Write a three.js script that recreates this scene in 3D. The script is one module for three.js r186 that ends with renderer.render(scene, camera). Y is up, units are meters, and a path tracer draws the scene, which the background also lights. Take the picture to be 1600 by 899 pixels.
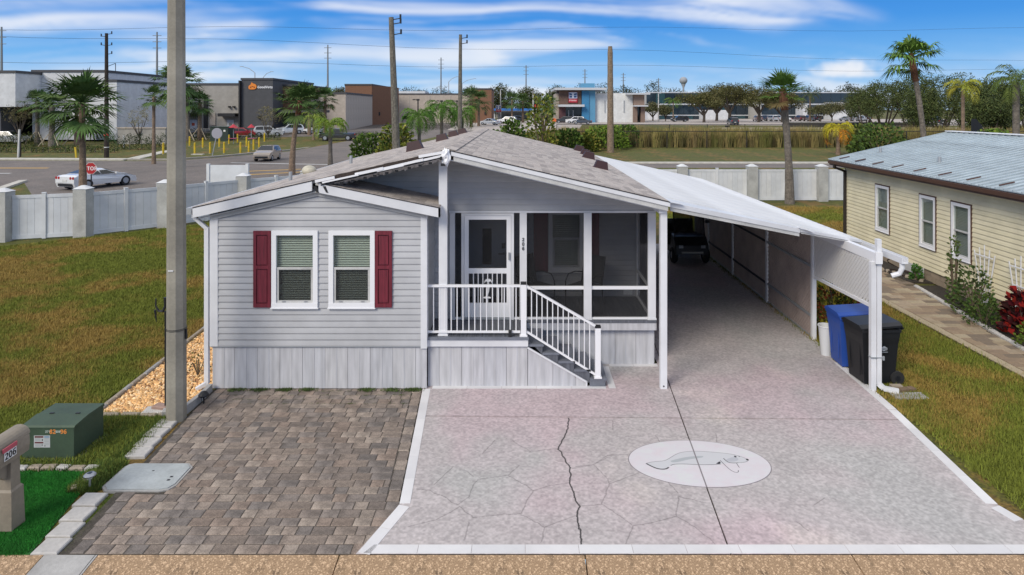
import * as THREE from 'three';
import { mergeGeometries } from 'three/addons/utils/BufferGeometryUtils.js';
import { ImprovedNoise } from 'three/addons/math/ImprovedNoise.js';
import { FontLoader } from 'three/addons/loaders/FontLoader.js';
import { TextGeometry } from 'three/addons/geometries/TextGeometry.js';

// ---------------------------------------------------------------- camera, sky, sun, exposure
const scene = new THREE.Scene();
const F = 1043, CX = 812, CY = 170, H = 5.1;            // focal length in photo pixels, horizon point, eye height in metres
const camera = new THREE.PerspectiveCamera(2 * Math.atan(449.5 / F) * 180 / Math.PI, 1600 / 899, 0.1, 3000);
camera.position.set(0, H, 0);
camera.lookAt(0, H, -10);
camera.setViewOffset(1600, 899, 800 - CX, 449.5 - CY, 1600, 899);   // shifted lens: verticals stay upright
camera.updateProjectionMatrix();

const renderer = new THREE.WebGLRenderer({ antialias: true });
renderer.setSize(1024, 575);
renderer.toneMapping = THREE.LinearToneMapping;
const EXP = 1.0; renderer.toneMappingExposure = EXP;
renderer.shadowMap.enabled = true;

function rng(seed) { let a = seed >>> 0; return () => { a = (a + 0x6D2B79F5) | 0; let t = Math.imul(a ^ (a >>> 15), 1 | a); t = (t + Math.imul(t ^ (t >>> 7), 61 | t)) ^ t; return ((t ^ (t >>> 14)) >>> 0) / 4294967296; }; }
const R = rng(2061);
const perlin = new ImprovedNoise();
const fbm = (x, y, z, o = 4) => { let s = 0, a = 0.5, k = 1; for (let i = 0; i < o; i++) { s += a * perlin.noise(x * k, y * k, z * k + i * 7.3); a *= 0.5; k *= 2.03; } return s; };
const clamp = (v, a = 0, b = 1) => Math.min(b, Math.max(a, v));
const mix = (a, b, t) => a + (b - a) * t;
const sstep = (a, b, v) => { const t = clamp((v - a) / (b - a)); return t * t * (3 - 2 * t); };
const lin = c => c <= 0.04045 ? c / 12.92 : Math.pow((c + 0.055) / 1.055, 2.4);

function makeSky() {
  const W = 2048, HH = 1024, data = new Float32Array(W * HH * 4);
  const stops = [[-90, 186, 206, 226], [0, 186, 214, 240], [1.6, 164, 205, 243], [4, 118, 182, 240], [7, 76, 153, 231], [10, 58, 136, 222], [25, 60, 134, 214], [90, 74, 142, 214]]
    .map(s => [s[0], lin(s[1] / 255), lin(s[2] / 255), lin(s[3] / 255)]);
  for (let j = 0; j < HH; j++) {
    const el = ((j + 0.5) / HH - 0.5) * Math.PI, eld = el * 180 / Math.PI, sy = Math.sin(el), cy = Math.cos(el);
    let k = 0; while (k < stops.length - 2 && eld > stops[k + 1][0]) k++;
    const t = clamp((eld - stops[k][0]) / (stops[k + 1][0] - stops[k][0]));
    const b = [1, 2, 3].map(c => mix(stops[k][c], stops[k + 1][c], t));
    // the veil of high cloud closes in overhead and, as under any bright overcast, is brightest at the zenith
    const veil = sstep(11, 38, eld), lum = 0.89 + 0.58 * Math.max(0, sy), cl = [mix(0.99, 1, veil) * lum, mix(1.0, 0.95, veil) * lum, mix(1.035, 0.87, veil) * lum];
    for (let i = 0; i < W; i++) {
      const az = ((i + 0.5) / W - 0.5) * 2 * Math.PI, dx = cy * Math.cos(az), dz = cy * Math.sin(az);
      let c = 0;
      if (sy > -0.01) {
        const q = 1 / (Math.max(sy, 0) + 0.16), u = dx * q, v = dz * q;
        const wx = fbm(u * 0.7, v * 0.9, 3.1, 3) * 1.6, wy = fbm(u * 0.7 + 9, v * 0.9, 8.4, 3) * 1.2;
        const broad = fbm(u * 0.62 + wx * 0.4, v * 0.95 + wy * 0.4 + 4.0, 1.7, 4);
        const streak = fbm(u * 0.8 + wx * 0.8 + v * 0.2, v * 3.6 + wy * 1.4 + u * 0.5, 5.5, 5);
        c = sstep(-0.20, 0.30, broad + 0.04) * sstep(-0.30, 0.34, streak + 0.25 * broad) * 0.86;
        c = Math.max(c, sstep(6, 0, eld) * sstep(-0.25, 0.3, streak) * 0.5);
        // small flat-based cumulus low over the right-hand trees
        const pu = dx / Math.max(-dz, 1e-3), pv = sy / Math.max(-dz, 1e-3);
        if (dz < 0) {
          const ex = (pu - 0.487) / 0.052, ey = (pv - 0.0575) / 0.0155;
          const n = fbm(pu * 60, pv * 90, 2.2, 4) * 1.3;
          const base = sstep(0.043, 0.050, pv + n * 0.004);
          c = Math.max(c, sstep(1.25, 0.35, Math.hypot(ex, ey) + n * 0.6) * base * 0.95);
        }
      }
      c = mix(c, 0.62 + 0.38 * c, veil); const p = (j * W + i) * 4;
      for (let m = 0; m < 3; m++) data[p + m] = mix(b[m], cl[m], c * 0.92) / EXP;
      data[p + 3] = 1;
    }
  }
  const tex = new THREE.DataTexture(data, W, HH, THREE.RGBAFormat, THREE.FloatType);
  tex.mapping = THREE.EquirectangularReflectionMapping; tex.colorSpace = THREE.LinearSRGBColorSpace;
  tex.magFilter = tex.minFilter = THREE.LinearFilter; tex.wrapS = THREE.RepeatWrapping; tex.needsUpdate = true;
  return tex;
}
const sky = makeSky();
scene.background = sky; scene.environment = sky;

const sun = new THREE.DirectionalLight(new THREE.Color(1, 0.925, 0.80), 2.6);
sun.position.set(-42, 54, 42); sun.target.position.set(0, 0, -20); scene.add(sun, sun.target);
sun.castShadow = true; sun.shadow.radius = 44; sun.shadow.mapSize.set(4096, 4096);
Object.assign(sun.shadow.camera, { left: -90, right: 90, top: 120, bottom: -60, near: 1, far: 300 });

// ---------------------------------------------------------------- helpers
const at = (px, d) => (px - CX) / F * d;                               // photo column -> x at depth d
const hy = (py, d) => H - (py - CY) / F * d;                           // photo row -> height at depth d
const gd = py => F * H / (py - CY);                                    // photo row of a ground point -> depth
const G = (px, py) => { const d = gd(py); return [at(px, d), d]; };    // ground point [x, depth]
const terrain = d => 1.5 * clamp((d - 80) / 70);                       // the far lots lie a little higher
const V = (x, y, d) => new THREE.Vector3(x, y, -d);
const used = {};
function numbered(n) { if (!(n in used)) { used[n] = 0; return n; } used[n]++; return n + '_' + String(used[n]).padStart(3, '0'); }
function clean(g) {
  if (g.index) g = g.toNonIndexed();
  for (const k of Object.keys(g.attributes)) if (!['position', 'normal', 'uv', 'color'].includes(k)) g.deleteAttribute(k);
  if (!g.attributes.normal) g.computeVertexNormals();
  return g;
}
function metric(g) {                                                   // uv in metres by the dominant axis of each face
  g = clean(g); const p = g.attributes.position, uv = new Float32Array(p.count * 2), a = new THREE.Vector3(), b = new THREE.Vector3(), c = new THREE.Vector3();
  for (let i = 0; i < p.count; i += 3) {
    a.fromBufferAttribute(p, i); b.fromBufferAttribute(p, i + 1); c.fromBufferAttribute(p, i + 2);
    const n = b.clone().sub(a).cross(c.clone().sub(a)), ax = Math.abs(n.x), ay = Math.abs(n.y), az = Math.abs(n.z);
    [a, b, c].forEach((v, k) => { const o = (i + k) * 2; if (ay >= ax && ay >= az) { uv[o] = v.x; uv[o + 1] = -v.z; } else if (az >= ax) { uv[o] = v.x; uv[o + 1] = v.y; } else { uv[o] = v.z; uv[o + 1] = v.y; } });
  }
  g.setAttribute('uv', new THREE.BufferAttribute(uv, 2)); return g;
}
function join(gs) {
  gs = (Array.isArray(gs) ? gs : [gs]).map(clean);
  if (gs.length === 1) return gs[0];
  const col = gs.every(g => g.attributes.color);
  gs.forEach(g => { if (!g.attributes.uv) metric(g); if (!col) g.deleteAttribute('color'); });
  return mergeGeometries(gs);
}
function obj(name, gs, mat, parent = scene, keepUV = false) {
  const g = keepUV ? join(gs) : metric(join(gs)); const m = new THREE.Mesh(g, mat);
  m.name = parent === scene ? numbered(name) : name; parent.add(m); return m;
}
function tag(o, label, category, group, kind) { o.userData.label = label; if (category) o.userData.category = category; if (group) o.userData.group = group; if (kind) o.userData.kind = kind; return o; }
function thing(name, label, category, group) { const g = new THREE.Group(); g.name = numbered(name); scene.add(g); return tag(g, label, category, group); }
function struct(name, gs, mat, label) { const m = obj(name, gs, mat); m.userData.kind = 'structure'; if (label) m.userData.label = label; return m; }
function rebase(g, x, y, d) { const p = V(x, y, d); g.children.forEach(c => c.position.sub(p)); g.position.copy(p); return g; }   // put the group's origin at its base
function place(o, x, d, turn = 0, y = 0) { o.position.set(x, y, -d); o.rotation.y = turn; return o; }
function copyOf(o, x, d, turn, y, label) { const c = o.clone(); c.name = numbered(o.name.replace(/_\d{3}$/, '')); c.userData = { ...o.userData }; if (label) c.userData.label = label; scene.add(c); return place(c, x, d, turn, y); }

function box(w, h, dp, x = 0, y = 0, d = 0) { const g = new THREE.BoxGeometry(w, h, dp).toNonIndexed(); g.translate(x, y, -d); return g; }         // centred
const ext = (x0, x1, y0, y1, d0, d1) => box(Math.abs(x1 - x0), Math.abs(y1 - y0), Math.abs(d1 - d0), (x0 + x1) / 2, (y0 + y1) / 2, (d0 + d1) / 2);   // by its limits
function prism(pts, vec) {                                             // planar loop of Vector3, pushed along vec
  const n = new THREE.Vector3(); for (let i = 0; i < pts.length; i++) { const a = pts[i], b = pts[(i + 1) % pts.length]; n.x += (a.y - b.y) * (a.z + b.z); n.y += (a.z - b.z) * (a.x + b.x); n.z += (a.x - b.x) * (a.y + b.y); }
  if (n.dot(vec) > 0) { pts = pts.slice().reverse(); n.negate(); }
  n.normalize();
  const u = Math.abs(n.y) < 0.9 ? new THREE.Vector3(0, 1, 0).cross(n).normalize() : new THREE.Vector3(1, 0, 0).cross(n).normalize(), v = n.clone().cross(u);
  const f2 = pts.map(p => new THREE.Vector2(p.dot(u), p.dot(v))), tri = THREE.ShapeUtils.triangulateShape(f2, []);
  const out = [], push = (...ps) => ps.forEach(p => out.push(p.x, p.y, p.z)), far = pts.map(p => p.clone().add(vec));
  tri.forEach(([a, b, c]) => { push(pts[a], pts[b], pts[c]); push(far[c], far[b], far[a]); });
  for (let i = 0; i < pts.length; i++) { const j = (i + 1) % pts.length; push(pts[j], pts[i], far[i]); push(pts[j], far[i], far[j]); }
  const g = new THREE.BufferGeometry(); g.setAttribute('position', new THREE.Float32BufferAttribute(out, 3)); g.computeVertexNormals(); return metric(g);
}
const slab = (pts, y0, y1) => prism(pts.map(([x, d]) => V(x, y0, d)), new THREE.Vector3(0, y1 - y0, 0));
function sheet(pts, y) {                                               // flat ground polygon laid over the terrain, cut where the terrain bends
  const out = []; const f2 = pts.map(([x, d]) => new THREE.Vector2(x, -d));
  for (const t of THREE.ShapeUtils.triangulateShape(f2, [])) {
    const tri = t.map(i => pts[i]);
    for (const [a, b] of [[-1e5, 80], [80, 150], [150, 1e5]]) {
      const q = clipHalf(clipHalf(tri, 0, 1, a), 0, -1, -b);
      for (let k = 1; k < q.length - 1; k++) { const [A, B, C] = [q[0], q[k], q[k + 1]], s = (B[0] - A[0]) * (C[1] - A[1]) - (B[1] - A[1]) * (C[0] - A[0]); if (Math.abs(s) < 1e-7) continue; (s > 0 ? [A, B, C] : [A, C, B]).forEach(p => out.push(p[0], terrain(p[1]) + y, -p[1])); }
    }
  }
  const g = new THREE.BufferGeometry(); g.setAttribute('position', new THREE.Float32BufferAttribute(out, 3)); g.computeVertexNormals(); return metric(g);
}
function rod(a, b, r, r2 = r, seg = 8) { const v = b.clone().sub(a), g = new THREE.CylinderGeometry(r2, r, v.length(), seg, 1); g.applyQuaternion(new THREE.Quaternion().setFromUnitVectors(new THREE.Vector3(0, 1, 0), v.clone().normalize())); const m = a.clone().add(b).multiplyScalar(0.5); g.translate(m.x, m.y, m.z); return clean(g); }
function bar(a, b, w, h, up = new THREE.Vector3(0, 1, 0)) { const v = b.clone().sub(a), L = v.length(); v.normalize(); let s = v.clone().cross(up); if (s.lengthSq() < 1e-6) s.set(1, 0, 0); s.normalize(); const u = s.clone().cross(v); const g = new THREE.BoxGeometry(L, h, w); g.applyMatrix4(new THREE.Matrix4().makeBasis(v, u, s)); const m = a.clone().add(b).multiplyScalar(0.5); g.translate(m.x, m.y, m.z); return clean(g); }
function tube(pts, radii, seg = 8) {                                   // tapered tube through points
  const out = [], n = pts.length, rings = []; let prev = new THREE.Vector3(1, 0, 0.01).normalize();
  for (let i = 0; i < n; i++) { const t = pts[Math.min(i + 1, n - 1)].clone().sub(pts[Math.max(i - 1, 0)]).normalize(); const s = prev.clone().sub(t.clone().multiplyScalar(prev.dot(t))); if (s.lengthSq() < 1e-4) s.set(0, 0, 1).sub(t.clone().multiplyScalar(t.z)); s.normalize(); prev = s; const u = t.clone().cross(s); const r = Array.isArray(radii) ? radii[i] : radii; rings.push([...Array(seg)].map((_, k) => { const a = k / seg * Math.PI * 2; return pts[i].clone().addScaledVector(s, Math.cos(a) * r).addScaledVector(u, Math.sin(a) * r); })); }
  const push = (...p) => p.forEach(q => out.push(q.x, q.y, q.z));
  for (let i = 0; i < n - 1; i++) for (let k = 0; k < seg; k++) { const l = (k + 1) % seg; push(rings[i][k], rings[i][l], rings[i + 1][l]); push(rings[i][k], rings[i + 1][l], rings[i + 1][k]); }
  for (let k = 1; k < seg - 1; k++) { push(rings[0][0], rings[0][k + 1], rings[0][k]); push(rings[n - 1][0], rings[n - 1][k], rings[n - 1][k + 1]); }
  const g = new THREE.BufferGeometry(); g.setAttribute('position', new THREE.Float32BufferAttribute(out, 3)); g.computeVertexNormals(); return metric(g);
}
function chamferBox(w, h, dp, c) {                                     // box whose top edges are worn off; base at y = 0
  const a = w / 2, b = dp / 2, o = [], P = (x, y, z) => new THREE.Vector3(x, y, z), q = (p, r, s, t) => [p, r, s, p, s, t].forEach(v => o.push(v.x, v.y, v.z));
  const r0 = [P(-a, 0, b), P(a, 0, b), P(a, 0, -b), P(-a, 0, -b)], r1 = r0.map(v => P(v.x, h - c, v.z)), r2 = r0.map(v => P(v.x - Math.sign(v.x) * c, h, v.z - Math.sign(v.z) * c));
  for (let i = 0; i < 4; i++) { const j = (i + 1) % 4; q(r0[i], r0[j], r1[j], r1[i]); q(r1[i], r1[j], r2[j], r2[i]); }
  q(r2[0], r2[1], r2[2], r2[3]);
  const g = new THREE.BufferGeometry(); g.setAttribute('position', new THREE.Float32BufferAttribute(o, 3)); g.computeVertexNormals(); return metric(g);
}
function tint(g, c) { const n = g.attributes.position.count, a = new Float32Array(n * 3); for (let i = 0; i < n; i++) { a[i * 3] = c.r; a[i * 3 + 1] = c.g; a[i * 3 + 2] = c.b; } g.setAttribute('color', new THREE.BufferAttribute(a, 3)); return g; }
function clipHalf(poly, nx, nd, k) { const o = []; const s = p => p[0] * nx + p[1] * nd - k; for (let i = 0; i < poly.length; i++) { const a = poly[i], b = poly[(i + 1) % poly.length], sa = s(a), sb = s(b); if (sa >= 0) o.push(a); if ((sa >= 0) !== (sb >= 0)) { const t = sa / (sa - sb); o.push([mix(a[0], b[0], t), mix(a[1], b[1], t)]); } } return o; }

// ---------------------------------------------------------------- textures and materials
function tnoise(u, v, per, seed, oct = 4) {                            // tiling noise in -1..1
  let s = 0, a = 0.5, p = per; for (let o = 0; o < oct; o++) { const X = u * p, Y = v * p, xi = Math.floor(X), yi = Math.floor(Y), fx = X - xi, fy = Y - yi; const h = (i, j) => { let q = Math.imul(((i % p) + p) % p + 1, 374761393) ^ Math.imul(((j % p) + p) % p + 1, 668265263) ^ Math.imul(seed + o * 31, 2147483 ^ 0x9E3779B9); q = Math.imul(q ^ (q >>> 13), 1274126177); return ((q ^ (q >>> 16)) >>> 0) / 2147483648 - 1; }; const sx = fx * fx * (3 - 2 * fx), sy = fy * fy * (3 - 2 * fy); s += a * mix(mix(h(xi, yi), h(xi + 1, yi), sx), mix(h(xi, yi + 1), h(xi + 1, yi + 1), sx), sy); a *= 0.55; p *= 2; } return s;
}
function tex(size, metres, fn, srgb = true) {
  const d = new Uint8Array(size * size * 4); for (let j = 0; j < size; j++) for (let i = 0; i < size; i++) { const c = fn((i + 0.5) / size, (j + 0.5) / size), p = (j * size + i) * 4; for (let m = 0; m < 3; m++) d[p + m] = clamp(Array.isArray(c) ? c[m] : c) * 255; d[p + 3] = 255; }
  const t = new THREE.DataTexture(d, size, size); t.wrapS = t.wrapT = THREE.RepeatWrapping; t.magFilter = THREE.LinearFilter; t.minFilter = THREE.LinearMipmapLinearFilter; t.generateMipmaps = true; if (srgb) t.colorSpace = THREE.SRGBColorSpace; t.repeat.set(1 / metres[0], 1 / metres[1]); t.needsUpdate = true; return t;
}
const canvasTex = (w, h, draw) => { const c = document.createElement('canvas'); c.width = w; c.height = h; draw(c.getContext('2d'), w, h); const t = new THREE.CanvasTexture(c); t.colorSpace = THREE.SRGBColorSpace; t.anisotropy = 8; return t; };
const rgb = (r, g, b) => new THREE.Color().setRGB(r, g, b);
function mat(c, rough = 0.8, o = {}) { return new THREE.MeshStandardMaterial({ color: c instanceof THREE.Color ? c : new THREE.Color(c), roughness: rough, ...o }); }
const shade = (c, k) => new THREE.Color(c).multiplyScalar(k);

const tMottle = tex(512, [1.7, 1.7], (u, v) => 0.90 + 0.13 * tnoise(u, v, 4, 3, 6) + 0.05 * tnoise(u, v, 64, 9, 2));
const tSoft = tex(256, [2.1, 2.1], (u, v) => 0.955 + 0.06 * tnoise(u, v, 5, 13, 5));
const tStreak = tex(256, [0.9, 2.6], (u, v) => 0.93 + 0.10 * tnoise(u, v * 0.25 + 0.1, 16, 21, 3) + 0.06 * tnoise(u, v, 6, 5, 4));
const tSpeck = tex(512, [0.5, 0.5], (u, v) => { const n = tnoise(u, v, 48, 7, 3), m = tnoise(u, v, 6, 17, 4); return 0.82 + 0.26 * n + 0.12 * m; });
const tSpeckB = tex(512, [0.5, 0.5], (u, v) => 0.5 + 0.5 * tnoise(u, v, 64, 7, 3), false);
const tGrain = tex(512, [0.35, 1.4], (u, v) => 0.84 + 0.20 * tnoise(u, v * 0.12, 32, 31, 4) + 0.10 * tnoise(u, v, 5, 8, 3));
const tShingle = tex(512, [0.7, 0.7], (u, v) => { const n = tnoise(u, v, 100, 12, 2), m = tnoise(u, v, 6, 4, 4); return [0.86 + 0.24 * n + 0.08 * m, 0.855 + 0.24 * n + 0.07 * m, 0.85 + 0.24 * n + 0.06 * m]; });
const tBark = tex(256, [0.8, 1.0], (u, v) => 0.78 + 0.25 * tnoise(u, v, 10, 3, 4) + 0.12 * Math.sin(v * Math.PI * 2 * 14 + 2 * tnoise(u, v, 4, 9, 2)));
const tLawn = tex(1024, [5.3, 5.3], (u, v) => {
  const big = tnoise(u, v, 3, 41, 4), mid = tnoise(u, v, 14, 42, 4), fine = tnoise(u, v, 160, 43, 2), dry = sstep(0.0, 0.45, big * 0.8 + mid * 0.6), k = 0.86 + 0.35 * fine + 0.16 * mid;
  return [mix(0.40, 0.52, dry) * k, mix(0.41, 0.42, dry) * k, mix(0.12, 0.20, dry) * k];
});
const tLawnB = tex(512, [1.3, 1.3], (u, v) => 0.5 + 0.5 * tnoise(u, v, 60, 53, 3) + 0.25 * tnoise(u, v, 8, 54, 3), false);
const tRoad = tex(512, [9, 9], (u, v) => { const n = tnoise(u, v, 120, 61, 2), m = tnoise(u, v, 5, 62, 5); return [0.49 + 0.09 * n + 0.06 * m, 0.455 + 0.09 * n + 0.05 * m, 0.43 + 0.09 * n + 0.045 * m]; });
const tAggregate = tex(1024, [0.9, 0.9], (u, v) => {
  const a = tnoise(u, v, 54, 71, 2), b = tnoise(u, v, 108, 72, 2), c = tnoise(u, v, 5, 73, 4), dirt = sstep(0.05, 0.5, c), p = sstep(0.12, 0.34, a), q = sstep(0.15, 0.5, b);
  let r = mix(0.62, 0.80, p) - 0.14 * q, g = mix(0.515, 0.68, p) - 0.13 * q, bl = mix(0.40, 0.55, p) - 0.11 * q; const k = mix(1, 0.72, dirt * (1 - p * 0.7)); return [r * k, g * k, bl * k];
});
const tAggregateB = tex(1024, [0.9, 0.9], (u, v) => 0.4 + 0.6 * sstep(-0.1, 0.4, tnoise(u, v, 42, 71, 2)) + 0.3 * tnoise(u, v, 84, 72, 2), false);

const M = {
  siding: mat(rgb(0.485, 0.488, 0.502), 0.55, { map: tSoft }),
  skirt: mat(rgb(0.575, 0.575, 0.60), 0.65, { map: tStreak }),
  white: mat(rgb(0.76, 0.765, 0.79), 0.45, { map: tSoft }),
  whiteClean: mat(rgb(0.79, 0.79, 0.81), 0.4),
  offWhite: mat(rgb(0.64, 0.635, 0.62), 0.6, { map: tMottle }),
  wallCore: mat(rgb(0.33, 0.34, 0.36), 0.9),
  deck: mat(rgb(0.155, 0.165, 0.195), 0.7, { map: tGrain }),
  stair: mat(rgb(0.19, 0.205, 0.245), 0.6, { map: tMottle }),
  shutter: mat(rgb(0.225, 0.022, 0.042), 0.5, { map: tGrain }),
  black: mat(rgb(0.012, 0.012, 0.014), 0.5),
  rubber: mat(rgb(0.018, 0.018, 0.019), 0.85),
  darkMetal: mat(rgb(0.03, 0.03, 0.033), 0.45, { metalness: 0.4 }),
  steel: mat(rgb(0.42, 0.43, 0.45), 0.4, { metalness: 0.7 }),
  galv: mat(rgb(0.36, 0.38, 0.40), 0.55, { metalness: 0.35 }),
  glass: new THREE.MeshPhysicalMaterial({ color: rgb(0.86, 0.9, 0.88), roughness: 0.03, transmission: 1, thickness: 0, ior: 1.5 }),
  darkGlass: new THREE.MeshPhysicalMaterial({ color: rgb(0.018, 0.022, 0.026), roughness: 0.05, metalness: 0, specularIntensity: 1 }),
  room: mat(rgb(0.42, 0.41, 0.385), 0.95),
  blind: mat(rgb(0.56, 0.56, 0.52), 0.7),
  concrete: mat(rgb(0.43, 0.42, 0.405), 0.85, { map: tMottle, bumpMap: tSpeckB, bumpScale: 0.002 }),
  lightStone: mat(rgb(0.62, 0.595, 0.565), 0.85, { map: tMottle, bumpMap: tSpeckB, bumpScale: 0.002 }),
  tanStone: mat(rgb(0.43, 0.36, 0.28), 0.9, { map: tMottle, bumpMap: tSpeckB, bumpScale: 0.003 }),
  soil: mat(rgb(0.06, 0.048, 0.036), 0.95, { map: tSpeck, bumpMap: tSpeckB, bumpScale: 0.01 }),
  lawn: mat(rgb(0.82, 0.82, 0.82), 0.95, { map: tLawn, bumpMap: tLawnB, bumpScale: 0.015 }),
  road: mat(rgb(0.78, 0.78, 0.78), 0.92, { map: tRoad }),
  kerb: mat(rgb(1, 1, 1), 0.85, { map: tAggregate, bumpMap: tAggregateB, bumpScale: 0.004 }),
  paleRoad: mat(rgb(0.50, 0.44, 0.395), 0.9, { map: tMottle }),
  yellowPaint: mat(rgb(0.62, 0.36, 0.05), 0.7),
  whitePaint: mat(rgb(0.66, 0.66, 0.64), 0.7),
};

// ---------------------------------------------------------------- ground, lawns, roads
struct('ground', sheet([[-1400, 7.6], [1400, 7.6], [1400, 1800], [-1400, 1800]], -0.03), M.lawn, 'mown lawn and rough grass with dry brown patches');
struct('road', sheet([...[[-420, 251], [0, 250.5], [215, 251.5], [262, 251], [330, 247], [400, 240.5], [455, 236], [540, 224.5], [640, 212.5], [700, 209], [760, 207], [760, 212], [690, 218], [640, 226], [615, 236], [640, 252], [900, 255.5], [1800, 255.5]].map(p => G(...p)), ...[[1800, 261.5], [900, 262], [700, 270], [560, 288], [400, 310], [260, 318], [58, 318], [36, 283], [0, 297], [-160, 306], [-420, 306]].map(p => G(...p))], -0.026), M.road, 'brownish grey asphalt road behind the white fence');
struct('parking_lot', sheet([[-150, 98], [-68, 98], [-40, 106], [-14, 118], [-14, 170], [-150, 150]], -0.022), M.road);
struct('parking_lot', sheet([[13, 152], [70, 146], [150, 150], [190, 230], [60, 240], [5, 235], [0, 170]], -0.018), M.paleRoad, 'pale pinkish parking lot before the glass office building');
struct('parking_lot', sheet([[-40, 140], [10, 118], [14, 150], [0, 190], [-40, 190]], -0.022), M.paleRoad);
struct('dry_verge', sheet([[30, 118], [100, 112], [160, 118], [160, 138], [40, 138]], -0.014), mat(rgb(0.40, 0.33, 0.20), 0.95, { map: tMottle }));
// road markings
const line = (pts, w, m, nm = 'road_marking') => { for (let i = 0; i < pts.length - 1; i++) { const a = G(...pts[i]), b = G(...pts[i + 1]), dx = b[0] - a[0], dd = b[1] - a[1], l = Math.hypot(dx, dd), nx = -dd / l * w / 2, nd = dx / l * w / 2; struct(nm, sheet([[a[0] - nx, a[1] - nd], [b[0] - nx, b[1] - nd], [b[0] + nx, b[1] + nd], [a[0] + nx, a[1] + nd]], -0.02), m); } };
line([[-60, 262.3], [75, 262.3]], 0.5, M.yellowPaint); line([[-60, 270.5], [16, 270.5]], 0.35, M.whitePaint);
line([[372, 268], [470, 264]], 0.4, M.yellowPaint); line([[380, 273], [500, 267]], 0.4, M.yellowPaint); line([[360, 254], [520, 257]], 0.35, M.whitePaint);
// pale walks and kerbs of the far side
const kerbStrip = (px, w, h, nm, m) => { const c = px.map(p => G(...p)), L = [], Rr = []; c.forEach((p, i) => { const a = c[Math.max(0, i - 1)], b = c[Math.min(c.length - 1, i + 1)], l = Math.hypot(b[0] - a[0], b[1] - a[1]), nx = -(b[1] - a[1]) / l, nd = (b[0] - a[0]) / l; L.push([p[0] + nx * w / 2, p[1] + nd * w / 2]); Rr.push([p[0] - nx * w / 2, p[1] - nd * w / 2]); }); struct(nm, slab([...L, ...Rr.reverse()], -0.05, h), m); };
const mPaleWalk = mat(rgb(0.60, 0.57, 0.50), 0.9, { map: tMottle });
kerbStrip([[-420, 249.4], [0, 249], [150, 249.6], [200, 249.8]], 1.5, 0.1, 'pavement', mPaleWalk);
kerbStrip([[200, 250.2], [262, 250], [330, 246], [400, 239.5], [455, 235], [540, 223.5], [640, 212]], 0.4, 0.12, 'kerb', mat(rgb(0.42, 0.39, 0.34), 0.9, { map: tMottle }));
kerbStrip([[203, 249.3], [232, 242.5], [262, 236], [330, 230.5], [400, 225], [470, 219.5], [540, 213.5]], 1.3, 0.03, 'pavement', mPaleWalk);
kerbStrip([[300, 241.5], [318, 241.5]], 0.6, 0.06, 'pavement', mPaleWalk);
kerbStrip([[36, 283.5], [0, 296], [-40, 309]], 0.5, 0.1, 'kerb', mPaleWalk);
kerbStrip([[880, 254.8], [1800, 254.8]], 1.1, 0.08, 'kerb', mPaleWalk);
kerbStrip([[618, 236], [622, 232], [640, 226]], 0.5, 0.12, 'kerb', M.whitePaint);

// ---------------------------------------------------------------- concrete driveway
const DX0 = -2, DD0 = 7.5, DS = 9, DN = 1536;
const crackPx = [];
{ const z1 = a => a.map(([x, y]) => [540 + x / 2.91, 590 + y / 2.91]), z2 = a => a.map(([x, y]) => [900 + x / 3.47, 640 + y / 3.47]);
  crackPx.push([2.2, z1([[1015, 185], [1010, 235], [985, 290], [967, 325], [1000, 375], [1022, 410], [1020, 470], [1040, 545], [1065, 585], [1050, 630], [1065, 690], [1078, 800]])]);
  for (const c of [[[967, 325], [905, 328], [845, 340], [790, 310], [755, 285]], [[1030, 415], [1120, 400], [1190, 365]], [[1015, 480], [930, 492], [855, 515], [740, 445], [600, 465], [575, 500], [560, 545], [510, 580], [440, 540], [380, 512], [320, 508]], [[740, 445], [790, 400]], [[855, 515], [825, 560], [800, 620], [700, 625], [580, 638], [515, 585]], [[515, 590], [480, 612], [410, 648], [280, 680]], [[800, 625], [870, 660], [905, 682], [960, 660], [1045, 630]], [[905, 682], [890, 750]], [[540, 420], [580, 450]], [[680, 285], [620, 350]], [[490, 405], [400, 490]], [[560, 660], [540, 740]]]) crackPx.push([1.0, z1(c)]);
  for (const c of [[[0, 310], [95, 300], [170, 250], [285, 242]], [[95, 300], [170, 375], [180, 405], [150, 490], [140, 515], [20, 525]], [[180, 405], [340, 345]], [[140, 515], [240, 580], [310, 632], [410, 615], [545, 580], [555, 470], [700, 505]], [[545, 580], [650, 640], [755, 730]], [[310, 632], [270, 730]], [[555, 455], [500, 395]], [[200, 60], [200, 110]], [[430, 140], [455, 175]], [[760, 130], [765, 175]], [[1290, 520], [1350, 480]], [[1200, 610], [1260, 660]]]) crackPx.push([1.0, z2(c)]);
}
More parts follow.
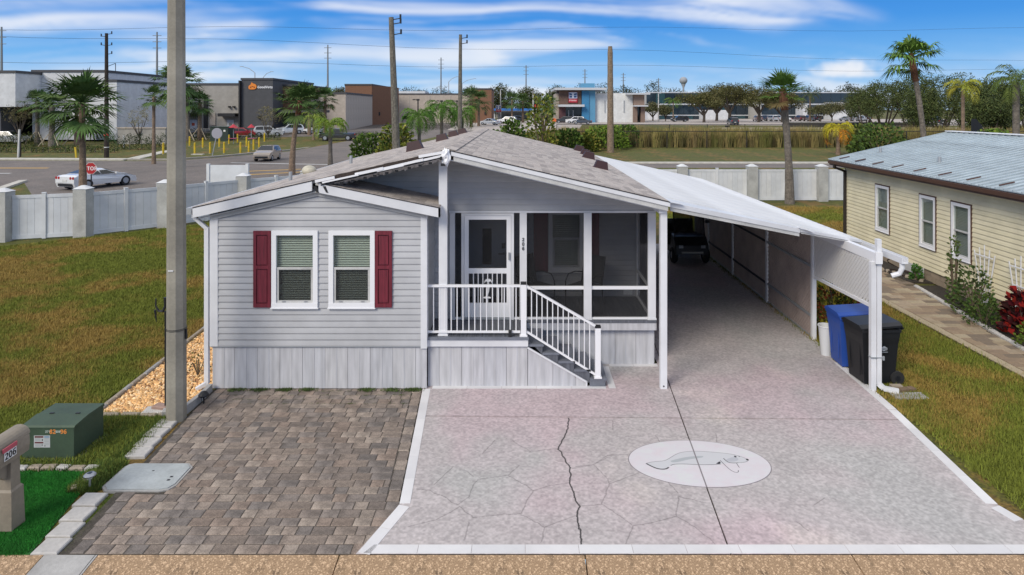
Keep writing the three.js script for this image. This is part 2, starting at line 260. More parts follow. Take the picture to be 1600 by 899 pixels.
const tDrive = (() => {
  const n = DN, d = new Uint8Array(n * n * 4), k = new Float32Array(n * n).fill(1), rr = rng(77);
  for (const [w, pl] of crackPx) { const P = pl.map(p => G(...p)); for (let i = 0; i < P.length - 1; i++) { const [x0, d0] = P[i], [x1, d1] = P[i + 1], L = Math.hypot(x1 - x0, d1 - d0), N = Math.ceil(L / 0.003); for (let s = 0; s <= N; s++) { const t = s / N, wob = 0.02 * perlin.noise((x0 + x1) * 3 + t * L * 9, i * 3.1, w) + 0.006 * perlin.noise(t * L * 50, i, w); const X = mix(x0, x1, t) + wob, D = mix(d0, d1, t) + wob * 0.7; const ci = (X - DX0) / DS * n, cj = (D - DD0) / DS * n, rad = (w > 1.5 ? 1.05 : 0.75) + rr() * 0.5; for (let a = -3; a <= 3; a++) for (let b = -3; b <= 3; b++) { const q = Math.hypot(a, b); if (q > rad + 0.8) continue; const I = Math.floor(ci) + a, J = Math.floor(cj) + b; if (I < 0 || J < 0 || I >= n || J >= n) continue; const v = w > 1.5 ? mix(0.36, 1, sstep(rad - 0.5, rad + 0.8, q)) : mix(0.82, 1, sstep(rad - 0.6, rad + 0.8, q)); k[J * n + I] = Math.min(k[J * n + I], v); } } } }
  for (let j = 0; j < n; j++) for (let i = 0; i < n; i++) {
    const u = i / n, v = j / n, a = tnoise(u, v, 4, 81, 4), b = tnoise(u, v, 5, 82, 4), m = tnoise(u, v, 22, 84, 3), f = tnoise(u, v, 256, 83, 2);
    const pink = sstep(-0.05, 0.5, a), cool = sstep(0.0, 0.55, b), pale = sstep(0.25, 0.7, -b * 0.9 + m * 0.2);
    let r = 0.715, g = 0.685, bl = 0.682; r += 0.026 * pink - 0.02 * cool + 0.05 * pale; g += -0.010 * pink - 0.002 * cool + 0.045 * pale; bl += 0.004 * pink - 0.006 * cool + 0.03 * pale;
    const t = (1 + 0.17 * f + 0.04 * m) * k[j * n + i], p = (j * n + i) * 4; d[p] = clamp(r * t) * 255; d[p + 1] = clamp(g * t) * 255; d[p + 2] = clamp(bl * t) * 255; d[p + 3] = 255;
  }
  const t = new THREE.DataTexture(d, n, n); t.wrapS = t.wrapT = THREE.RepeatWrapping; t.magFilter = THREE.LinearFilter; t.minFilter = THREE.LinearMipmapLinearFilter; t.generateMipmaps = true; t.colorSpace = THREE.SRGBColorSpace; t.needsUpdate = true; return t;
})();
const tDriveB = tex(512, [0.4, 0.4], (u, v) => 0.5 + 0.5 * tnoise(u, v, 40, 88, 3), false);
const driveUV = g => { const p = g.attributes.position, uv = g.attributes.uv; for (let i = 0; i < p.count; i++) uv.setXY(i, (p.getX(i) - DX0) / DS, (-p.getZ(i) - DD0) / DS); return g; };
const mDrive = mat(rgb(0.93, 0.93, 0.93), 0.8, { map: tDrive });
const drive = [[-1.88, 7.64], [-1.55, 8.6], [-1.77, 12.17], [-1.77, 12.29], [1.6, 12.29], [1.64, 13.36], [2.76, 13.36], [2.76, 25.2], [6.62, 25.2], [6.52, 14.8], [6.39, 11.3], [6.16, 8.58], [6.26, 8.26], [6.98, 7.64]];
{
  const root = new THREE.Group(); root.name = numbered('driveway'); scene.add(root); root.userData = { kind: 'structure', label: 'grey coated concrete driveway with fine cracks' };
  // two saw-cut joints leave four slabs
  const a = [2.9, 14.07], b = [2.42, 7.64], nx = a[1] - b[1], nd = -(a[0] - b[0]), l = Math.hypot(nx, nd), ux = nx / l, ud = nd / l, k = ux * a[0] + ud * a[1], g2 = 0.010, g3 = 0.021;
  const tri = THREE.ShapeUtils.triangulateShape(drive.map(p => new THREE.Vector2(p[0], p[1])), []);
  const mk = (s1, s2) => { const parts = []; for (const t of tri) { let q = t.map(i => drive[i]); q = clipHalf(q, s1 * ux, s1 * ud, s1 * k + g2); if (q.length < 3) continue; const m = [0.0168, 1], lm = Math.hypot(...m); q = clipHalf(q, s2 * m[0] / lm, s2 * m[1] / lm, s2 * 11.05 / lm + g3); if (q.length < 3) continue; const out = []; for (let i = 1; i < q.length - 1; i++) { const A = q[0], B = q[i], C = q[i + 1], s = (B[0] - A[0]) * (C[1] - A[1]) - (B[1] - A[1]) * (C[0] - A[0]); if (Math.abs(s) < 1e-7) continue; (s > 0 ? [A, B, C] : [A, C, B]).forEach(p => out.push(p[0], 0, -p[1])); }
      // skirts of the cut edges
      for (let i = 0; i < q.length; i++) { const A = q[i], B = q[(i + 1) % q.length]; const onA = Math.abs((A[0] * ux + A[1] * ud - k) - s1 * g2) < 1e-4 && Math.abs((B[0] * ux + B[1] * ud - k) - s1 * g2) < 1e-4; const f = p => (p[0] * m[0] + p[1] * m[1] - 11.05) / lm; const onB = Math.abs(f(A) - s2 * g3) < 1e-4 && Math.abs(f(B) - s2 * g3) < 1e-4; if (onA || onB) [[A, 0], [B, 0], [B, -0.03], [A, 0], [B, -0.03], [A, -0.03]].forEach(([p, y]) => out.push(p[0], y, -p[1])); }
      const g = new THREE.BufferGeometry(); g.setAttribute('position', new THREE.Float32BufferAttribute(out, 3)); g.computeVertexNormals(); g.setAttribute('uv', new THREE.Float32BufferAttribute(new Float32Array(out.length / 3 * 2), 2)); parts.push(g); } return driveUV(mergeGeometries(parts)); };
  for (const s1 of [1, -1]) for (const s2 of [1, -1]) obj('concrete_slab', mk(s1, s2), mDrive, root, true);
  obj('joint_bed', slab(drive, -0.06, -0.028), mat(rgb(0.014, 0.0135, 0.013), 0.95), root);
  // pale border band in pieces
  const mBand = [mat(rgb(0.73, 0.715, 0.72), 0.8, { map: tSoft }), mat(rgb(0.75, 0.74, 0.745), 0.8, { map: tSoft }), mat(rgb(0.70, 0.69, 0.70), 0.8, { map: tSoft })];
  let nB = 0;
  const band = (p, q, w, step, side = 1, skew = 0) => { const L = Math.hypot(q[0] - p[0], q[1] - p[1]), n = Math.max(1, Math.round(L / step)), tx = (q[0] - p[0]) / L, td = (q[1] - p[1]) / L, nx = -td * side, nd = tx * side; for (let i = 0; i < n; i++) { const s0 = L * i / n + 0.003, s1 = L * (i + 1) / n - 0.003, pt = (s, o) => [p[0] + tx * s + nx * o, p[1] + td * s + nd * o]; const e0 = i === 0 ? skew : 0; obj('border_piece', slab([pt(s0, 0.004), pt(s1, 0.004), pt(s1, w), pt(s0 + e0, w)], 0.0005, 0.005), mBand[nB++ % 3], root); } };
  band([-1.80, 7.645], [6.9, 7.645], 0.155, 0.62, 1, 0.1);
  band([-1.86, 7.67], [-1.555, 8.59], 0.15, 0.5, -1);
  band([-1.555, 8.61], [-1.765, 12.13], 0.14, 0.6, -1);
  band([-1.6, 12.285], [1.58, 12.285], 0.13, 0.62, -1);
  band([1.76, 12.17], [1.76, 13.2], 0.13, 0.6, 1);
  band([1.78, 13.34], [2.74, 13.34], 0.14, 0.5, -1);
  band([6.47, 13.4], [6.395, 11.3], 0.15, 0.72, -1); band([6.39, 11.28], [6.165, 8.6], 0.15, 0.72, -1); band([6.163, 8.57], [6.255, 8.28], 0.15, 0.4, -1); band([6.27, 8.25], [6.93, 7.68], 0.15, 0.45, -1);
  // oval with a line drawing of a manatee
  const tOval = canvasTex(1024, 640, (c, w, h) => {
    c.fillStyle = '#d6ccd0'; c.fillRect(0, 0, w, h); const rr = rng(5);
    for (let i = 0; i < 1500; i++) { const x = rr() * w, y = rr() * h, s = 8 + rr() * 60; c.fillStyle = rr() < 0.5 ? 'rgba(228,214,220,0.06)' : 'rgba(196,206,206,0.06)'; c.beginPath(); c.ellipse(x, y, s, s * 0.7, 0, 0, 7); c.fill(); }
    const X = z => (z - 85) / 1385 * w, Y = z => (z - 118) / 450 * h;       // coordinates read off the photograph's oval
    const path = pts => { c.beginPath(); c.moveTo(X(pts[0][0]), Y(pts[0][1])); for (let i = 1; i < pts.length - 1; i++) { const mx = (pts[i][0] + pts[i + 1][0]) / 2, my = (pts[i][1] + pts[i + 1][1]) / 2; c.quadraticCurveTo(X(pts[i][0]), Y(pts[i][1]), X(mx), Y(my)); } const e = pts[pts.length - 1]; c.lineTo(X(e[0]), Y(e[1])); };
    const body = [[250, 355], [300, 340], [430, 332], [480, 315], [600, 255], [700, 236], [820, 232], [940, 240], [1050, 250], [1150, 262], [1230, 285], [1285, 315], [1270, 338], [1200, 348], [1150, 350], [1070, 352], [985, 362], [900, 368], [760, 368], [620, 360], [520, 362], [470, 380], [420, 408], [370, 412], [300, 390], [250, 355]];
    path(body); c.fillStyle = '#c9c9cc'; c.fill();
    c.fillStyle = 'rgba(150,156,160,0.55)'; path([[500, 330], [620, 300], [740, 285], [860, 280], [840, 300], [700, 312], [560, 345], [500, 345], [500, 330]]); c.fill();
    c.fillStyle = 'rgba(170,172,178,0.6)'; path([[1060, 320], [1130, 290], [1200, 300], [1180, 330], [1080, 345], [1060, 320]]); c.fill();
    c.strokeStyle = '#6d6a6d'; c.lineWidth = 3.5; path(body.slice(0, 12)); c.stroke();
    c.strokeStyle = '#4a474a'; c.lineWidth = 5; path([[985, 362], [900, 368], [760, 368], [620, 360], [520, 362], [480, 375]]); c.stroke();
    c.strokeStyle = '#343236'; c.lineWidth = 11; path([[245, 355], [290, 385], [350, 410], [420, 410], [455, 392]]); c.stroke();
    c.fillStyle = '#35333a'; path([[940, 358], [1000, 325], [985, 362], [940, 358]]); c.fill();
    c.lineWidth = 6; path([[1045, 305], [1060, 345], [1110, 352], [1165, 350]]); c.stroke(); c.lineWidth = 4; path([[1000, 325], [1030, 400], [1070, 440], [1110, 440], [1122, 420]]); c.stroke(); path([[1145, 355], [1148, 395]]); c.stroke();
    c.lineWidth = 3; path([[1150, 350], [1215, 348], [1270, 335]]); c.stroke();
    c.fillStyle = '#2e2c30'; for (const [x, y, r] of [[1175, 288, 9], [1277, 319, 10], [1215, 287, 4]]) { c.beginPath(); c.ellipse(X(x), Y(y), r, r * 1.3, 0, 0, 7); c.fill(); }
  });
  const mOval = mat(rgb(0.93, 0.93, 0.93), 0.75, { map: tOval }), cx = 2.585, cd = 9.62, A = 1.0, B = 0.63, el = [];
  const rim = (ra, rb) => [...Array(72)].map((_, i) => { const t = i / 72 * Math.PI * 2, x = Math.cos(t) * ra, d = Math.sin(t) * rb, r = -0.05; return [cx + x * Math.cos(r) - d * Math.sin(r), cd + x * Math.sin(r) + d * Math.cos(r)]; });
  for (const s of [1, -1]) { const q = clipHalf(rim(A, B), s * ux, s * ud, s * k + g2), g = slab(q, 0.0005, 0.004); const p = g.attributes.position, uv = g.attributes.uv; for (let i = 0; i < p.count; i++) uv.setXY(i, (p.getX(i) - cx + A) / (2 * A), (-p.getZ(i) - cd + B) / (2 * B)); const o = obj('painted_oval', g, mOval, root, true); o.userData.label = 'pale oval painted with a manatee'; el.push(o); }
  const q2 = rim(A + 0.012, B + 0.012); obj('oval_outline', slab(q2, 0.0002, 0.002), mat(rgb(0.22, 0.2, 0.21), 0.8), root);
}
// kerb in cast lengths with open joints, and the street
for (const [x0, x1, m] of [[-11, -5.45, M.kerb], [-5.44, -4.86, M.concrete], [-4.85, -4.83, M.concrete], [-4.82, -2.07, M.kerb], [-2.055, 0.74, M.kerb], [0.755, 3.79, M.kerb], [3.805, 6.9, M.kerb], [6.915, 10, M.kerb]])
  struct('kerb', prism([V(x0, -0.15, 7.634), V(x0, -0.006, 7.634), V(x0, -0.02, 7.5), V(x0, -0.05, 7.25), V(x0, -0.09, 7.05), V(x0, -0.15, 7.05)], new THREE.Vector3(x1 - x0, 0, 0)), m);
struct('street', ext(-300, 300, -0.2, -0.09, -60, 7.045), M.road);
struct('verge', slab([[6.99, 7.63], [12, 7.63], [12, 8.2], [6.5, 8.2]], -0.05, -0.02), M.lawn);

// ---------------------------------------------------------------- paver parking pad
{
  const root = new THREE.Group(); root.name = numbered('paver_pad'); scene.add(root); root.userData = { kind: 'structure', label: 'parking pad of brownish grey concrete pavers' };
  const tones = [[0.33, 0.265, 0.218], [0.285, 0.233, 0.198], [0.385, 0.31, 0.255], [0.25, 0.215, 0.192], [0.35, 0.27, 0.218], [0.42, 0.345, 0.285], [0.30, 0.252, 0.22]].map(c => rgb(...c));
  const tPaver = tex(512, [0.6, 0.6], (u, v) => { const n = tnoise(u, v, 80, 91, 2), m = tnoise(u, v, 5, 92, 5); return 0.85 + 0.20 * n + 0.24 * m; });
  const mats = tones.map(c => mat(c, 0.9, { map: tPaver, bumpMap: tSpeckB, bumpScale: 0.002 }));
  const mMass = mat(rgb(1, 1, 1), 0.9, { map: tPaver, vertexColors: true });
  const leftX = d => mix(-5.17, -5.52, clamp((d - 7.66) / 3.6)), rightX = d => d < 8.6 ? mix(-1.885, -1.555, clamp((d - 7.66) / 0.94)) : mix(-1.555, -1.775, clamp((d - 8.6) / 3.55));
  const P = [], row = 0.17; let rN = 0;
  for (let d = 7.655; d < 12.1; d += row, rN++) {
    const dm = d + row / 2, xl = leftX(dm) + 0.175, xr = d < 8.62 ? rightX(d + row) + 0.1 : rightX(dm) - 0.18; let x = xl - (rN % 2) * 0.06;
    while (x < xr - 0.03) { let w = [0.27, 0.18, 0.27, 0.225][Math.floor(R() * 4)]; let a = Math.max(x, xl), b = Math.min(x + w, xr); if (xr - b < 0.08) b = xr; if (b - a > 0.05) P.push([a, b, d, d + row]); x = Math.max(x + w, b); }
  }
  for (let d = 7.66; d < 12.0; d += 0.255) { P.push([leftX(d + 0.1), leftX(d + 0.1) + 0.17, d, d + 0.253]); if (d > 8.6) P.push([rightX(d + 0.12) - 0.175, rightX(d + 0.12) - 0.003, d, Math.min(d + 0.253, 12.14)]); }
  P.sort((p, q) => p[2] - q[2]);
  const lid = [-5.62, -4.66, 8.9, 9.58], cache = {}, mass = [];
  P.forEach(([a, b, c, d], i) => {
    if (a > lid[0] - 0.05 && b < lid[1] + 0.1 && c > lid[2] - 0.1 && d < lid[3] + 0.1 && b < lid[1]) return;
    const w = Math.round((b - a - 0.007) * 200) / 200, l = Math.round((d - c - 0.007) * 200) / 200, t = Math.floor(R() * tones.length), y = -0.066 + (R() - 0.5) * 0.006;
    if (w < 0.03 || l < 0.03) return;
    if (root.children.length < 300) { const key = w + '|' + l + '|' + (i % 4); if (!cache[key]) { const g = chamferBox(w, 0.06, l, 0.008); const uv = g.attributes.uv; for (let q = 0; q < uv.count; q++) uv.setXY(q, uv.getX(q) + (i % 4) * 0.23, uv.getY(q) + (i % 4) * 0.41); cache[key] = g; } const m = new THREE.Mesh(cache[key], mats[t]); m.name = 'paver'; m.position.set((a + b) / 2, y, -(c + d) / 2); m.rotation.set((R() - 0.5) * 0.012, (R() - 0.5) * 0.02, (R() - 0.5) * 0.012); root.add(m); }
    else { const g = chamferBox(w, 0.06, l, 0.008); g.rotateY((R() - 0.5) * 0.02); g.translate((a + b) / 2, y, -(c + d) / 2); mass.push(tint(metric(g), tones[t])); }
  });
  if (mass.length) { const m = obj('paver_field', mass, mMass, root); m.userData.kind = 'stuff'; }
  obj('sand_bed', slab([[-5.3, 7.65], [-1.95, 7.65], [-1.62, 8.6], [-1.8, 12.14], [-5.6, 12.14]], -0.08, -0.012), mat(rgb(0.10, 0.085, 0.068), 0.95, { map: tSpeck }), root);
}
// grey access lid let into the pavers
{ const t = thing('access_lid', 'pale grey composite access lid let into the edge of the pavers', 'lid');
  const r = (x0, x1, d0, d1, s) => [[x0 + s, d0], [x1 - s * 1.6, d0], [x1 - s * 0.5, d0 + s * 0.4], [x1, d0 + s * 1.4], [x1, d1 - s], [x1 - s, d1], [x0 + s, d1], [x0 + s * 0.3, d1 - s * 0.3], [x0, d1 - s], [x0, d0 + s]];
  obj('lid', slab(r(-5.60, -4.68, 8.92, 9.56, 0.09), 0.0, 0.016), mat(rgb(0.44, 0.47, 0.47), 0.6, { map: tMottle }), t); obj('frame', slab(r(-5.63, -4.65, 8.89, 9.59, 0.1), -0.06, 0.004), M.concrete, t);
  for (const d of [9.12, 9.2]) obj('slot', ext(-4.83, -4.79, 0.0165, 0.0175, d, d + 0.035), M.black, t); obj('mark', ext(-5.16, -5.13, 0.0165, 0.0175, 9.36, 9.38), M.black, t); rebase(t, -5.14, -0.06, 9.24); }

// ---------------------------------------------------------------- grass blades, turf, gravel bed, stones
function tuft(n, spread, hgt, w, seed) { const r = rng(seed), out = []; for (let i = 0; i < n; i++) { const a = r() * 6.28, q = Math.sqrt(r()) * spread, x = Math.cos(a) * q, z = Math.sin(a) * q, b = r() * 6.28, l = hgt * (0.55 + r() * 0.6), lean = 0.2 + r() * 0.75, c = Math.cos(b), s = Math.sin(b); const tip = [x + c * lean * l, l * (1 - lean * 0.35), z + s * lean * l], ww = w * (0.7 + r() * 0.6); out.push(x - s * ww, 0, z + c * ww, x + s * ww, 0, z - c * ww, ...tip); } const g = new THREE.BufferGeometry(); g.setAttribute('position', new THREE.Float32BufferAttribute(out, 3)); g.computeVertexNormals(); g.setAttribute('uv', new THREE.Float32BufferAttribute(new Float32Array(n * 6), 2)); return g; }
const mBlade = mat(rgb(1, 1, 1), 0.9);
function scatter(name, label, geo, material, count, pick, color, scl, category) {
  const im = new THREE.InstancedMesh(geo, material, count), o = new THREE.Object3D(), c = new THREE.Color(); let n = 0, guard = 0;
  while (n < count && guard++ < count * 12) { const p = pick(); if (!p) continue; o.position.set(p[0], p[2] ?? -0.03, -p[1]); o.rotation.set(0, R() * 6.28, 0); const s = scl(p); o.scale.set(s, s * (0.8 + R() * 0.5), s); o.updateMatrix(); im.setMatrixAt(n, o.matrix); color(c, p); im.setColorAt(n, c); n++; }
  im.count = n; im.name = numbered(name); scene.add(im); tag(im, label, category, null, 'stuff'); im.instanceMatrix.needsUpdate = true; return im;
}
const lawnTone = (c, [x, d]) => { const a = fbm(x * 0.33, d * 0.33, 1.3, 4), b = fbm(x * 1.4, d * 1.4, 6.3, 3), dry = sstep(-0.10, 0.26, a * 1.2 + b * 0.7 + (R() - 0.5) * 0.28), k = 0.75 + R() * 0.5; return c.setRGB(mix(0.15, 0.29, dry) * k, mix(0.175, 0.195, dry) * k, mix(0.018, 0.045, dry) * k); };
const fenceD = x => x < -7 ? mix(23.9, 36, clamp((x + 20) / 13)) : 36.8;
const inBed = (x, d) => d > 11.1 && x > -7.3;
const inStones = (x, d) => (d < 9.55 && x > -9 && d > 7.5) || (Math.abs(x + 6.86) < 0.42 && d > 9.65 && d < 10.45);
scatter('lawn_grass', 'patchy olive and brown lawn grass', tuft(16, 0.10, 0.06, 0.006, 1), mBlade, 60000, () => { const d = 8 + Math.pow(R(), 1.5) * 22, x = -5.8 - R() * (d * 0.8); if (x < -0.8 * d - 1 || inBed(x, d) || inStones(x, d) || d > fenceD(x) - 0.1 || (x > -6.0 && d < 11.1 && d > 9.5)) return null; return [x, d]; }, lawnTone, p => 0.8 + R() * 0.7 + p[1] * 0.02, 'grass');
scatter('lawn_grass', 'mossy dry lawn grass between the driveway and the paver path', tuft(16, 0.10, 0.055, 0.006, 2), mBlade, 26000, () => { const d = 7.7 + Math.pow(R(), 1.4) * 27, x = 6.5 + R() * (d > 24 ? 12 : 3.1); if (x > 9.5 && d < 26) return null; if (d < 8.3 && x < 6.95 - (d - 7.65) * 1.0) return null; return [x, d]; }, lawnTone, p => 0.8 + R() * 0.7 + p[1] * 0.02, 'grass');
scatter('weeds', 'rough green weeds around the transformer and stones', tuft(14, 0.07, 0.075, 0.008, 3), mBlade, 5200, () => { const t = R(); if (t < 0.6) { const d = 9.45 + R() * 1.65, x = -7.4 + R() * 1.65; if (Math.abs(x + 6.86) < 0.4 && d > 9.72 && d < 10.4) return null; return [x, d]; } if (t < 0.8) { const d = 7.7 + R() * 1.1; return [mix(-5.24, -5.43, (d - 7.7) / 1.9) - R() * 0.06, d, -0.05]; } const d = 8.9 + R() * 0.7; return [-6.02 + R() * 0.32, d]; }, c => { const k = 0.6 + R() * 0.8, q = R(); c.setRGB(mix(0.06, 0.13, q) * k, mix(0.125, 0.15, q) * k, 0.018 * k); }, p => p[2] ? 0.4 + R() * 0.25 : 0.7 + R() * 0.6, 'weeds');
scatter('moss', 'small weeds and moss in the paver joints along the skirting', tuft(12, 0.05, 0.03, 0.006, 4), mBlade, 420, () => { const t = R(); if (t < 0.7) { const spots = [-5.1, -4.7, -4.25, -3.85, -2.75, -2.3, -2.0, -1.9], s = spots[Math.floor(R() * spots.length)]; return [s + (R() - 0.5) * (R() < 0.5 ? 0.12 : 0.3), 12.13 - R() * R() * 0.10, 0]; } const x = -5.3 + R() * 3.4; const r = Math.floor(R() * 4); return [x, 12.06 - 0.17 * r + (R() - 0.5) * 0.012, -0.006]; }, c => { const k = 0.5 + R() * 0.8; c.setRGB(0.07 * k, 0.11 * k, 0.022 * k); }, p => p[2] < 0 ? 0.35 + R() * 0.3 : 0.6 + R() * 0.8, 'moss');
{ const t = struct('artificial_turf', slab([[-9.4, 9.38], [-6.05, 9.38], [-5.86, 8.9], [-5.62, 7.64], [-9.4, 7.64]], -0.05, -0.012), mat(rgb(0.012, 0.13, 0.012), 0.95, { map: tSpeck }), 'patch of vivid green artificial turf'); }
scatter('turf_pile', 'vivid green artificial turf pile', tuft(22, 0.05, 0.028, 0.0035, 7), mBlade, 16000, () => { const d = 7.66 + R() * 1.7, x = -8.8 + R() * 3.1; if (x > mix(-5.66, -5.9, clamp((d - 7.64) / 1.3)) - (d > 8.9 ? (d - 8.9) * 0.45 : 0)) return null; if (Math.hypot(x + 6.22, d - 8.2) < 0.13) return null; return [x, d, -0.014]; }, (c, [x, d]) => { const n = 0.85 + 0.5 * fbm(x * 2.5, d * 2.5, 3, 3), k = n * (0.7 + R() * 0.5); c.setRGB(0.016 * k, 0.20 * k, 0.014 * k); }, () => 0.8 + R() * 0.5, 'turf');

// pale square stones along the pad
const stoneAt = [[-5.6, 8.70], [-5.55, 8.385], [-5.495, 8.075], [-5.45, 7.77], [-5.73, 10.81], [-5.72, 10.5], [-5.69, 10.19], [-5.65, 9.9]];
stoneAt.forEach(([x, d], i) => { const g = chamferBox(0.30, 0.05, 0.275, 0.012), p = g.attributes.position; for (let q = 0; q < p.count; q++) { const v = perlin.noise(p.getX(q) * 9 + i * 3, p.getZ(q) * 9, i); p.setX(q, p.getX(q) * (1 + 0.03 * v)); } const m = obj('stepping_stone', g, M.lightStone); m.position.set(x, -0.03, -d); m.rotation.y = 0.10 * (R() - 0.5); tag(m, i < 4 ? 'pale square concrete stone beside the artificial turf' : 'pale square concrete stone before the concrete pole', 'stone', i < 4 ? 'stones beside the turf' : 'stones before the pole'); });
// row of small edging blocks behind the turf
{ const t = thing('turf_edging', 'low row of worn edging blocks behind the artificial turf', 'edging'); let x = -7.6; while (x < -6.0) { const w = 0.17 + R() * 0.09, o = obj('block', chamferBox(w - 0.02, 0.07, 0.10, 0.015), R() < 0.35 ? M.lightStone : M.tanStone, t); o.position.set(x + w / 2, -0.035, -9.45 - R() * 0.03); o.rotation.y = (R() - 0.5) * 0.2; x += w; } for (const [bx, bd] of [[-5.98, 9.33], [-5.95, 9.15], [-5.99, 8.97]]) { const o = obj('block', chamferBox(0.09, 0.06, 0.14, 0.02), M.tanStone, t); o.position.set(bx, -0.035, -bd); o.rotation.y = 0.5 + R(); } rebase(t, -6.8, -0.03, 9.4); }
// gravel bed with its stones and edging
struct('gravel_bed', slab([[-7.05, 11.12], [-5.8, 11.12], [-5.66, 12.1], [-5.66, 20], [-7.3, 20]], -0.06, -0.018), mat(rgb(0.34, 0.22, 0.115), 0.95, { map: tSpeck }), 'bed under the tan river gravel');
{ const g = new THREE.IcosahedronGeometry(0.5, 1); const p = g.attributes.position; for (let i = 0; i < p.count; i++) { const k = 1 + 0.35 * perlin.noise(p.getX(i) * 2.1, p.getY(i) * 2.1, p.getZ(i) * 2.1 + 4); p.setXYZ(i, p.getX(i) * k * 1.25, p.getY(i) * k * 0.7, p.getZ(i) * k * 0.9); } g.computeVertexNormals();
  const im = new THREE.InstancedMesh(clean(g), mat(rgb(1, 1, 1), 0.75), 9500), o = new THREE.Object3D(), c = new THREE.Color(); let n = 0; while (n < 9500) { const d = 11.14 + Math.pow(R(), 1.4) * 8, x = -7.2 + R() * 1.55; if (x < mix(-7.02, -7.25, clamp((d - 11.1) / 4)) || (d < 12 && x > mix(-5.83, -5.68, d - 11.1))) continue; const s = 0.028 + R() * 0.034; o.position.set(x, -0.012 + R() * 0.02, -d); o.rotation.set(R() * 0.8, R() * 6.28, R() * 0.8); o.scale.setScalar(s); o.updateMatrix(); im.setMatrixAt(n, o.matrix); const q = R(), k = 0.75 + R() * 0.5; im.setColorAt(n, q < 0.6 ? c.setRGB(0.74 * k, 0.45 * k, 0.19 * k) : q < 0.85 ? c.setRGB(0.84 * k, 0.62 * k, 0.36 * k) : c.setRGB(0.42 * k, 0.22 * k, 0.10 * k)); n++; } im.name = numbered('gravel'); tag(im, 'orange tan river gravel beside the house', 'gravel', null, 'stuff'); scene.add(im); }
{ const t = thing('bed_edging', 'curved row of weathered edging stones along the gravel bed', 'edging'); let d = 11.12; while (d < 19.5) { const l = 0.22 + R() * 0.1, m = obj('edging_stone', chamferBox(0.085, 0.11, l - 0.015, 0.018), [M.tanStone, M.concrete, M.tanStone][Math.floor(R() * 3)], t); m.position.set(mix(-7.08, -7.32, clamp((d - 11.1) / 4.6)), -0.05, -d - l / 2); m.rotation.y = 0.05 + (R() - 0.5) * 0.08; d += l; }
  let x = -7.0; while (x < -5.95) { const w = 0.2 + R() * 0.2, m = obj('edging_stone', chamferBox(w - 0.02, 0.09, 0.10, 0.02), R() < 0.5 ? M.concrete : M.tanStone, t); m.position.set(x + w / 2, -0.045, -11.07 - R() * 0.03); m.rotation.y = (R() - 0.5) * 0.15; x += w; } rebase(t, -7.0, -0.03, 11.1); }
{ const t = thing('concrete_edging', 'short concrete kerb blocks between gravel bed and pavers', 'edging'); for (const [x0, d0, x1, d1] of [[-5.62, 11.2, -5.585, 11.62], [-5.58, 11.64, -5.6, 12.08]]) obj('kerb_block', bar(V(x0, 0.035, d0), V(x1, 0.035, d1), 0.075, 0.17), M.concrete, t); rebase(t, -5.6, -0.05, 11.65); }
{ const t = thing('stone_pile', 'flat paving stones stacked at the corner of the gravel bed', 'stones'); obj('flat_stone', chamferBox(0.42, 0.05, 0.26, 0.012).rotateY(0.1).translate(-6.1, 0.0, -11.22), M.lightStone, t); obj('flat_stone', chamferBox(0.26, 0.05, 0.16, 0.012).rotateY(-0.2).translate(-6.05, 0.05, -11.27), mat(rgb(0.40, 0.27, 0.22), 0.9, { map: tMottle }), t); obj('flat_stone', chamferBox(0.2, 0.09, 0.2, 0.012).rotateY(0.3).translate(-5.86, 0.0, -11.16), M.concrete, t); rebase(t, -6.05, 0, 11.22); }

// ---------------------------------------------------------------- house
const DA = 12.15, DB = 13.26, DC = 14.85, DR = 12.0, DE = 24.9;         // depths: front room wall, porch screen wall, porch back wall, front edge of roof, back
const RX = -1.29, RY = 4.36, LX = -5.89, LY = 3.32, EX = 2.68, EY = 3.43, SX = -3.67, SY = 3.775, TX = -1.45, TY = 3.32;
const kL = (RY - LY) / (RX - LX), kR = (RY - EY) / (EX - RX), kS = (SY - TY) / (TX - SX);
const roofY = x => x < RX ? RY - (RX - x) * kL : RY - (x - RX) * kR;
const FLOOR = 0.92;
const house = thing('house', 'grey clapboard mobile home with maroon shutters and a screened porch', 'house');
const EXPO = 0.1145;
function boardGeo(x0, x1, y, d, e = EXPO) { const z = -d; return prism([[0, -0.012], [0, 0.014], [0.014, 0.019], [e * 0.55, 0.012], [e + 0.004, 0.001], [e + 0.004, -0.012]].map(([a, b]) => new THREE.Vector3(x0, y + a, z + b)), new THREE.Vector3(x1 - x0, 0, 0)); }
const sidingMats = [M.siding, mat(rgb(0.475, 0.478, 0.492), 0.55, { map: tSoft }), mat(rgb(0.495, 0.498, 0.512), 0.55, { map: tSoft })];
function boards(parent, y0, y1, d, range, holes = [], xf = null, mats = sidingMats, e = EXPO) {
  let n = 0; for (let y = y0; y < y1 - 0.02; y += e, n++) {
    let [a, b] = range(y + e * 0.6); if (b - a < 0.06) continue; let segs = [[a, b]];
    for (const [hx0, hx1, hy0, hy1] of holes) if (y + e > hy0 && y < hy1) { for (const [ya, yb] of [[y, hy0], [hy1, y + e]]) if (yb - ya > 0.012) { const g = boardGeo(Math.max(a, hx0), Math.min(b, hx1), ya, d, yb - ya); if (xf) g.applyMatrix4(xf); obj('siding_board', g, mats[n % mats.length], parent); } segs = segs.flatMap(([p, q]) => [[p, Math.min(q, hx0)], [Math.max(p, hx1), q]].filter(([s, t]) => t - s > 0.02)); }
    for (const [p, q] of segs) { const g = boardGeo(p, q, y, d, Math.min(e, y1 - y)); if (xf) g.applyMatrix4(xf); obj('siding_board', g, mats[n % mats.length], parent); }
  }
}
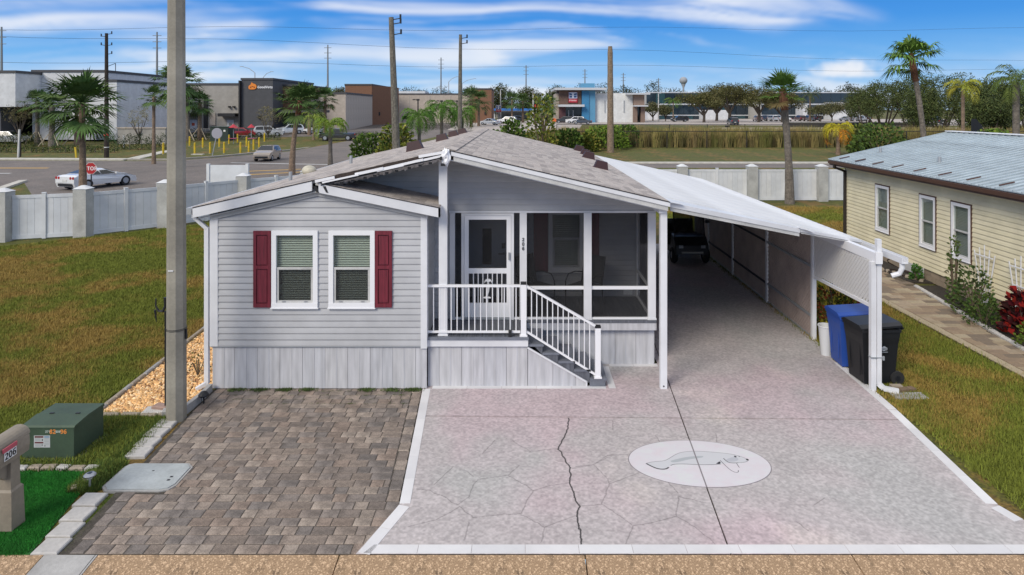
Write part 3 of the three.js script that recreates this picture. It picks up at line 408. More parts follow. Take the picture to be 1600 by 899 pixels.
// single-hung window facing +z at depth d; parts go under `parent`
function hungWindow(parent, x0, x1, y0, y1, d, o = {}) {
  const fw = o.fw ?? 0.085, gm = new THREE.Group(); gm.name = 'window'; parent.add(gm); const mf = o.frame ?? M.whiteClean, ym = mix(y0, y1, o.split ?? 0.5), xf = o.xf, A = (nm, gs, m, p = gm) => { gs = (Array.isArray(gs) ? gs : [gs]); if (xf) gs.forEach(g => g.applyMatrix4(xf)); return obj(nm, gs, m, p); };
  const f0 = d - 0.045, f1 = d + 0.03;
  A('frame', [ext(x0, x1, y1 - fw, y1, f0, f1), ext(x0, x1, y0, y0 + fw, f0 - 0.006, f1), ext(x0, x0 + fw, y0 + fw, y1 - fw, f0, f1), ext(x1 - fw, x1, y0 + fw, y1 - fw, f0, f1), ext(x0 - 0.014, x1 + 0.014, y0 - 0.02, y0 - 0.001, f0 - 0.02, f1)], mf);
  A('upper_pane', ext(x0 + fw, x1 - fw, ym + 0.03, y1 - fw, d - 0.004, d), o.glass ?? M.glass);
  const s = 0.04, a = x0 + fw + 0.002, b = x1 - fw - 0.002, c = y0 + fw + 0.002; 
  A('lower_sash', [ext(a, b, ym - 0.012, ym + 0.03, d - 0.026, d + 0.008), ext(a, b, c, c + s, d - 0.02, d + 0.012), ext(a, a + s, c + s, ym - 0.012, d - 0.02, d + 0.012), ext(b - s, b, c + s, ym - 0.012, d - 0.02, d + 0.012)], o.sash ?? M.offWhite);
  A('lower_pane', ext(a + s, b - s, c + s, ym - 0.012, d + 0.004, d + 0.008), o.glass ?? M.glass);
  if (o.screen) A('insect_screen', ext(a + s, b - s, c + s, ym - 0.012, d - 0.016, d - 0.0155), M.screen);
  if (o.locks !== false) for (const q of [0.2, 0.8]) A('latch', ext(mix(a, b, q) - 0.03, mix(a, b, q) + 0.03, c + 0.01, c + 0.028, d - 0.03, d - 0.02), M.steel);
  const sl = []; for (let y = y0 + fw + 0.03; y < y1 - fw; y += 0.042) sl.push(bar(V(x0 + fw, y, d + 0.06), V(x1 - fw, y, d + 0.06), 0.036, 0.003, new THREE.Vector3(0, 0.78, o.tilt ?? 0.62)));
  if (sl.length && o.blind !== false) A('blind', sl, o.blindMat ?? M.blind).userData.kind = 'stuff';
  A('reveal', [ext(x0 + fw - 0.02, x1 - fw + 0.02, y0 + fw - 0.02, y1 - fw + 0.02, d + 0.13, d + 0.14), ext(x0 + fw - 0.02, x0 + fw - 0.008, y0 + fw - 0.02, y1 - fw + 0.02, d + 0.03, d + 0.13), ext(x1 - fw + 0.008, x1 - fw + 0.02, y0 + fw - 0.02, y1 - fw + 0.02, d + 0.03, d + 0.13), ext(x0 + fw - 0.008, x1 - fw + 0.008, y0 + fw - 0.02, y0 + fw - 0.008, d + 0.03, d + 0.13), ext(x0 + fw - 0.008, x1 - fw + 0.008, y1 - fw + 0.008, y1 - fw + 0.02, d + 0.03, d + 0.13)], M.room);
  return gm;
}
M.screen = mat(rgb(0.02, 0.02, 0.022), 0.9, { transparent: true, opacity: 0.34 });

// front room wall
const wA = obj('front_wall', prism([V(-5.58, 0.6, DA + 0.16), V(-1.71, 0.6, DA + 0.16), V(-1.71, 3.28, DA + 0.16), V(SX, 3.66, DA + 0.16), V(-5.58, 3.28, DA + 0.16)], new THREE.Vector3(0, 0, -0.05)), M.wallCore, house);
const wins = [[at(425, DA), at(497, DA)], [at(514, DA), at(586, DA)]], wy = [hy(480, DA), hy(360, DA)];
const gableRange = y => { const l = y > 3.2 ? SX - (SY - 0.12 - y) / kL : -9, r = y > 3.2 ? SX + (SY - 0.12 - y) / kS : 9; return [Math.max(-5.49, l), Math.min(-1.80, r)]; };
boards(wA, 0.778, 3.68, DA, gableRange, wins.map(([a, b]) => [a + 0.02, b - 0.02, wy[0] + 0.02, wy[1] - 0.02]));
for (const [a, b] of wins) hungWindow(house, a, b, wy[0], wy[1], DA, { screen: true });
for (const [p0, p1] of [[397, 424], [586.5, 613]]) { const x0 = at(p0, DA), x1 = at(p1, DA), y0 = wy[0] + 0.005, y1 = wy[1] - 0.005, ym = hy(417, DA), s = 0.055, f = DA - 0.05; const sh = obj('shutter', [ext(x0, x0 + s, y0, y1, f, DA), ext(x1 - s, x1, y0, y1, f, DA), ext(x0 + s, x1 - s, y0, y0 + 0.07, f, DA), ext(x0 + s, x1 - s, y1 - 0.07, y1, f, DA), ext(x0 + s, x1 - s, ym - 0.03, ym + 0.03, f, DA), ext(x0 + s, x1 - s, y0 + 0.07, y1 - 0.07, f + 0.025, DA)], M.shutter, house); for (const [a, b] of [[y0 + 0.09, ym - 0.05], [ym + 0.05, y1 - 0.09]]) obj('raised_panel', prism([V(x0 + s + 0.014, a, f + 0.024), V(x1 - s - 0.014, a, f + 0.024), V(x1 - s - 0.014, b, f + 0.024), V(x0 + s + 0.014, b, f + 0.024)], new THREE.Vector3(0, 0, 0.018)), M.shutter, sh); }
obj('corner_trim', [ext(-5.635, -5.49, 0.78, 3.30, DA - 0.025, DA + 0.03), ext(-5.635, -5.60, 0.78, 3.30, DA + 0.03, DA + 0.14)], M.white, house);
obj('corner_trim', [ext(-1.80, -1.685, 0.74, 3.27, DA - 0.025, DA + 0.03), ext(-1.715, -1.685, 0.74, 3.27, DA + 0.03, DA + 0.14)], M.white, house);
obj('starter_strip', ext(-5.62, -1.70, 0.762, 0.778, DA - 0.018, DA + 0.02), M.galv, house);
// vertical skirting panels
const skirtMats = [M.skirt, mat(rgb(0.555, 0.56, 0.59), 0.65, { map: tStreak }), mat(rgb(0.59, 0.588, 0.605), 0.65, { map: tStreak })];
let nSk = 0;
function skirting(parent, x0, x1, y1fn, d, first = x0, step = 0.412) { const xs = [x0]; for (let x = first; x < x1 - 0.06; x += step) if (x > x0 + 0.05) xs.push(x); xs.push(x1); for (let i = 0; i < xs.length - 1; i++) { const a = xs[i] + 0.003, b = xs[i + 1] - 0.003; obj('skirting_panel', prism([V(a, 0.004, d), V(b, 0.004, d), V(b, y1fn(b), d), V(a, y1fn(a), d)], new THREE.Vector3(0, 0, -0.012)), skirtMats[nSk++ % 3], parent); const m = (a + b) / 2; if (b - a > 0.3) obj('panel_rib', prism([V(m - 0.012, 0.01, d), V(m + 0.012, 0.01, d), V(m + 0.012, y1fn(m) - 0.01, d), V(m - 0.012, y1fn(m) - 0.01, d)], new THREE.Vector3(0, 0, 0.005)), skirtMats[(nSk + 1) % 3], parent); } }
const skA = obj('skirting', ext(-5.58, -1.72, 0.0, 0.74, DA + 0.03, DA + 0.06), M.galv, house); skirting(skA, -5.6, -1.69, () => 0.762, DA + 0.01, at(366, DA));
obj('skirting_side', ext(-5.6, -5.585, 0.004, 0.78, DA + 0.02, DE - 0.1), M.skirt, house);
// body of the house behind the porch, and its long side walls
obj('body_wall', [ext(-5.55, 2.66, 0.0, 3.28, DC + 0.3, DE - 0.1), ext(-5.55, -1.75, 0.02, 3.26, DA + 0.3, DC + 0.29)], M.siding, house);
obj('body_gable', prism([V(-5.5, 3.285, DE - 0.3), V(2.6, 3.285, DE - 0.3), V(RX, RY - 0.14, DE - 0.3)], new THREE.Vector3(0, 0, 0.1)), M.siding, house);
const wSide = obj('side_wall', ext(-1.74, -1.70, 0.9, 3.26, DA + 0.14, DB + 0.05), M.siding, house);
const rotR = new THREE.Matrix4().makeRotationY(Math.PI / 2);               // local +z -> +x
{ const xf = new THREE.Matrix4().makeTranslation(-1.70, 0, 0).multiply(rotR); boards(wSide, 0.93, 3.25, 0.0, () => [DA + 0.15, DB - 0.03], [], xf); }
// porch gable wall above the screens, and the strip of wall left of the door
const wB = obj('gable_wall', [prism([V(-3.7, 3.07, DB + 0.06), V(2.66, 3.07, DB + 0.06), V(2.66, roofY(2.66) - 0.12, DB + 0.06), V(RX, RY - 0.12, DB + 0.06), V(-3.7, roofY(-3.7) - 0.12, DB + 0.06)], new THREE.Vector3(0, 0, -0.08)), ext(-1.84, -1.39, 0.9, 3.07, DB + 0.05, DB + 0.13)], M.wallCore, house);
boards(wB, 3.075, RY - 0.1, DB, y => [Math.max(-3.7, RX - (RY - 0.11 - y) / kL), Math.min(2.68, RX + (RY - 0.11 - y) / kR)]);
boards(wB, 0.93, 3.06, DB, () => [-1.695, -1.39]);
obj('header_trim', ext(-1.40, 2.70, 3.035, 3.075, DB - 0.035, DB + 0.06), M.white, house);
const colX = [[703, 711], [812, 823], [912, 924], [1012, 1024]].map(([a, b]) => [at(a, DB), at(b, DB)]);
colX.forEach(([a, b], i) => { const c = obj('porch_column', ext(a, b, FLOOR, 3.036, DB - 0.06, DB + 0.07), M.white, house); if (i) obj('column_foot', ext(a - 0.012, b + 0.012, FLOOR + 0.001, FLOOR + 0.035, DB - 0.07, DB + 0.08), M.white, c); });
// screens, rails and sills between the columns
const spans = [[colX[0][1], at(721, DB)], [at(803, DB), colX[1][0]], [colX[1][1], colX[2][0]], [colX[2][1], colX[3][0]]];
spans.forEach(([a, b], i) => { obj('insect_screen', ext(a + 0.001, b - 0.001, FLOOR + 0.03, 3.036, DB + 0.012, DB + 0.0125), M.screen, house); obj('sill_rail', ext(a, b, FLOOR + 0.002, FLOOR + 0.04, DB - 0.03, DB + 0.03), M.whiteClean, house); if (i > 1) obj('mid_rail', ext(a, b, hy(452, DB), hy(447, DB), DB - 0.025, DB + 0.01), M.whiteClean, house); });
// porch side screen on the carport side
const xS = 2.62; obj('side_screen', ext(xS, xS + 0.001, FLOOR + 0.03, 3.03, DB + 0.08, DC - 0.02), M.screen, house);
for (const [y0, y1] of [[FLOOR + 0.002, FLOOR + 0.045], [1.48, 1.54]]) obj('side_rail', ext(xS - 0.025, xS + 0.03, y0, y1, DB + 0.08, DC - 0.06), M.whiteClean, house);
obj('side_post', ext(xS - 0.03, xS + 0.04, FLOOR, 3.03, DC - 0.06, DC), M.whiteClean, house);
obj('porch_ceiling', ext(-1.7, 2.66, 3.036, 3.06, DB + 0.14, DC + 0.3), M.offWhite, house);
// porch floor of boards running inwards
const pf = obj('porch_floor', ext(-1.7, 2.66, FLOOR - 0.16, FLOOR - 0.03, DB + 0.0, DC + 0.1), M.deck, house);
{ const ms = [M.deck, mat(rgb(0.14, 0.152, 0.18), 0.7, { map: tGrain }), mat(rgb(0.17, 0.178, 0.205), 0.7, { map: tGrain })]; let i = 0; for (let x = -1.69; x < 2.6; x += 0.142) obj('floor_board', ext(x, Math.min(x + 0.136, 2.66), FLOOR - 0.03, FLOOR, DB - 0.05, DC), ms[i++ % 3], pf); }
// porch back wall with door and window
const wC = obj('porch_back_wall', ext(-1.7, 2.66, FLOOR, 3.03, DC + 0.18, DC + 0.22), M.wallCore, house);
const pw = [at(857, DC), at(912, DC), hy(424, DC), hy(329, DC)], pd = [at(730, DC), at(793, DC), FLOOR, FLOOR + 2.03];
boards(wC, FLOOR + 0.005, 3.03, DC, () => [-1.69, 2.66], [[pw[0] + 0.02, pw[1] - 0.02, pw[2] + 0.02, pw[3] - 0.02], [pd[0] - 0.05, pd[1] + 0.05, 0, pd[3] + 0.05]]);
hungWindow(house, pw[0], pw[1], pw[2], pw[3], DC, { split: 0.53, fw: 0.09 });
for (const [p0, p1] of [[834, 856], [916, 936]]) obj('shutter', [ext(at(p0, DC), at(p1, DC), pw[2], pw[3], DC - 0.045, DC - 0.02)], M.shutter, house);
obj('wall_outlet_vent', [ext(at(974, DC), at(988, DC), hy(460, DC), hy(451, DC), DC - 0.035, DC - 0.02)], M.white, house);
{ const t = obj('entry_door', ext(pd[0], pd[1], pd[2] + 0.01, pd[3], DC - 0.01, DC + 0.04), M.white, house); obj('door_frame', [ext(pd[0] - 0.06, pd[0] - 0.002, pd[2] + 0.005, pd[3] + 0.06, DC - 0.03, DC + 0.05), ext(pd[1] + 0.002, pd[1] + 0.06, pd[2] + 0.005, pd[3] + 0.06, DC - 0.03, DC + 0.05), ext(pd[0] - 0.06, pd[1] + 0.06, pd[3] + 0.002, pd[3] + 0.06, DC - 0.031, DC + 0.05)], M.white, t); const lx0 = at(754, DC), lx1 = at(768, DC), ly0 = hy(413, DC), ly1 = hy(357, DC); obj('door_light', ext(lx0, lx1, ly0, ly1, DC - 0.014, DC - 0.0105), M.darkGlass, t); obj('light_frame', [ext(lx0 - 0.025, lx0 - 0.001, ly0 - 0.025, ly1 + 0.025, DC - 0.02, DC - 0.0105), ext(lx1 + 0.001, lx1 + 0.025, ly0 - 0.025, ly1 + 0.025, DC - 0.02, DC - 0.0105), ext(lx0, lx1, ly1 + 0.001, ly1 + 0.025, DC - 0.02, DC - 0.0105), ext(lx0, lx1, ly0 - 0.025, ly0 - 0.001, DC - 0.02, DC - 0.0105)], M.white, t); obj('deadbolt', [ext(at(784, DC), at(789, DC), hy(388, DC), hy(380, DC), DC - 0.03, DC - 0.0105)], M.black, t); obj('lever', [rod(V(at(788, DC), hy(396, DC), DC - 0.06), V(at(779, DC), hy(396, DC), DC - 0.06), 0.012), rod(V(at(787, DC), hy(396, DC), DC - 0.0105), V(at(787, DC), hy(396, DC), DC - 0.06), 0.02)], M.black, t); }
// screen door with balusters and a palm ornament
{ const x0 = at(721, DB), x1 = at(803, DB), f = DB - 0.03, yT = hy(333, DB);
  obj('door_jamb', [ext(x0, x0 + 0.055, FLOOR, yT, f - 0.02, DB + 0.05), ext(x1 - 0.055, x1, FLOOR, yT, f - 0.02, DB + 0.05), ext(x0 + 0.055, x1 - 0.055, yT - 0.045, yT, f - 0.02, DB + 0.05)], M.white, house);
  const a = x0 + 0.06, b = x1 - 0.06, s = 0.085, gy0 = hy(419, DB), gy1 = hy(343, DB), by1 = hy(427, DB), by0 = hy(473, DB), dT = yT - 0.05, dB = FLOOR + 0.045;
  const t = obj('screen_door', [ext(a, a + s, dB, dT, f, DB + 0.01), ext(b - s, b, dB, dT, f, DB + 0.01), ext(a + s, b - s, gy1, dT, f, DB + 0.01), ext(a + s, b - s, by1, gy0, f, DB + 0.01), ext(a + s, b - s, dB, by0, f, DB + 0.01)], M.whiteClean, house);
  obj('threshold', ext(x0 + 0.055, x1 - 0.055, FLOOR + 0.002, FLOOR + 0.04, DB - 0.04, DB + 0.04), M.galv, house);
  obj('door_screen', ext(a + s, b - s, gy0, gy1, DB - 0.008, DB - 0.0075), M.screen, t); obj('door_screen', ext(a + s, b - s, by0, by1, DB - 0.008, DB - 0.0075), M.screen, t);
  for (let k = 1; k <= 7; k++) { const x = mix(a + s, b - s, k / 8); obj('baluster', ext(x - 0.009, x + 0.009, by0, by1, f + 0.004, DB - 0.01), M.whiteClean, t); }
  const cx = (a + b) / 2, orn = [], z = f - 0.012, Y = py => hy(py, DB);
  orn.push(tube([V(cx - 0.02, Y(463), z), V(cx + 0.015, Y(455), z), V(cx + 0.03, Y(447), z), V(cx + 0.012, Y(440), z)], [0.02, 0.015, 0.013, 0.011], 6));
  for (let k = 0; k < 7; k++) { const an = -0.3 + k * 0.62, r = 0.085, ex = Math.cos(an) * r, ey = Math.sin(an) * r * 0.55; orn.push(tube([V(cx + 0.012, Y(440), z), V(cx + 0.012 + ex * 0.55, Y(440) + ey * 0.6 + 0.035, z), V(cx + 0.012 + ex, Y(440) + ey - 0.012, z)], [0.012, 0.015, 0.004], 5)); }
  const mound = new THREE.SphereGeometry(0.085, 12, 8); mound.scale(1, 0.28, 0.2); mound.translate(cx - 0.01, Y(464.5), -z); orn.push(clean(mound)); obj('palm_ornament', orn, M.whiteClean, t);
  obj('handle', [ext(b - 0.05, b - 0.02, Y(405), Y(394), f - 0.05, f - 0.001)], M.steel, t);
}
// house number on the column
const font = await new FontLoader().loadAsync('fonts/droid/droid_sans_bold.typeface.json');
function text(str, size, depth) { const g = new TextGeometry(str, { font, size, depth, curveSegments: 4, bevelEnabled: false }); g.computeBoundingBox(); const b = g.boundingBox; g.translate(-(b.min.x + b.max.x) / 2, -(b.min.y + b.max.y) / 2, 0); return clean(g); }
[...'206'].forEach((c, i) => { const g = text(c, 0.066, 0.012); g.translate((colX[1][0] + colX[1][1]) / 2, hy(373.5 + i * 7, DB), -(DB - 0.061)); obj('house_number', g, M.black, house); });

// porch skirting and trims facing the driveway
obj('floor_edge', ext(0.13, 2.70, FLOOR - 0.05, FLOOR - 0.002, DB - 0.085, DB - 0.052), M.deck, house);
obj('skirt_trim', ext(0.13, 2.705, FLOOR - 0.2, FLOOR - 0.055, DB - 0.07, DB - 0.02), M.skirt, house);
const skB = obj('skirting', ext(0.2, 2.66, 0.0, FLOOR - 0.17, DB + 0.08, DB + 0.1), M.galv, house); skirting(skB, 0.14, 2.69, () => FLOOR - 0.2, DB + 0.06, at(962, DB)); obj('skirting_side', ext(2.675, 2.69, 0.004, FLOOR - 0.05, DB + 0.07, DE - 0.12), M.skirt, house);

// roof decks with shingles
const roofMats = [[0.55, 0.495, 0.455], [0.475, 0.425, 0.395], [0.62, 0.56, 0.515], [0.415, 0.372, 0.348], [0.58, 0.515, 0.475]].map(c => rgb(...c)), shMat = roofMats.map(c => mat(c, 0.95, { map: tShingle, bumpMap: tSpeckB, bumpScale: 0.003 })), shMass = mat(rgb(1, 1, 1), 0.95, { map: tShingle, vertexColors: true });
function roofPlane(name, x0, y0, x1, y1, dFn, nSingle, parent = house) {   // ridge (x0,y0) down to eave (x1,y1)
  const [d0, d1] = dFn, L = Math.hypot(x1 - x0, y1 - y0), dir = Math.sign(x1 - x0), ang = Math.atan2(y1 - y0, x1 - x0), n = new THREE.Vector3(-(y1 - y0) * dir, Math.abs(x1 - x0), 0).normalize();
  const deck = obj(name, prism([V(x0, y0, d0 + 0.01), V(x1, y1, d0 + 0.01), V(x1, y1, d1), V(x0, y0, d1)], n.clone().multiplyScalar(-0.05)), M.offWhite, parent);
  const expo = 0.146, tab = 0.31, list = [];
  for (let s = L, c = 0; s > 0.02; s -= expo, c++) for (let d = d0 - (c % 2) * tab / 2 - (c % 3) * 0.04; d < d1; d += tab) { const a = Math.max(d, d0 - 0.02), b = Math.min(d + tab, d1); if (b - a > 0.03) list.push([s, a, b, c]); }
  list.sort((p, q) => (p[1] + (L - p[0]) * 0.2) - (q[1] + (L - q[0]) * 0.2));
  const gc = {}, mass = []; let k = 0;
  for (const [s, a, b, c] of list) {
    const w = Math.round((b - a - 0.008) * 200) / 200, len = Math.min(expo + 0.03, s), t = Math.floor(R() * 5), key = w + '|' + (k % 3) + '|' + len.toFixed(2);
    const mk = () => { const g = new THREE.BoxGeometry(len, 0.007, w).toNonIndexed(); metric(g); const uv = g.attributes.uv; for (let i = 0; i < uv.count; i++) uv.setXY(i, uv.getX(i) + (k % 3) * 0.27, uv.getY(i) + (k % 3) * 0.19); return g; };
    const sm = s - len / 2, t0 = sm / L, px = mix(x0, x1, t0) + n.x * 0.0075, py = mix(y0, y1, t0) + n.y * 0.0075, rz = dir > 0 ? ang : ang - Math.PI, tilt = -dir * 0.022;
    if (k < nSingle) { if (!gc[key]) gc[key] = mk(); const m = new THREE.Mesh(gc[key], shMat[t]); m.name = 'shingle'; m.position.set(px, py, -(a + b) / 2); m.rotation.z = rz + tilt * -1; deck.add(m); }
    else { const g = mk(); g.rotateZ(rz - tilt); g.translate(px, py, -(a + b) / 2); mass.push(tint(g, roofMats[t])); }
    k++;
  }
  if (mass.length) { const m = obj('shingle_field', mass, shMass, deck, true); m.userData.kind = 'stuff'; }
  return deck;
}
roofPlane('roof', RX, RY, EX, EY, [DR, DE], 190);
roofPlane('roof', RX, RY, LX, LY, [DR, DE], 90);
roofPlane('front_roof', SX, SY, TX, TY, [DR, DB], 80);
{ const cap = obj('ridge_caps', ext(RX - 0.02, RX + 0.02, RY - 0.03, RY - 0.02, DR + 0.1, DE), M.offWhite, house); for (let d = DR - 0.02; d < DE; d += 0.3) { const e = Math.min(d + 0.33, DE), g = [bar(V(RX + 0.075, RY + 0.006, d), V(RX + 0.075, RY + 0.010, e), 0.15, 0.008), bar(V(RX - 0.075, RY + 0.006, d), V(RX - 0.075, RY + 0.010, e), 0.15, 0.008)]; g[0].translate(-RX - 0.075, -RY, 0).rotateZ(-Math.atan(kR)).translate(RX + 0.073, RY + 0.002, 0); g[1].translate(-RX + 0.075, -RY, 0).rotateZ(Math.atan(kL)).translate(RX - 0.073, RY + 0.002, 0); obj('ridge_shingle', g, shMat[Math.floor(R() * 5)], cap); } }
// rakes: white boards, stepped on the porch side
const rake = (nm, xa, xb, off, hgt, d0, d1, m, yf = roofY) => obj(nm, prism([V(xa, yf(xa) - off, d0), V(xb, yf(xb) - off, d0), V(xb, yf(xb) - off - hgt, d0), V(xa, yf(xa) - off - hgt, d0)], new THREE.Vector3(0, 0, -(d1 - d0))), m, house);
rake('rake_board', RX + 0.06, EX + 0.02, 0.012, 0.075, DR - 0.03, DR + 0.03, M.white); rake('rake_board', RX + 0.10, EX - 0.01, 0.088, 0.085, DR - 0.005, DR + 0.035, M.offWhite); rake('drip_edge', RX + 0.03, EX + 0.02, -0.004, 0.015, DR - 0.036, DR + 0.02, M.darkMetal);
rake('soffit', RX, EX - 0.02, 0.17, 0.02, DR + 0.03, DB - 0.02, M.white); rake('soffit_frieze', RX, EX - 0.1, 0.19, 0.10, DB - 0.06, DB - 0.022, M.white);
const yS = x => x < SX ? SY - (SX - x) * kL : SY - (x - SX) * kS;
rake('rake_board', LX + 0.02, SX - 0.06, 0.012, 0.17, DR - 0.03, DR + 0.03, M.white, x => roofY(x)); rake('rake_board', SX + 0.06, TX + 0.02, 0.0, 0.17, DR - 0.03, DR + 0.03, M.white, yS);
rake('drip_edge', LX + 0.02, SX - 0.02, -0.004, 0.014, DR - 0.036, DR + 0.02, M.darkMetal, roofY); rake('drip_edge', SX + 0.1, TX + 0.02, -0.006, 0.012, DR - 0.036, DR + 0.02, M.darkMetal, yS);
for (const [a, b] of [[LX + 0.3, SX], [SX, TX - 0.26]]) rake('frieze_board', a, b, 0.19, 0.065, DA - 0.05, DA - 0.02, M.offWhite, yS);
rake('soffit', LX + 0.05, SX, 0.165, 0.02, DR + 0.03, DA - 0.02, M.offWhite, yS); rake('soffit', SX, TX - 0.02, 0.165, 0.02, DR + 0.03, DB - 0.02, M.offWhite, yS);
obj('eave_fascia', bar(V(TX + 0.005, TY - 0.085, DR - 0.03), V(TX + 0.005, TY - 0.085, DB - 0.04), 0.03, 0.17), M.white, house);
for (const [px, w] of [[490, 0.06], [505, 0.05]]) obj('torn_gap', prism([V(at(px, DR), 3.71, DR - 0.034), V(at(px, DR) + w, 3.71, DR - 0.034), V(at(px, DR) + w + 0.05, 3.59, DR - 0.034), V(at(px, DR) + 0.06, 3.6, DR - 0.034)], new THREE.Vector3(0, 0, 0.004)), M.black, house);
// storm-damaged rake on the left of the peak: bare board, loose white trim, crumpled soffit
const bareWood = mat(rgb(0.07, 0.05, 0.042), 0.9, { map: tGrain });
rake('bare_rake_board', SX + 0.05, RX - 0.05, -0.01, 0.10, DR - 0.01, DR + 0.03, bareWood);
for (const [p0, p1, o0, o1, w] of [[494, 524, -0.005, 0.0, 0.05], [505, 562, 0.045, 0.05, 0.03], [556, 600, 0.03, 0.035, 0.05], [590, 632, 0.065, 0.065, 0.025], [600, 662, 0.045, 0.04, 0.045], [655, 696, -0.03, -0.005, 0.05], [655, 692, 0.05, 0.05, 0.04]]) { const xa = at(p0, DR), xb = at(p1, DR); obj('loose_trim', bar(V(xa, roofY(xa) - o0 - 0.03, DR - 0.06), V(xb, roofY(xb) - o1 - 0.03, DR - 0.05 - R() * 0.03), 0.03, w), M.whiteClean, house); }
obj('drip_edge', bar(V(SX + 0.1, roofY(SX + 0.1) - 0.115, DR - 0.02), V(RX - 0.1, roofY(RX - 0.1) - 0.115, DR - 0.02), 0.05, 0.018), M.darkMetal, house);
{ const n = 70, out = [], pos = (i, j) => { const x = mix(SX + 0.15, RX - 0.12, i / n), w = 0.010 * Math.sin(i * 1.9 + j) + 0.03 * perlin.noise(i * 0.5, j * 1.3, 2); return V(x + 0.02 * perlin.noise(i, j, 7), roofY(x) - 0.125 - j * 0.024 + w * (j ? 1 : 0.2), DR + 0.0 + j * 0.09 + w); }; for (let i = 0; i < n; i++) for (let j = 0; j < 3; j++) { if ((i % 9 === 4) && j === 1) continue; const a = pos(i, j), b = pos(i + 1, j), c = pos(i + 1, j + 1), d = pos(i, j + 1); [a, d, c, a, c, b].forEach(v => out.push(v.x, v.y, v.z)); } const g = new THREE.BufferGeometry(); g.setAttribute('position', new THREE.Float32BufferAttribute(out, 3)); g.computeVertexNormals(); obj('crumpled_soffit', g, mat(rgb(0.52, 0.52, 0.53), 0.6, { side: THREE.DoubleSide }), house);
  rake('soffit_void', SX + 0.1, RX - 0.05, 0.13, 0.02, DR + 0.3, DB - 0.05, M.siding); for (let i = 0; i < 9; i++) { const x = mix(SX + 0.5, RX - 0.3, i / 8 + (R() - 0.5) * 0.05); obj('vent_hole', ext(x - 0.03, x + 0.03, roofY(x) - 0.185, roofY(x) - 0.15, DR - 0.015, DR + 0.0), M.black, house); } }
{ const g = new THREE.IcosahedronGeometry(0.1, 3), p = g.attributes.position; for (let i = 0; i < p.count; i++) { const v = new THREE.Vector3().fromBufferAttribute(p, i), k = 1 + 0.45 * perlin.noise(v.x * 22, v.y * 22, v.z * 22) + 0.2 * perlin.noise(v.x * 60, v.y * 60, v.z * 60); p.setXYZ(i, v.x * k * 0.8, v.y * k * 1.5, v.z * k * 0.9); } g.computeVertexNormals(); g.translate(at(697, DR), hy(246, DR) + 0.01, -(DR - 0.03)); obj('crumpled_trim_end', g, M.whiteClean, house); obj('trim_gap', [box(0.08, 0.045, 0.03, at(693, DR), hy(257, DR), DR - 0.08), box(0.035, 0.06, 0.03, at(690, DR), hy(247, DR), DR - 0.1)], M.black, house); }
// roof vents
const mVent = mat(rgb(0.04, 0.010, 0.013), 0.6, { map: tMottle });
function roofVent(x, d, s = 1) { const w = 0.38 * s, h = 0.2 * s, l = 0.26 * s, y = roofY(x) + 0.01, sg = x > RX ? -1 : 1, sl = Math.atan(x > RX ? -kR : kL); const g = prism([new THREE.Vector3(-w / 2, 0, l / 2), new THREE.Vector3(w / 2, 0, l / 2), new THREE.Vector3(w * 0.36, h, l * 0.3), new THREE.Vector3(-w * 0.36, h, l * 0.3)], new THREE.Vector3(0, 0.0, -l)); g.rotateZ(sl); g.translate(x, y, -d); const v = obj('roof_vent', g, mVent, house); const f = new THREE.BoxGeometry(w * 1.08, 0.008, l * 1.1); f.rotateZ(sl); f.translate(x, y + 0.004, -d); obj('flashing', clean(f), mat(rgb(0.12, 0.045, 0.035), 0.7), v); }
[[2.05, 16.9, 0.95], [2.12, 20.6, 1], [2.2, 22.4, 0.9], [2.15, 24.2, 1], [-2.6, 16.6, 1.1], [-2.4, 20.7, 1], [-2.3, 23.2, 0.95], [-2.1, 24.6, 0.9]].forEach(a => roofVent(...a));
{ const g = new THREE.SphereGeometry(0.19, 16, 10); g.scale(1, 0.75, 1); g.translate(-5.62, roofY(-5.62) + 0.07, -17.8); obj('roof_cap', g, mat(rgb(0.62, 0.58, 0.46), 0.6, { map: tMottle }), house); for (const [x, d, h] of [[-5.05, 14.7, 0.2], [-4.4, 17.4, 0.22]]) obj('vent_pipe', rod(V(x, roofY(x) - 0.02, d), V(x, roofY(x) + h, d), 0.04), M.galv, house); }
// gutters and downspouts
{ const gut = (x, y, d0, d1, s) => prism([[0, 0], [0, -0.11], [0.06 * s, -0.115], [0.11 * s, -0.06], [0.115 * s, 0.0], [0.10 * s, 0.0], [0.095 * s, -0.055], [0.055 * s, -0.1], [0.01 * s, -0.098], [0.01 * s, 0]].map(([a, b]) => V(x + a, y + b, d0)), new THREE.Vector3(0, 0, -(d1 - d0)));
  obj('gutter', gut(LX - 0.003, LY - 0.01, DR - 0.02, DE, -1), M.white, house); obj('gutter_end', ext(LX - 0.12, LX - 0.004, LY - 0.12, LY - 0.005, DR - 0.035, DR - 0.022), M.galv, house);
  const dsx = -5.695; obj('downspout', [bar(V(LX - 0.02, LY - 0.1, DR + 0.12), V(LX - 0.02, LY - 0.2, DR + 0.12), 0.08, 0.06), bar(V(LX - 0.02, LY - 0.19, DR + 0.12), V(dsx, LY - 0.40, DA - 0.0), 0.08, 0.06), bar(V(dsx, LY - 0.38, DA), V(dsx, 0.1, DA), 0.075, 0.075, new THREE.Vector3(0, 0, 1)), bar(V(dsx, 0.11, DA), V(dsx - 0.16, 0.02, DA - 0.08), 0.075, 0.06)], M.white, house); }
rebase(house, -1.45, 0, 18);

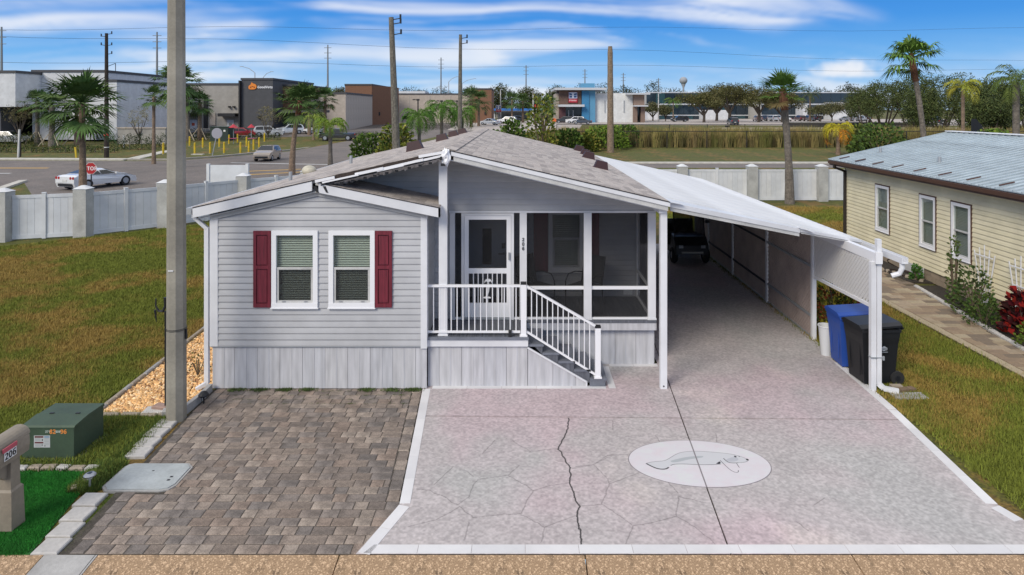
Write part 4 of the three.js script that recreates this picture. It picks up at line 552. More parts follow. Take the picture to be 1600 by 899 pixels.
// ---------------------------------------------------------------- entry deck with stairs and railings
const deck = thing('porch_deck', 'small grey entry deck with stairs and a white picket railing', 'deck');
const D0 = 12.25, D1 = DB - 0.09, XE = 0.105, ST = [];
{ const fr = obj('deck_frame', ext(-1.68, XE + 0.02, 0.02, FLOOR - 0.04, D0 + 0.05, D1), M.wallCore, deck); let i = 0; const ms = [M.deck, mat(rgb(0.14, 0.152, 0.18), 0.7, { map: tGrain }), mat(rgb(0.17, 0.178, 0.205), 0.7, { map: tGrain })]; for (let x = -1.68; x < XE; x += 0.142) obj('deck_board', ext(x, Math.min(x + 0.136, XE + 0.03), FLOOR - 0.035, FLOOR, D0 - 0.02, D1), ms[i++ % 3], fr); }
obj('nosing_board', ext(-1.70, XE + 0.06, FLOOR - 0.05, FLOOR - 0.001, D0 - 0.055, D0 - 0.022), M.stair, deck);
obj('trim_board', ext(-1.69, XE + 0.05, FLOOR - 0.175, FLOOR - 0.055, D0 - 0.035, D0 + 0.0), M.white, deck);
const nT = 5, rise = FLOOR / (nT + 1), run = 0.29, strY = x => mix(FLOOR - 0.2, 0.09, clamp((x - XE - 0.03) / (nT * run - 0.14)));
for (let k = 1; k <= nT; k++) { const xa = XE + 0.03 + (k - 1) * run, y = FLOOR - k * rise; const t = obj('stair_tread', ext(xa - 0.005, xa + run + 0.015, y - 0.04, y, D0 - 0.02 + (k === nT ? -0.0 : 0.03), D1), M.stair, deck); obj('riser', ext(xa - 0.02, xa - 0.006, y - 0.0, y + rise - 0.041, D0 + 0.03, D1 - 0.002), M.stair, t); }
obj('last_riser', ext(XE + nT * run + 0.005, XE + nT * run + 0.02, 0.002, rise - 0.041, D0 - 0.01, D1), M.stair, deck); obj('step_side', ext(XE + (nT - 1) * run + 0.02, XE + nT * run + 0.004, 0.002, rise - 0.041, D0 - 0.01, D0 + 0.01), M.stair, deck);
{ const z = [V(XE + 0.04, FLOOR - 0.06, D0 + 0.028)]; for (let k = 1; k <= nT; k++) { const xa = XE + 0.03 + (k - 1) * run - 0.008, y = FLOOR - k * rise - 0.042; z.push(V(xa, y, D0 + 0.028)); if (k < nT) z.push(V(xa + run, y, D0 + 0.028)); } z.push(V(XE + (nT - 1) * run + 0.02, 0.06, D0 + 0.028), V(XE + (nT - 1) * run - 0.06, 0.06, D0 + 0.028), V(XE + 0.04, FLOOR - 0.25, D0 + 0.028)); obj('stringer', prism(z, new THREE.Vector3(0, 0, -0.02)), M.deck, deck); }
const skD = obj('skirting', prism([V(-1.68, 0.01, D0 + 0.04), V(XE + (nT - 1) * run - 0.02, 0.01, D0 + 0.04), V(XE + 0.04, FLOOR - 0.24, D0 + 0.04), V(-1.68, FLOOR - 0.18, D0 + 0.04)], new THREE.Vector3(0, 0, -0.005)), M.galv, deck);
skirting(skD, -1.69, XE + 0.04, () => FLOOR - 0.178, D0 + 0.012, at(686, D0)); { const xe = XE + (nT - 1) * run - 0.04; skirting(skD, XE + 0.045, xe, x => mix(FLOOR - 0.215, 0.075, (x - XE - 0.04) / (xe - XE - 0.04)), D0 + 0.012, at(864, D0)); obj('diagonal_trim', [bar(V(XE + 0.04, FLOOR - 0.205, D0), V(xe, 0.088, D0), 0.03, 0.028), ext(xe - 0.004, xe + 0.016, 0.004, 0.1, D0 - 0.015, D0 + 0.012)], M.white, deck); }
{ const yT = hy(445, D0 + 0.03), yB = hy(517, D0 + 0.03), dR = D0 + 0.03, xP0 = at(813, dR), xP1 = at(823, dR), xc = (xP0 + xP1) / 2;
  const rl = obj('railing', [ext(-1.685, xP0, yT - 0.04, yT, dR - 0.03, dR + 0.03), ext(-1.685, xP0, yB - 0.035, yB, dR - 0.02, dR + 0.02)], M.whiteClean, deck);
  for (let x = -1.685 + 0.1; x < xP0 - 0.04; x += 0.1085) obj('baluster', rod(V(x, yB, dR), V(x, yT - 0.04, dR), 0.0105), M.whiteClean, rl);
  const post = (x, d, y0, y1) => { const p = obj('newel_post', ext(x - 0.05, x + 0.05, y0, y1, d - 0.05, d + 0.05), M.whiteClean, deck); obj('post_cap', ext(x - 0.054, x + 0.054, y1 + 0.001, y1 + 0.035, d - 0.054, d + 0.054), M.black, p); obj('post_foot', ext(x - 0.07, x + 0.07, y0 + 0.001, y0 + 0.03, d - 0.07, d + 0.07), M.whiteClean, p); };
  post(xc, dR, FLOOR, yT + 0.01); const x2 = at(934, dR); post(x2, dR, rise, hy(512, dR));
  const rb = obj('stair_railing', [bar(V(xc + 0.05, yT - 0.02, dR), V(x2 - 0.05, hy(509, dR), dR), 0.06, 0.04), bar(V(xc + 0.05, yB - 0.01, dR), V(x2 - 0.05, hy(585, dR), dR), 0.04, 0.035)], M.whiteClean, deck);
  for (let k = 1; k <= 12; k++) { const t = k / 13, x = mix(xc + 0.05, x2 - 0.05, t); obj('baluster', rod(V(x, mix(yB - 0.01, hy(585, dR), t), dR), V(x, mix(yT - 0.03, hy(509, dR) - 0.01, t), dR), 0.0105), M.whiteClean, rb); } }
rebase(deck, -0.5, 0, 12.7);
// slender posts holding the roof edge
{ const x0 = at(686, 12.33), x1 = at(699, 12.33), t = thing('roof_post', 'white square post on the entry deck under the torn roof peak', 'post'); obj('shaft', ext(x0, x1, FLOOR, roofY(-1.36) - 0.2, 12.28, 12.41), M.white, t); obj('base_plate', ext(x0 - 0.015, x1 + 0.015, FLOOR + 0.001, FLOOR + 0.03, 12.265, 12.425), M.whiteClean, t); rebase(t, (x0 + x1) / 2, FLOOR, 12.34); }
{ const d = 12.2, x0 = at(1031, d), x1 = at(1041.5, d), t = thing('roof_post', 'white square post on the driveway at the corner of the porch roof', 'post'); obj('shaft', ext(x0, x1, 0.0, hy(322, d), d - 0.06, d + 0.06), M.white, t); obj('beam', bar(V((x0 + x1) / 2 - 0.02, hy(326, d), d - 0.09), V((x0 + x1) / 2 - 0.02, hy(326, d), DB - 0.07), 0.15, 0.15), M.whiteClean, t); obj('bolt', rod(V(x0 + 0.06, 0.05, d - 0.06), V(x0 + 0.06, 0.05, d - 0.066), 0.015), M.black, t); rebase(t, (x0 + x1) / 2, 0, d); }
{ const t = thing('deck_light', 'small black spotlight on the front edge of the deck', 'light'); obj('housing', [box(0.06, 0.11, 0.07, at(797, 12.24), FLOOR + 0.06, 12.24)], M.black, t); obj('lens', [box(0.045, 0.045, 0.004, at(797, 12.24), FLOOR + 0.07, 12.202)], M.darkGlass, t); rebase(t, at(797, 12.24), FLOOR, 12.24); }
// patio chairs in the porch
function patioChair(label) { const t = thing('patio_chair', label, 'chair', null), sl = mat(rgb(0.03, 0.031, 0.033), 0.8); const P = (x, y, z) => new THREE.Vector3(x, y, z);
  obj('seat', tube([P(0, 0.43, 0.24), P(0, 0.40, 0.05), P(0, 0.40, -0.2)], 0.001, 4), sl, t); const seat = new THREE.BoxGeometry(0.5, 0.02, 0.48); seat.translate(0, 0.42, 0); t.remove(t.children[0]); obj('seat', clean(seat), sl, t); const back = new THREE.BoxGeometry(0.5, 0.58, 0.02); back.rotateX(-0.22); back.translate(0, 0.73, -0.29); obj('backrest', clean(back), sl, t);
  for (const s of [-1, 1]) { obj('arm', tube([P(s * 0.29, 0.62, -0.27), P(s * 0.31, 0.66, -0.05), P(s * 0.31, 0.65, 0.18), P(s * 0.30, 0.52, 0.29), P(s * 0.29, 0.25, 0.30), P(s * 0.29, 0.0, 0.30)], 0.014, 6), M.darkMetal, t); obj('leg', tube([P(s * 0.27, 1.02, -0.36), P(s * 0.27, 0.43, -0.23), P(s * 0.27, 0.2, -0.26), P(s * 0.27, 0.0, -0.33)], 0.014, 6), M.darkMetal, t); obj('side_rail', rod(P(s * 0.27, 0.42, -0.24), P(s * 0.27, 0.42, 0.28), 0.013), M.darkMetal, t); } return t; }
place(patioChair('black sling patio chair beside the dark maroon shutter in the porch'), at(836, 14.1), 14.2, 0.75, FLOOR); place(patioChair('black sling patio chair behind the porch column, turned to the other chair'), at(915, 14.1), 14.2, -0.75, FLOOR);

// ---------------------------------------------------------------- carport
const carport = thing('carport', 'long white aluminium carport with lattice side wall beside the house', 'carport');
const cpY = x => 3.375 - 0.222 * (x - 2.70), CE = 6.8, cpMat = mat(rgb(0.72, 0.735, 0.76), 0.45, { map: tSoft });
{ const roof = obj('roof_deck', prism([V(2.70, cpY(2.70) - 0.03, 12.35), V(5.35, cpY(5.35) - 0.03, 12.86), V(CE, cpY(CE) - 0.03, 13.4), V(CE, cpY(CE) - 0.03, DE), V(2.70, cpY(2.70) - 0.03, DE)], new THREE.Vector3(0, -0.03, 0)), M.offWhite, carport);
  const fd = x => x < 5.35 ? mix(12.12, 12.74, (x - 2.7) / 2.65) : mix(12.74, 13.3, (x - 5.35) / 1.45), pans = [cpMat, mat(rgb(0.70, 0.715, 0.745), 0.45, { map: tSoft }), mat(rgb(0.735, 0.745, 0.765), 0.42, { map: tSoft })];
  obj('roof_pan', prism([V(2.70, cpY(2.70) - 0.008, fd(2.70)), V(5.35, cpY(5.35) - 0.008, fd(5.35)), V(CE, cpY(CE) - 0.008, fd(CE)), V(CE, cpY(CE) - 0.008, 13.39), V(2.70, cpY(2.70) - 0.008, 13.39)], new THREE.Vector3(0, -0.02, 0)), cpMat, roof);
  let i = 0; for (let d = 13.4; d < DE - 0.05; d += 0.305) { const e = Math.min(d + 0.3, DE); const g = [[0, 0], [0, 0.028], [0.02, 0.03], [0.035, 0.006], [e - d, 0.0], [e - d, -0.018], [0, -0.018]]; obj('roof_pan', prism(g.map(([a, b]) => V(2.70, cpY(2.70) + b, d + a)), new THREE.Vector3(CE - 2.70, cpY(CE) - cpY(2.70), 0)), pans[i++ % 3], roof); }
  const edge = (xa, xb, o, h, f, m, nm) => obj(nm, prism([V(xa, cpY(xa) + o, fd(xa) - f), V(xb, cpY(xb) + o, fd(xb) - f), V(xb, cpY(xb) + o - h, fd(xb) - f), V(xa, cpY(xa) + o - h, fd(xa) - f)], new THREE.Vector3(0, 0, -0.05)), m, carport);
  edge(2.72, 5.35, 0.03, 0.085, 0.02, M.white, 'fascia'); edge(2.74, 5.34, -0.056, 0.07, 0.0, M.offWhite, 'fascia'); edge(5.36, CE, 0.02, 0.05, 0.02, M.white, 'fascia'); edge(5.38, CE, -0.031, 0.035, 0.0, M.offWhite, 'fascia');
  obj('loose_corner', [bar(V(5.3, cpY(5.3) + 0.05, 12.70), V(5.62, cpY(5.62) + 0.01, 12.78), 0.07, 0.012), bar(V(2.7, cpY(2.7) + 0.05, 12.06), V(2.95, cpY(2.95) + 0.05, 12.14), 0.12, 0.012)], M.whiteClean, carport);
  const xb = 6.46; obj('header_beam', ext(xb - 0.05, xb + 0.05, 2.33, 2.5, 12.02, DE), M.whiteClean, carport); obj('beam_end', ext(xb - 0.06, xb + 0.06, 2.31, 2.52, 11.98, 12.018), M.whiteClean, carport);
  const posts = [[6.40, 12.1], [6.51, 14.78], [6.53, 17.57], [6.55, 20.45], [6.56, 23.1], [6.57, DE - 0.06]];
  posts.forEach(([x, d], k) => obj('post', ext(x - 0.045, x + 0.045, 0.0, 2.33, d - 0.045, d + 0.045), M.white, carport));
  function lattice(x0, x1, d0, d1, ya0, ya1, yb, m) { const L = d1 - d0, gs = [], sp = 0.105, w = 0.056; for (const s of [1, -1]) for (let c = -4; c < L + 4; c += sp) { // diagonal strip y - y0 = s * (q - c)
        const yl = t => mix(ya0, ya1, t / L); let q0 = c, q1 = s > 0 ? c + (yb - Math.min(ya0, ya1)) : c - (yb - Math.min(ya0, ya1)); const f = q => Math.min(ya0, ya1) + s * (q - c); let a = Math.max(0, Math.min(q0, q1)), b = Math.min(L, Math.max(q0, q1)); const N = 12; let lo = null, hi = null; for (let i = 0; i <= N; i++) { const q = mix(a, b, i / N); if (b > a && f(q) >= yl(q) - 0.02 && f(q) <= yb + 0.001) { if (lo === null) lo = q; hi = q; } } if (lo === null || hi - lo < 0.03) continue; const X = q => mix(x0, x1, q / L) + s * 0.004; gs.push(bar(V(X(lo), f(lo), d0 + lo), V(X(hi), f(hi), d0 + hi), w, 0.006, new THREE.Vector3(1, 0, 0))); } return obj('lattice', gs, m, carport); }
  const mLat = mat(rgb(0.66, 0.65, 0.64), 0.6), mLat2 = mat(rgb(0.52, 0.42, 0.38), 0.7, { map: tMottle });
  lattice(6.41, 6.5, 12.16, 14.72, 1.53, 1.42, 2.32, mLat).userData.kind = 'stuff'; obj('lattice_rail', bar(V(6.405, 1.51, 12.15), V(6.505, 1.39, 14.73), 0.04, 0.06), M.whiteClean, carport);
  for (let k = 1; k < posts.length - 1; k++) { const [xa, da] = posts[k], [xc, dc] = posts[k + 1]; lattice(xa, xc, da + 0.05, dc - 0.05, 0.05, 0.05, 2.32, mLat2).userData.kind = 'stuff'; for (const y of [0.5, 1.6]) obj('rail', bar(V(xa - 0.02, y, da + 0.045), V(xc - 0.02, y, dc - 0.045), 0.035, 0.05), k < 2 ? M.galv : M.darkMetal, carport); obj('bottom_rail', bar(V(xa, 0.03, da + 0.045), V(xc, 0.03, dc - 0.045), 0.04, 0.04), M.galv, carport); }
  // gutter along the low eave with its elbow left hanging, and the downspout on the front post
  obj('gutter', [[0.02, 0.13, 2.34, 2.35], [0.02, 0.03, 2.35, 2.45], [0.12, 0.13, 2.35, 2.45]].map(([a, b, c, e]) => ext(CE + a - 0.02, CE + b - 0.02, c, e, 11.86, DE)), M.white, carport);
  obj('gutter_elbow', tube([V(CE + 0.05, 2.36, 11.95), V(CE + 0.05, 2.24, 11.95), V(CE + 0.02, 2.14, 11.98), V(CE - 0.1, 2.09, 12.02)], [0.045, 0.045, 0.045, 0.045], 8), M.white, carport); obj('gutter_bracket', [bar(V(6.5, 2.52, 13.34), V(CE, 2.46, 13.34), 0.02, 0.03)], M.whiteClean, carport);
  obj('downspout', [ext(6.455, 6.535, 0.12, 2.74, 12.04, 12.13), bar(V(6.495, 0.13, 12.08), V(6.56, 0.06, 12.02), 0.08, 0.075), bar(V(6.55, 0.06, 12.03), V(6.78, 0.045, 11.93), 0.085, 0.075)], M.white, carport); obj('strap', [ext(6.34, 6.545, 0.60, 0.615, 12.03, 12.14), box(0.03, 0.07, 0.03, 6.56, 0.6, 12.03)], M.galv, carport);
  rebase(carport, 4.6, 0, 18.5); }
{ const t = thing('added_dark_shed', 'added shed, coloured dark for the deep shade at the far end of the carport', 'shed'); const sd = mat(rgb(0.06, 0.06, 0.065), 0.9); const w = obj('wall', ext(2.78, 4.9, 0.0, 2.55, 25.3, 26.9), sd, t); obj('door', ext(3.3, 4.2, 0.02, 2.0, 25.26, 25.298), mat(rgb(0.09, 0.09, 0.095), 0.8), t); obj('roof', ext(2.72, 4.96, 2.56, 2.62, 25.25, 26.95), sd, t); rebase(t, 3.84, 0, 26.1); }  // shed added to close the carport end; its near-black colour carries the shade there

// ---------------------------------------------------------------- golf cart
{ const t = thing('golf_cart', 'black golf cart parked deep inside the carport', 'golf cart'), P = (x, y, z) => new THREE.Vector3(x, y, z), bm = mat(rgb(0.015, 0.016, 0.018), 0.4);
  const ex = (pts, w) => { const s = new THREE.Shape(pts.map(p => new THREE.Vector2(...p))), g = new THREE.ExtrudeGeometry(s, { depth: w - 0.08, bevelEnabled: true, bevelSize: 0.04, bevelThickness: 0.04, bevelSegments: 2 }); g.translate(0, 0, -(w - 0.08) / 2); g.rotateY(-Math.PI / 2); return g; };  // profile x runs along +z
  obj('body', ex([[1.15, 0.38], [1.12, 0.62], [0.85, 0.85], [0.55, 0.88], [0.45, 0.45], [-0.15, 0.40], [-0.2, 0.62], [-0.95, 0.66], [-1.1, 0.55], [-1.1, 0.32], [-0.5, 0.28], [0.6, 0.28]], 1.1), bm, t);
  obj('seat', [box(1.0, 0.14, 0.5, 0, 0.74, 0.45), box(1.0, 0.42, 0.12, 0, 1.0, 0.74)], M.rubber, t); obj('roof', ex([[0.75, 1.80], [0.7, 1.87], [-1.0, 1.89], [-1.05, 1.82]], 1.15), bm, t);
  for (const s of [-1, 1]) { obj('strut', rod(P(s * 0.5, 0.8, 0.85), P(s * 0.5, 1.82, 0.6), 0.018), M.darkMetal, t); obj('strut', rod(P(s * 0.5, 0.62, -0.95), P(s * 0.5, 1.82, -0.95), 0.018), M.darkMetal, t); for (const z of [0.82, -0.78]) { const w = new THREE.TorusGeometry(0.18, 0.09, 10, 20); w.rotateY(Math.PI / 2); w.scale(1.15, 1, 1); w.translate(s * 0.52, 0.27, z); const wh = obj('wheel', clean(w), M.rubber, t); obj('rim', rod(P(s * 0.45, 0.27, z), P(s * 0.60, 0.27, z), 0.12), M.steel, wh); } obj('headlight', [box(0.14, 0.09, 0.03, s * 0.36, 0.6, -1.16)], M.steel, t); obj('mirror', [box(0.14, 0.1, 0.03, s * 0.62, 1.35, -0.72), rod(P(s * 0.5, 1.35, 0.72), P(s * 0.58, 1.35, 0.72), 0.01)], M.black, t); }
  obj('windshield', bar(P(0, 0.9, 0.84), P(0, 1.78, 0.62), 1.0, 0.006, P(0, 0, 1)), new THREE.MeshPhysicalMaterial({ color: rgb(0.35, 0.36, 0.38), roughness: 0.05, transmission: 1, thickness: 0 }), t); obj('bumper', [box(0.7, 0.05, 0.05, 0, 0.42, -1.2)], mat(rgb(0.45, 0.44, 0.40), 0.5), t); const sw = new THREE.TorusGeometry(0.17, 0.016, 6, 18); sw.rotateX(-0.7); sw.translate(-0.25, 1.02, 0.5); obj('steering_wheel', clean(sw), M.black, t); place(t, 5.62, 22.9); }

// ---------------------------------------------------------------- bins
function wheelieBin(name, label, c, h, w, l, deco) { const t = thing(name, label, 'bin'), m = mat(c, 0.45), k = 0.82, hw = w / 2, hl = l / 2; // front faces +z, wheels at -z
  const g = new THREE.BoxGeometry(w, h * 0.86, l, 1, 8, 1), p = g.attributes.position; for (let i = 0; i < p.count; i++) { const q = (p.getY(i) + h * 0.43) / (h * 0.86), s = mix(k, 1, q) + (q > 0.80 ? 0.03 : 0); p.setX(i, p.getX(i) * s); p.setZ(i, p.getZ(i) * s); } g.translate(0, h * 0.43 + 0.03, 0); g.computeVertexNormals(); const b = obj('body', clean(g.toNonIndexed()), m, t); b.geometry.computeVertexNormals();
  obj('rim', [box(w * 1.1, 0.05, l * 1.06, 0, h * 0.89 + 0.01, 0)], m, t);
  const lid = prism([[-hw * 1.1, 0], [-hw * 1.1, 0.035], [-hw * 0.8, 0.075], [hw * 0.8, 0.075], [hw * 1.1, 0.035], [hw * 1.1, 0]].map(([x, y]) => new THREE.Vector3(x, h * 0.91 + 0.012 + y, hl * 1.12)), new THREE.Vector3(0, 0.05, -l * 1.12)); obj('lid', lid, m, t); for (const s of [-1, 1]) obj('hinge_lug', [box(0.1, 0.05, 0.14, s * hw * 0.55, h * 0.97, hl * 1.06)], m, t);
  obj('handle', [rod(new THREE.Vector3(-hw * 0.9, h * 0.93, -hl * 1.25), new THREE.Vector3(hw * 0.9, h * 0.93, -hl * 1.25), 0.02), box(0.04, 0.05, 0.14, -hw * 0.75, h * 0.92, hl * 1.12), box(0.04, 0.05, 0.14, hw * 0.75, h * 0.92, hl * 1.12)], m, t);
  for (const s of [-1, 1]) { const wh = obj('wheel', rod(new THREE.Vector3(s * hw * 0.78, 0.125, -hl * 0.93), new THREE.Vector3(s * hw * 0.98, 0.125, -hl * 0.93), 0.125, 0.125, 18), M.rubber, t); obj('hub', rod(new THREE.Vector3(s * hw * 0.97, 0.125, -hl * 0.93), new THREE.Vector3(s * hw * 0.995, 0.125, -hl * 0.93), 0.05, 0.05, 12), m, wh); } for (const s of [-0.5, 0.5]) obj('panel_rib', [box(0.03, h * 0.55, 0.012, s * w * 0.55, h * 0.42, -(hl * 0.93))], m, t); if (deco) deco(t, w, h, l); return t; }
const bBlack = wheelieBin('wheeled_bin', 'black wheeled rubbish bin with a white emblem behind the front carport post', rgb(0.011, 0.012, 0.015), 1.12, 0.62, 0.70, (t, w, h, l) => { const tx = canvasTex(128, 128, (c, W, Hh) => { c.fillStyle = '#0d0e10'; c.fillRect(0, 0, W, Hh); c.fillStyle = '#aab0b8'; for (const [x, y, r] of [[36, 52, 24], [64, 40, 26], [92, 54, 22], [60, 60, 26]]) { c.beginPath(); c.arc(x, y, r, 0, 7); c.fill(); } c.fillStyle = '#20242c'; c.fillRect(14, 48, 100, 7); c.fillRect(14, 62, 100, 5); c.fillStyle = '#8a9098'; c.fillRect(14, 96, 104, 12); }); const g = new THREE.PlaneGeometry(0.17, 0.16); g.rotateY(Math.PI / 2); g.translate(w / 2 + 0.012, h * 0.60, -0.05); obj('emblem', g, mat(rgb(0.85, 0.85, 0.85), 0.6, { map: tx }), t, true); });
place(bBlack, 6.63, 12.58, -Math.PI / 2 + 0.06); bBlack.position.y = 0.0;
const bBlue = wheelieBin('wheeled_bin', 'blue wheeled recycling bin between the black bin and the croton bush', rgb(0.022, 0.075, 0.35), 1.1, 0.60, 0.66); place(bBlue, 6.62, 13.36, -Math.PI / 2 - 0.03);
{ const t = thing('waste_basket', 'small white plastic basket beside the blue bin', 'basket'), pr = [[0.10, 0.0], [0.15, 0.58], [0.165, 0.585], [0.165, 0.61], [0.14, 0.60], [0.09, 0.03], [0.0, 0.03]].map(p => new THREE.Vector2(...p)); obj('body', new THREE.LatheGeometry(pr, 20), mat(rgb(0.62, 0.63, 0.64), 0.5), t); place(t, 6.36, 13.85); }
{ const t = thing('splash_slab', 'concrete splash slab and boards under the downspout beside the black bin', 'slab'); obj('slab', ext(6.62, 7.2, -0.03, 0.012, 11.72, 11.98), M.concrete, t); obj('board', bar(V(6.75, 0.035, 12.0), V(7.15, 0.03, 12.1), 0.12, 0.04), mat(rgb(0.25, 0.17, 0.11), 0.9, { map: tGrain }), t); obj('brick', [box(0.2, 0.06, 0.1, 6.85, 0.045, 12.14)], M.tanStone, t); rebase(t, 6.9, -0.03, 11.9); }

// ---------------------------------------------------------------- concrete pole, hook stand, small lights
function octPole(name, label, x, d, r0, r1, h, m, y = -0.03) { const t = thing(name, label, 'pole'); const g = new THREE.CylinderGeometry(r1, r0, h, 8, 1); g.rotateY(Math.PI / 8); g.translate(0, h / 2, 0); obj('shaft', new THREE.Mesh(g).geometry.toNonIndexed(), m, t).geometry.computeVertexNormals(); place(t, x, d, 0, y); return t; }
const mPole = mat(rgb(0.33, 0.305, 0.25), 0.85, { map: tMottle });
{ const t = octPole('utility_pole', 'tan octagonal concrete pole beside the gravel bed', -5.66, 11.0, 0.155, 0.115, 12.5, mPole); obj('band', [0, 1].map(k => { const g = new THREE.TorusGeometry(0.155, 0.004, 4, 16); g.rotateX(Math.PI / 2); g.translate(0, 1.5 + k * 0.02, 0); return clean(g); }), M.black, t); obj('tag', [box(0.085, 0.025, 0.004, -0.02, 2.49, -0.145)], mat(rgb(0.62, 0.62, 0.62), 0.6), t); obj('conduit_clip', [box(0.03, 0.16, 0.03, 0.16, 1.42, 0.0)], M.black, t); }
{ const t = thing('hook_stand', 'thin black garden stand with a forked top beside the concrete pole', 'stand'), P = (x, y, z = 0) => new THREE.Vector3(x, y, z); obj('stem', rod(P(0, 0), P(0, 1.62), 0.014), M.black, t); obj('fork', [tube([P(-0.16, 1.93), P(-0.16, 1.8), P(-0.11, 1.72), P(-0.04, 1.72), P(0.0, 1.8), P(0.0, 1.95)], [0.012, 0.014, 0.02, 0.024, 0.024, 0.03], 7), tube([P(-0.17, 1.74), P(-0.16, 1.62), P(-0.15, 1.53)], [0.022, 0.014, 0.004], 6), tube([P(0.0, 1.72), P(0.0, 1.58)], [0.02, 0.016], 6)], M.black, t); obj('spur', rod(P(-0.1, 0.02), P(0.1, 0.02), 0.01), M.black, t); place(t, -5.97, 11.24, 0, -0.03); }
{ const t = thing('solar_light', 'small solar path light at the corner of the artificial turf', 'light'); obj('stake', rod(V(0, 0, 0), V(0, 0.16, 0), 0.014), M.steel, t); obj('lens', rod(V(0, 0.16, 0), V(0, 0.20, 0), 0.035, 0.04, 12), mat(rgb(0.55, 0.50, 0.40), 0.3), t); obj('cap', new THREE.LatheGeometry([[0.0, 0.235], [0.05, 0.232], [0.075, 0.212], [0.08, 0.20], [0.0, 0.2]].map(p => new THREE.Vector2(...p)), 16), M.steel, t); obj('solar_cell', [box(0.05, 0.002, 0.05, 0, 0.2365, 0)], M.darkGlass, t); place(t, -5.78, 8.97, 0, -0.03); }
for (const [x, d, lb] of [[-5.47, 11.55, 'small black spotlight at the foot of the concrete pole'], [-6.92, 15.0, 'small black hooded path light at the gravel bed edging']]) { const t = thing('garden_light', lb, 'light'); obj('stake', rod(V(0, 0, 0), V(0, 0.14, 0), 0.014), M.black, t); obj('head', new THREE.LatheGeometry([[0, 0.24], [0.05, 0.22], [0.09, 0.17], [0.085, 0.15], [0.03, 0.14], [0, 0.14]].map(p => new THREE.Vector2(...p)), 12), M.black, t); place(t, x, d, 0, -0.02); }

// ---------------------------------------------------------------- transformer cabinet
{ const t = thing('transformer_box', 'low green transformer cabinet with orange number and warning label on the lawn', 'transformer'), gm = mat(rgb(0.055, 0.092, 0.055), 0.6, { map: tMottle }), gl = gm; const x0 = -7.25, x1 = -6.47, d0 = 9.7, d1 = 10.4, h = 0.50;
  obj('pad', ext(x0 - 0.05, x1 + 0.05, -0.06, 0.01, d0 - 0.04, d1 + 0.05), M.concrete, t); obj('front_body', ext(x0 + 0.012, x1 - 0.012, 0.01, h - 0.035, d0, d0 + 0.33), gm, t); obj('rear_body', ext(x0 + 0.02, x1 - 0.02, 0.01, h - 0.035, d0 + 0.336, d1), gm, t);
  obj('hood', prism([V(x0, h - 0.045, d0 - 0.012), V(x0, h - 0.03, d0 - 0.012), V(x0, h - 0.01, d0 + 0.01), V(x0, h + 0.02, d0 + 0.325), V(x0, h - 0.045, d0 + 0.325)], new THREE.Vector3(x1 - x0, 0, 0)), gl, t); obj('top_panel', prism([V(x0 + 0.008, h - 0.034, d0 + 0.336), V(x0 + 0.008, h + 0.012, d0 + 0.336), V(x0 + 0.008, h + 0.006, d1 + 0.008), V(x0 + 0.008, h - 0.034, d1 + 0.008)], new THREE.Vector3(x1 - x0 - 0.016, 0, 0)), gl, t);
  for (const q of [0.28, 0.78]) obj('hinge', [box(0.06, 0.012, 0.03, mix(x0, x1, q), h + 0.024, d0 + 0.33)], M.black, t);
  const tl = canvasTex(192, 140, (c, w, hh) => { c.fillStyle = '#b9bcbc'; c.fillRect(0, 0, w, hh); c.fillStyle = '#5c0d14'; c.fillRect(10, 8, 102, 18); c.fillRect(10, 76, 102, 16); c.fillStyle = '#5f86a8'; c.fillRect(122, 10, 62, 14); c.fillStyle = '#777b7d'; for (let i = 0; i < 5; i++) { c.fillRect(14, 34 + i * 7, 66, 2); c.fillRect(14, 100 + i * 7, 74, 2); c.fillRect(124, 34 + i * 18, 56, 3); } c.fillStyle = '#22262a'; c.fillRect(94, 42, 12, 20); c.fillRect(94, 102, 8, 20); c.fillRect(124, 116, 14, 10); });
  const pl = new THREE.PlaneGeometry(0.235, 0.175); pl.translate(-6.945, 0.262, -(d0 - 0.0015)); obj('warning_label', pl, mat(rgb(0.9, 0.9, 0.9), 0.5, { map: tl }), t, true);
  const orange = mat(rgb(0.70, 0.24, 0.05), 0.6), pale = mat(rgb(0.45, 0.5, 0.45), 0.6); for (const [s, px, sz, m] of [['371', -6.865, 0.032, pale], ['82', -6.79, 0.062, orange], ['808', -6.712, 0.032, pale], ['96', -6.632, 0.062, orange]]) { const g = text(s, sz, 0.002); g.translate(px, 0.405, -(d0 - 0.0005)); obj('painted_number', g, m, t); } rebase(t, (x0 + x1) / 2, -0.06, 10.05); }

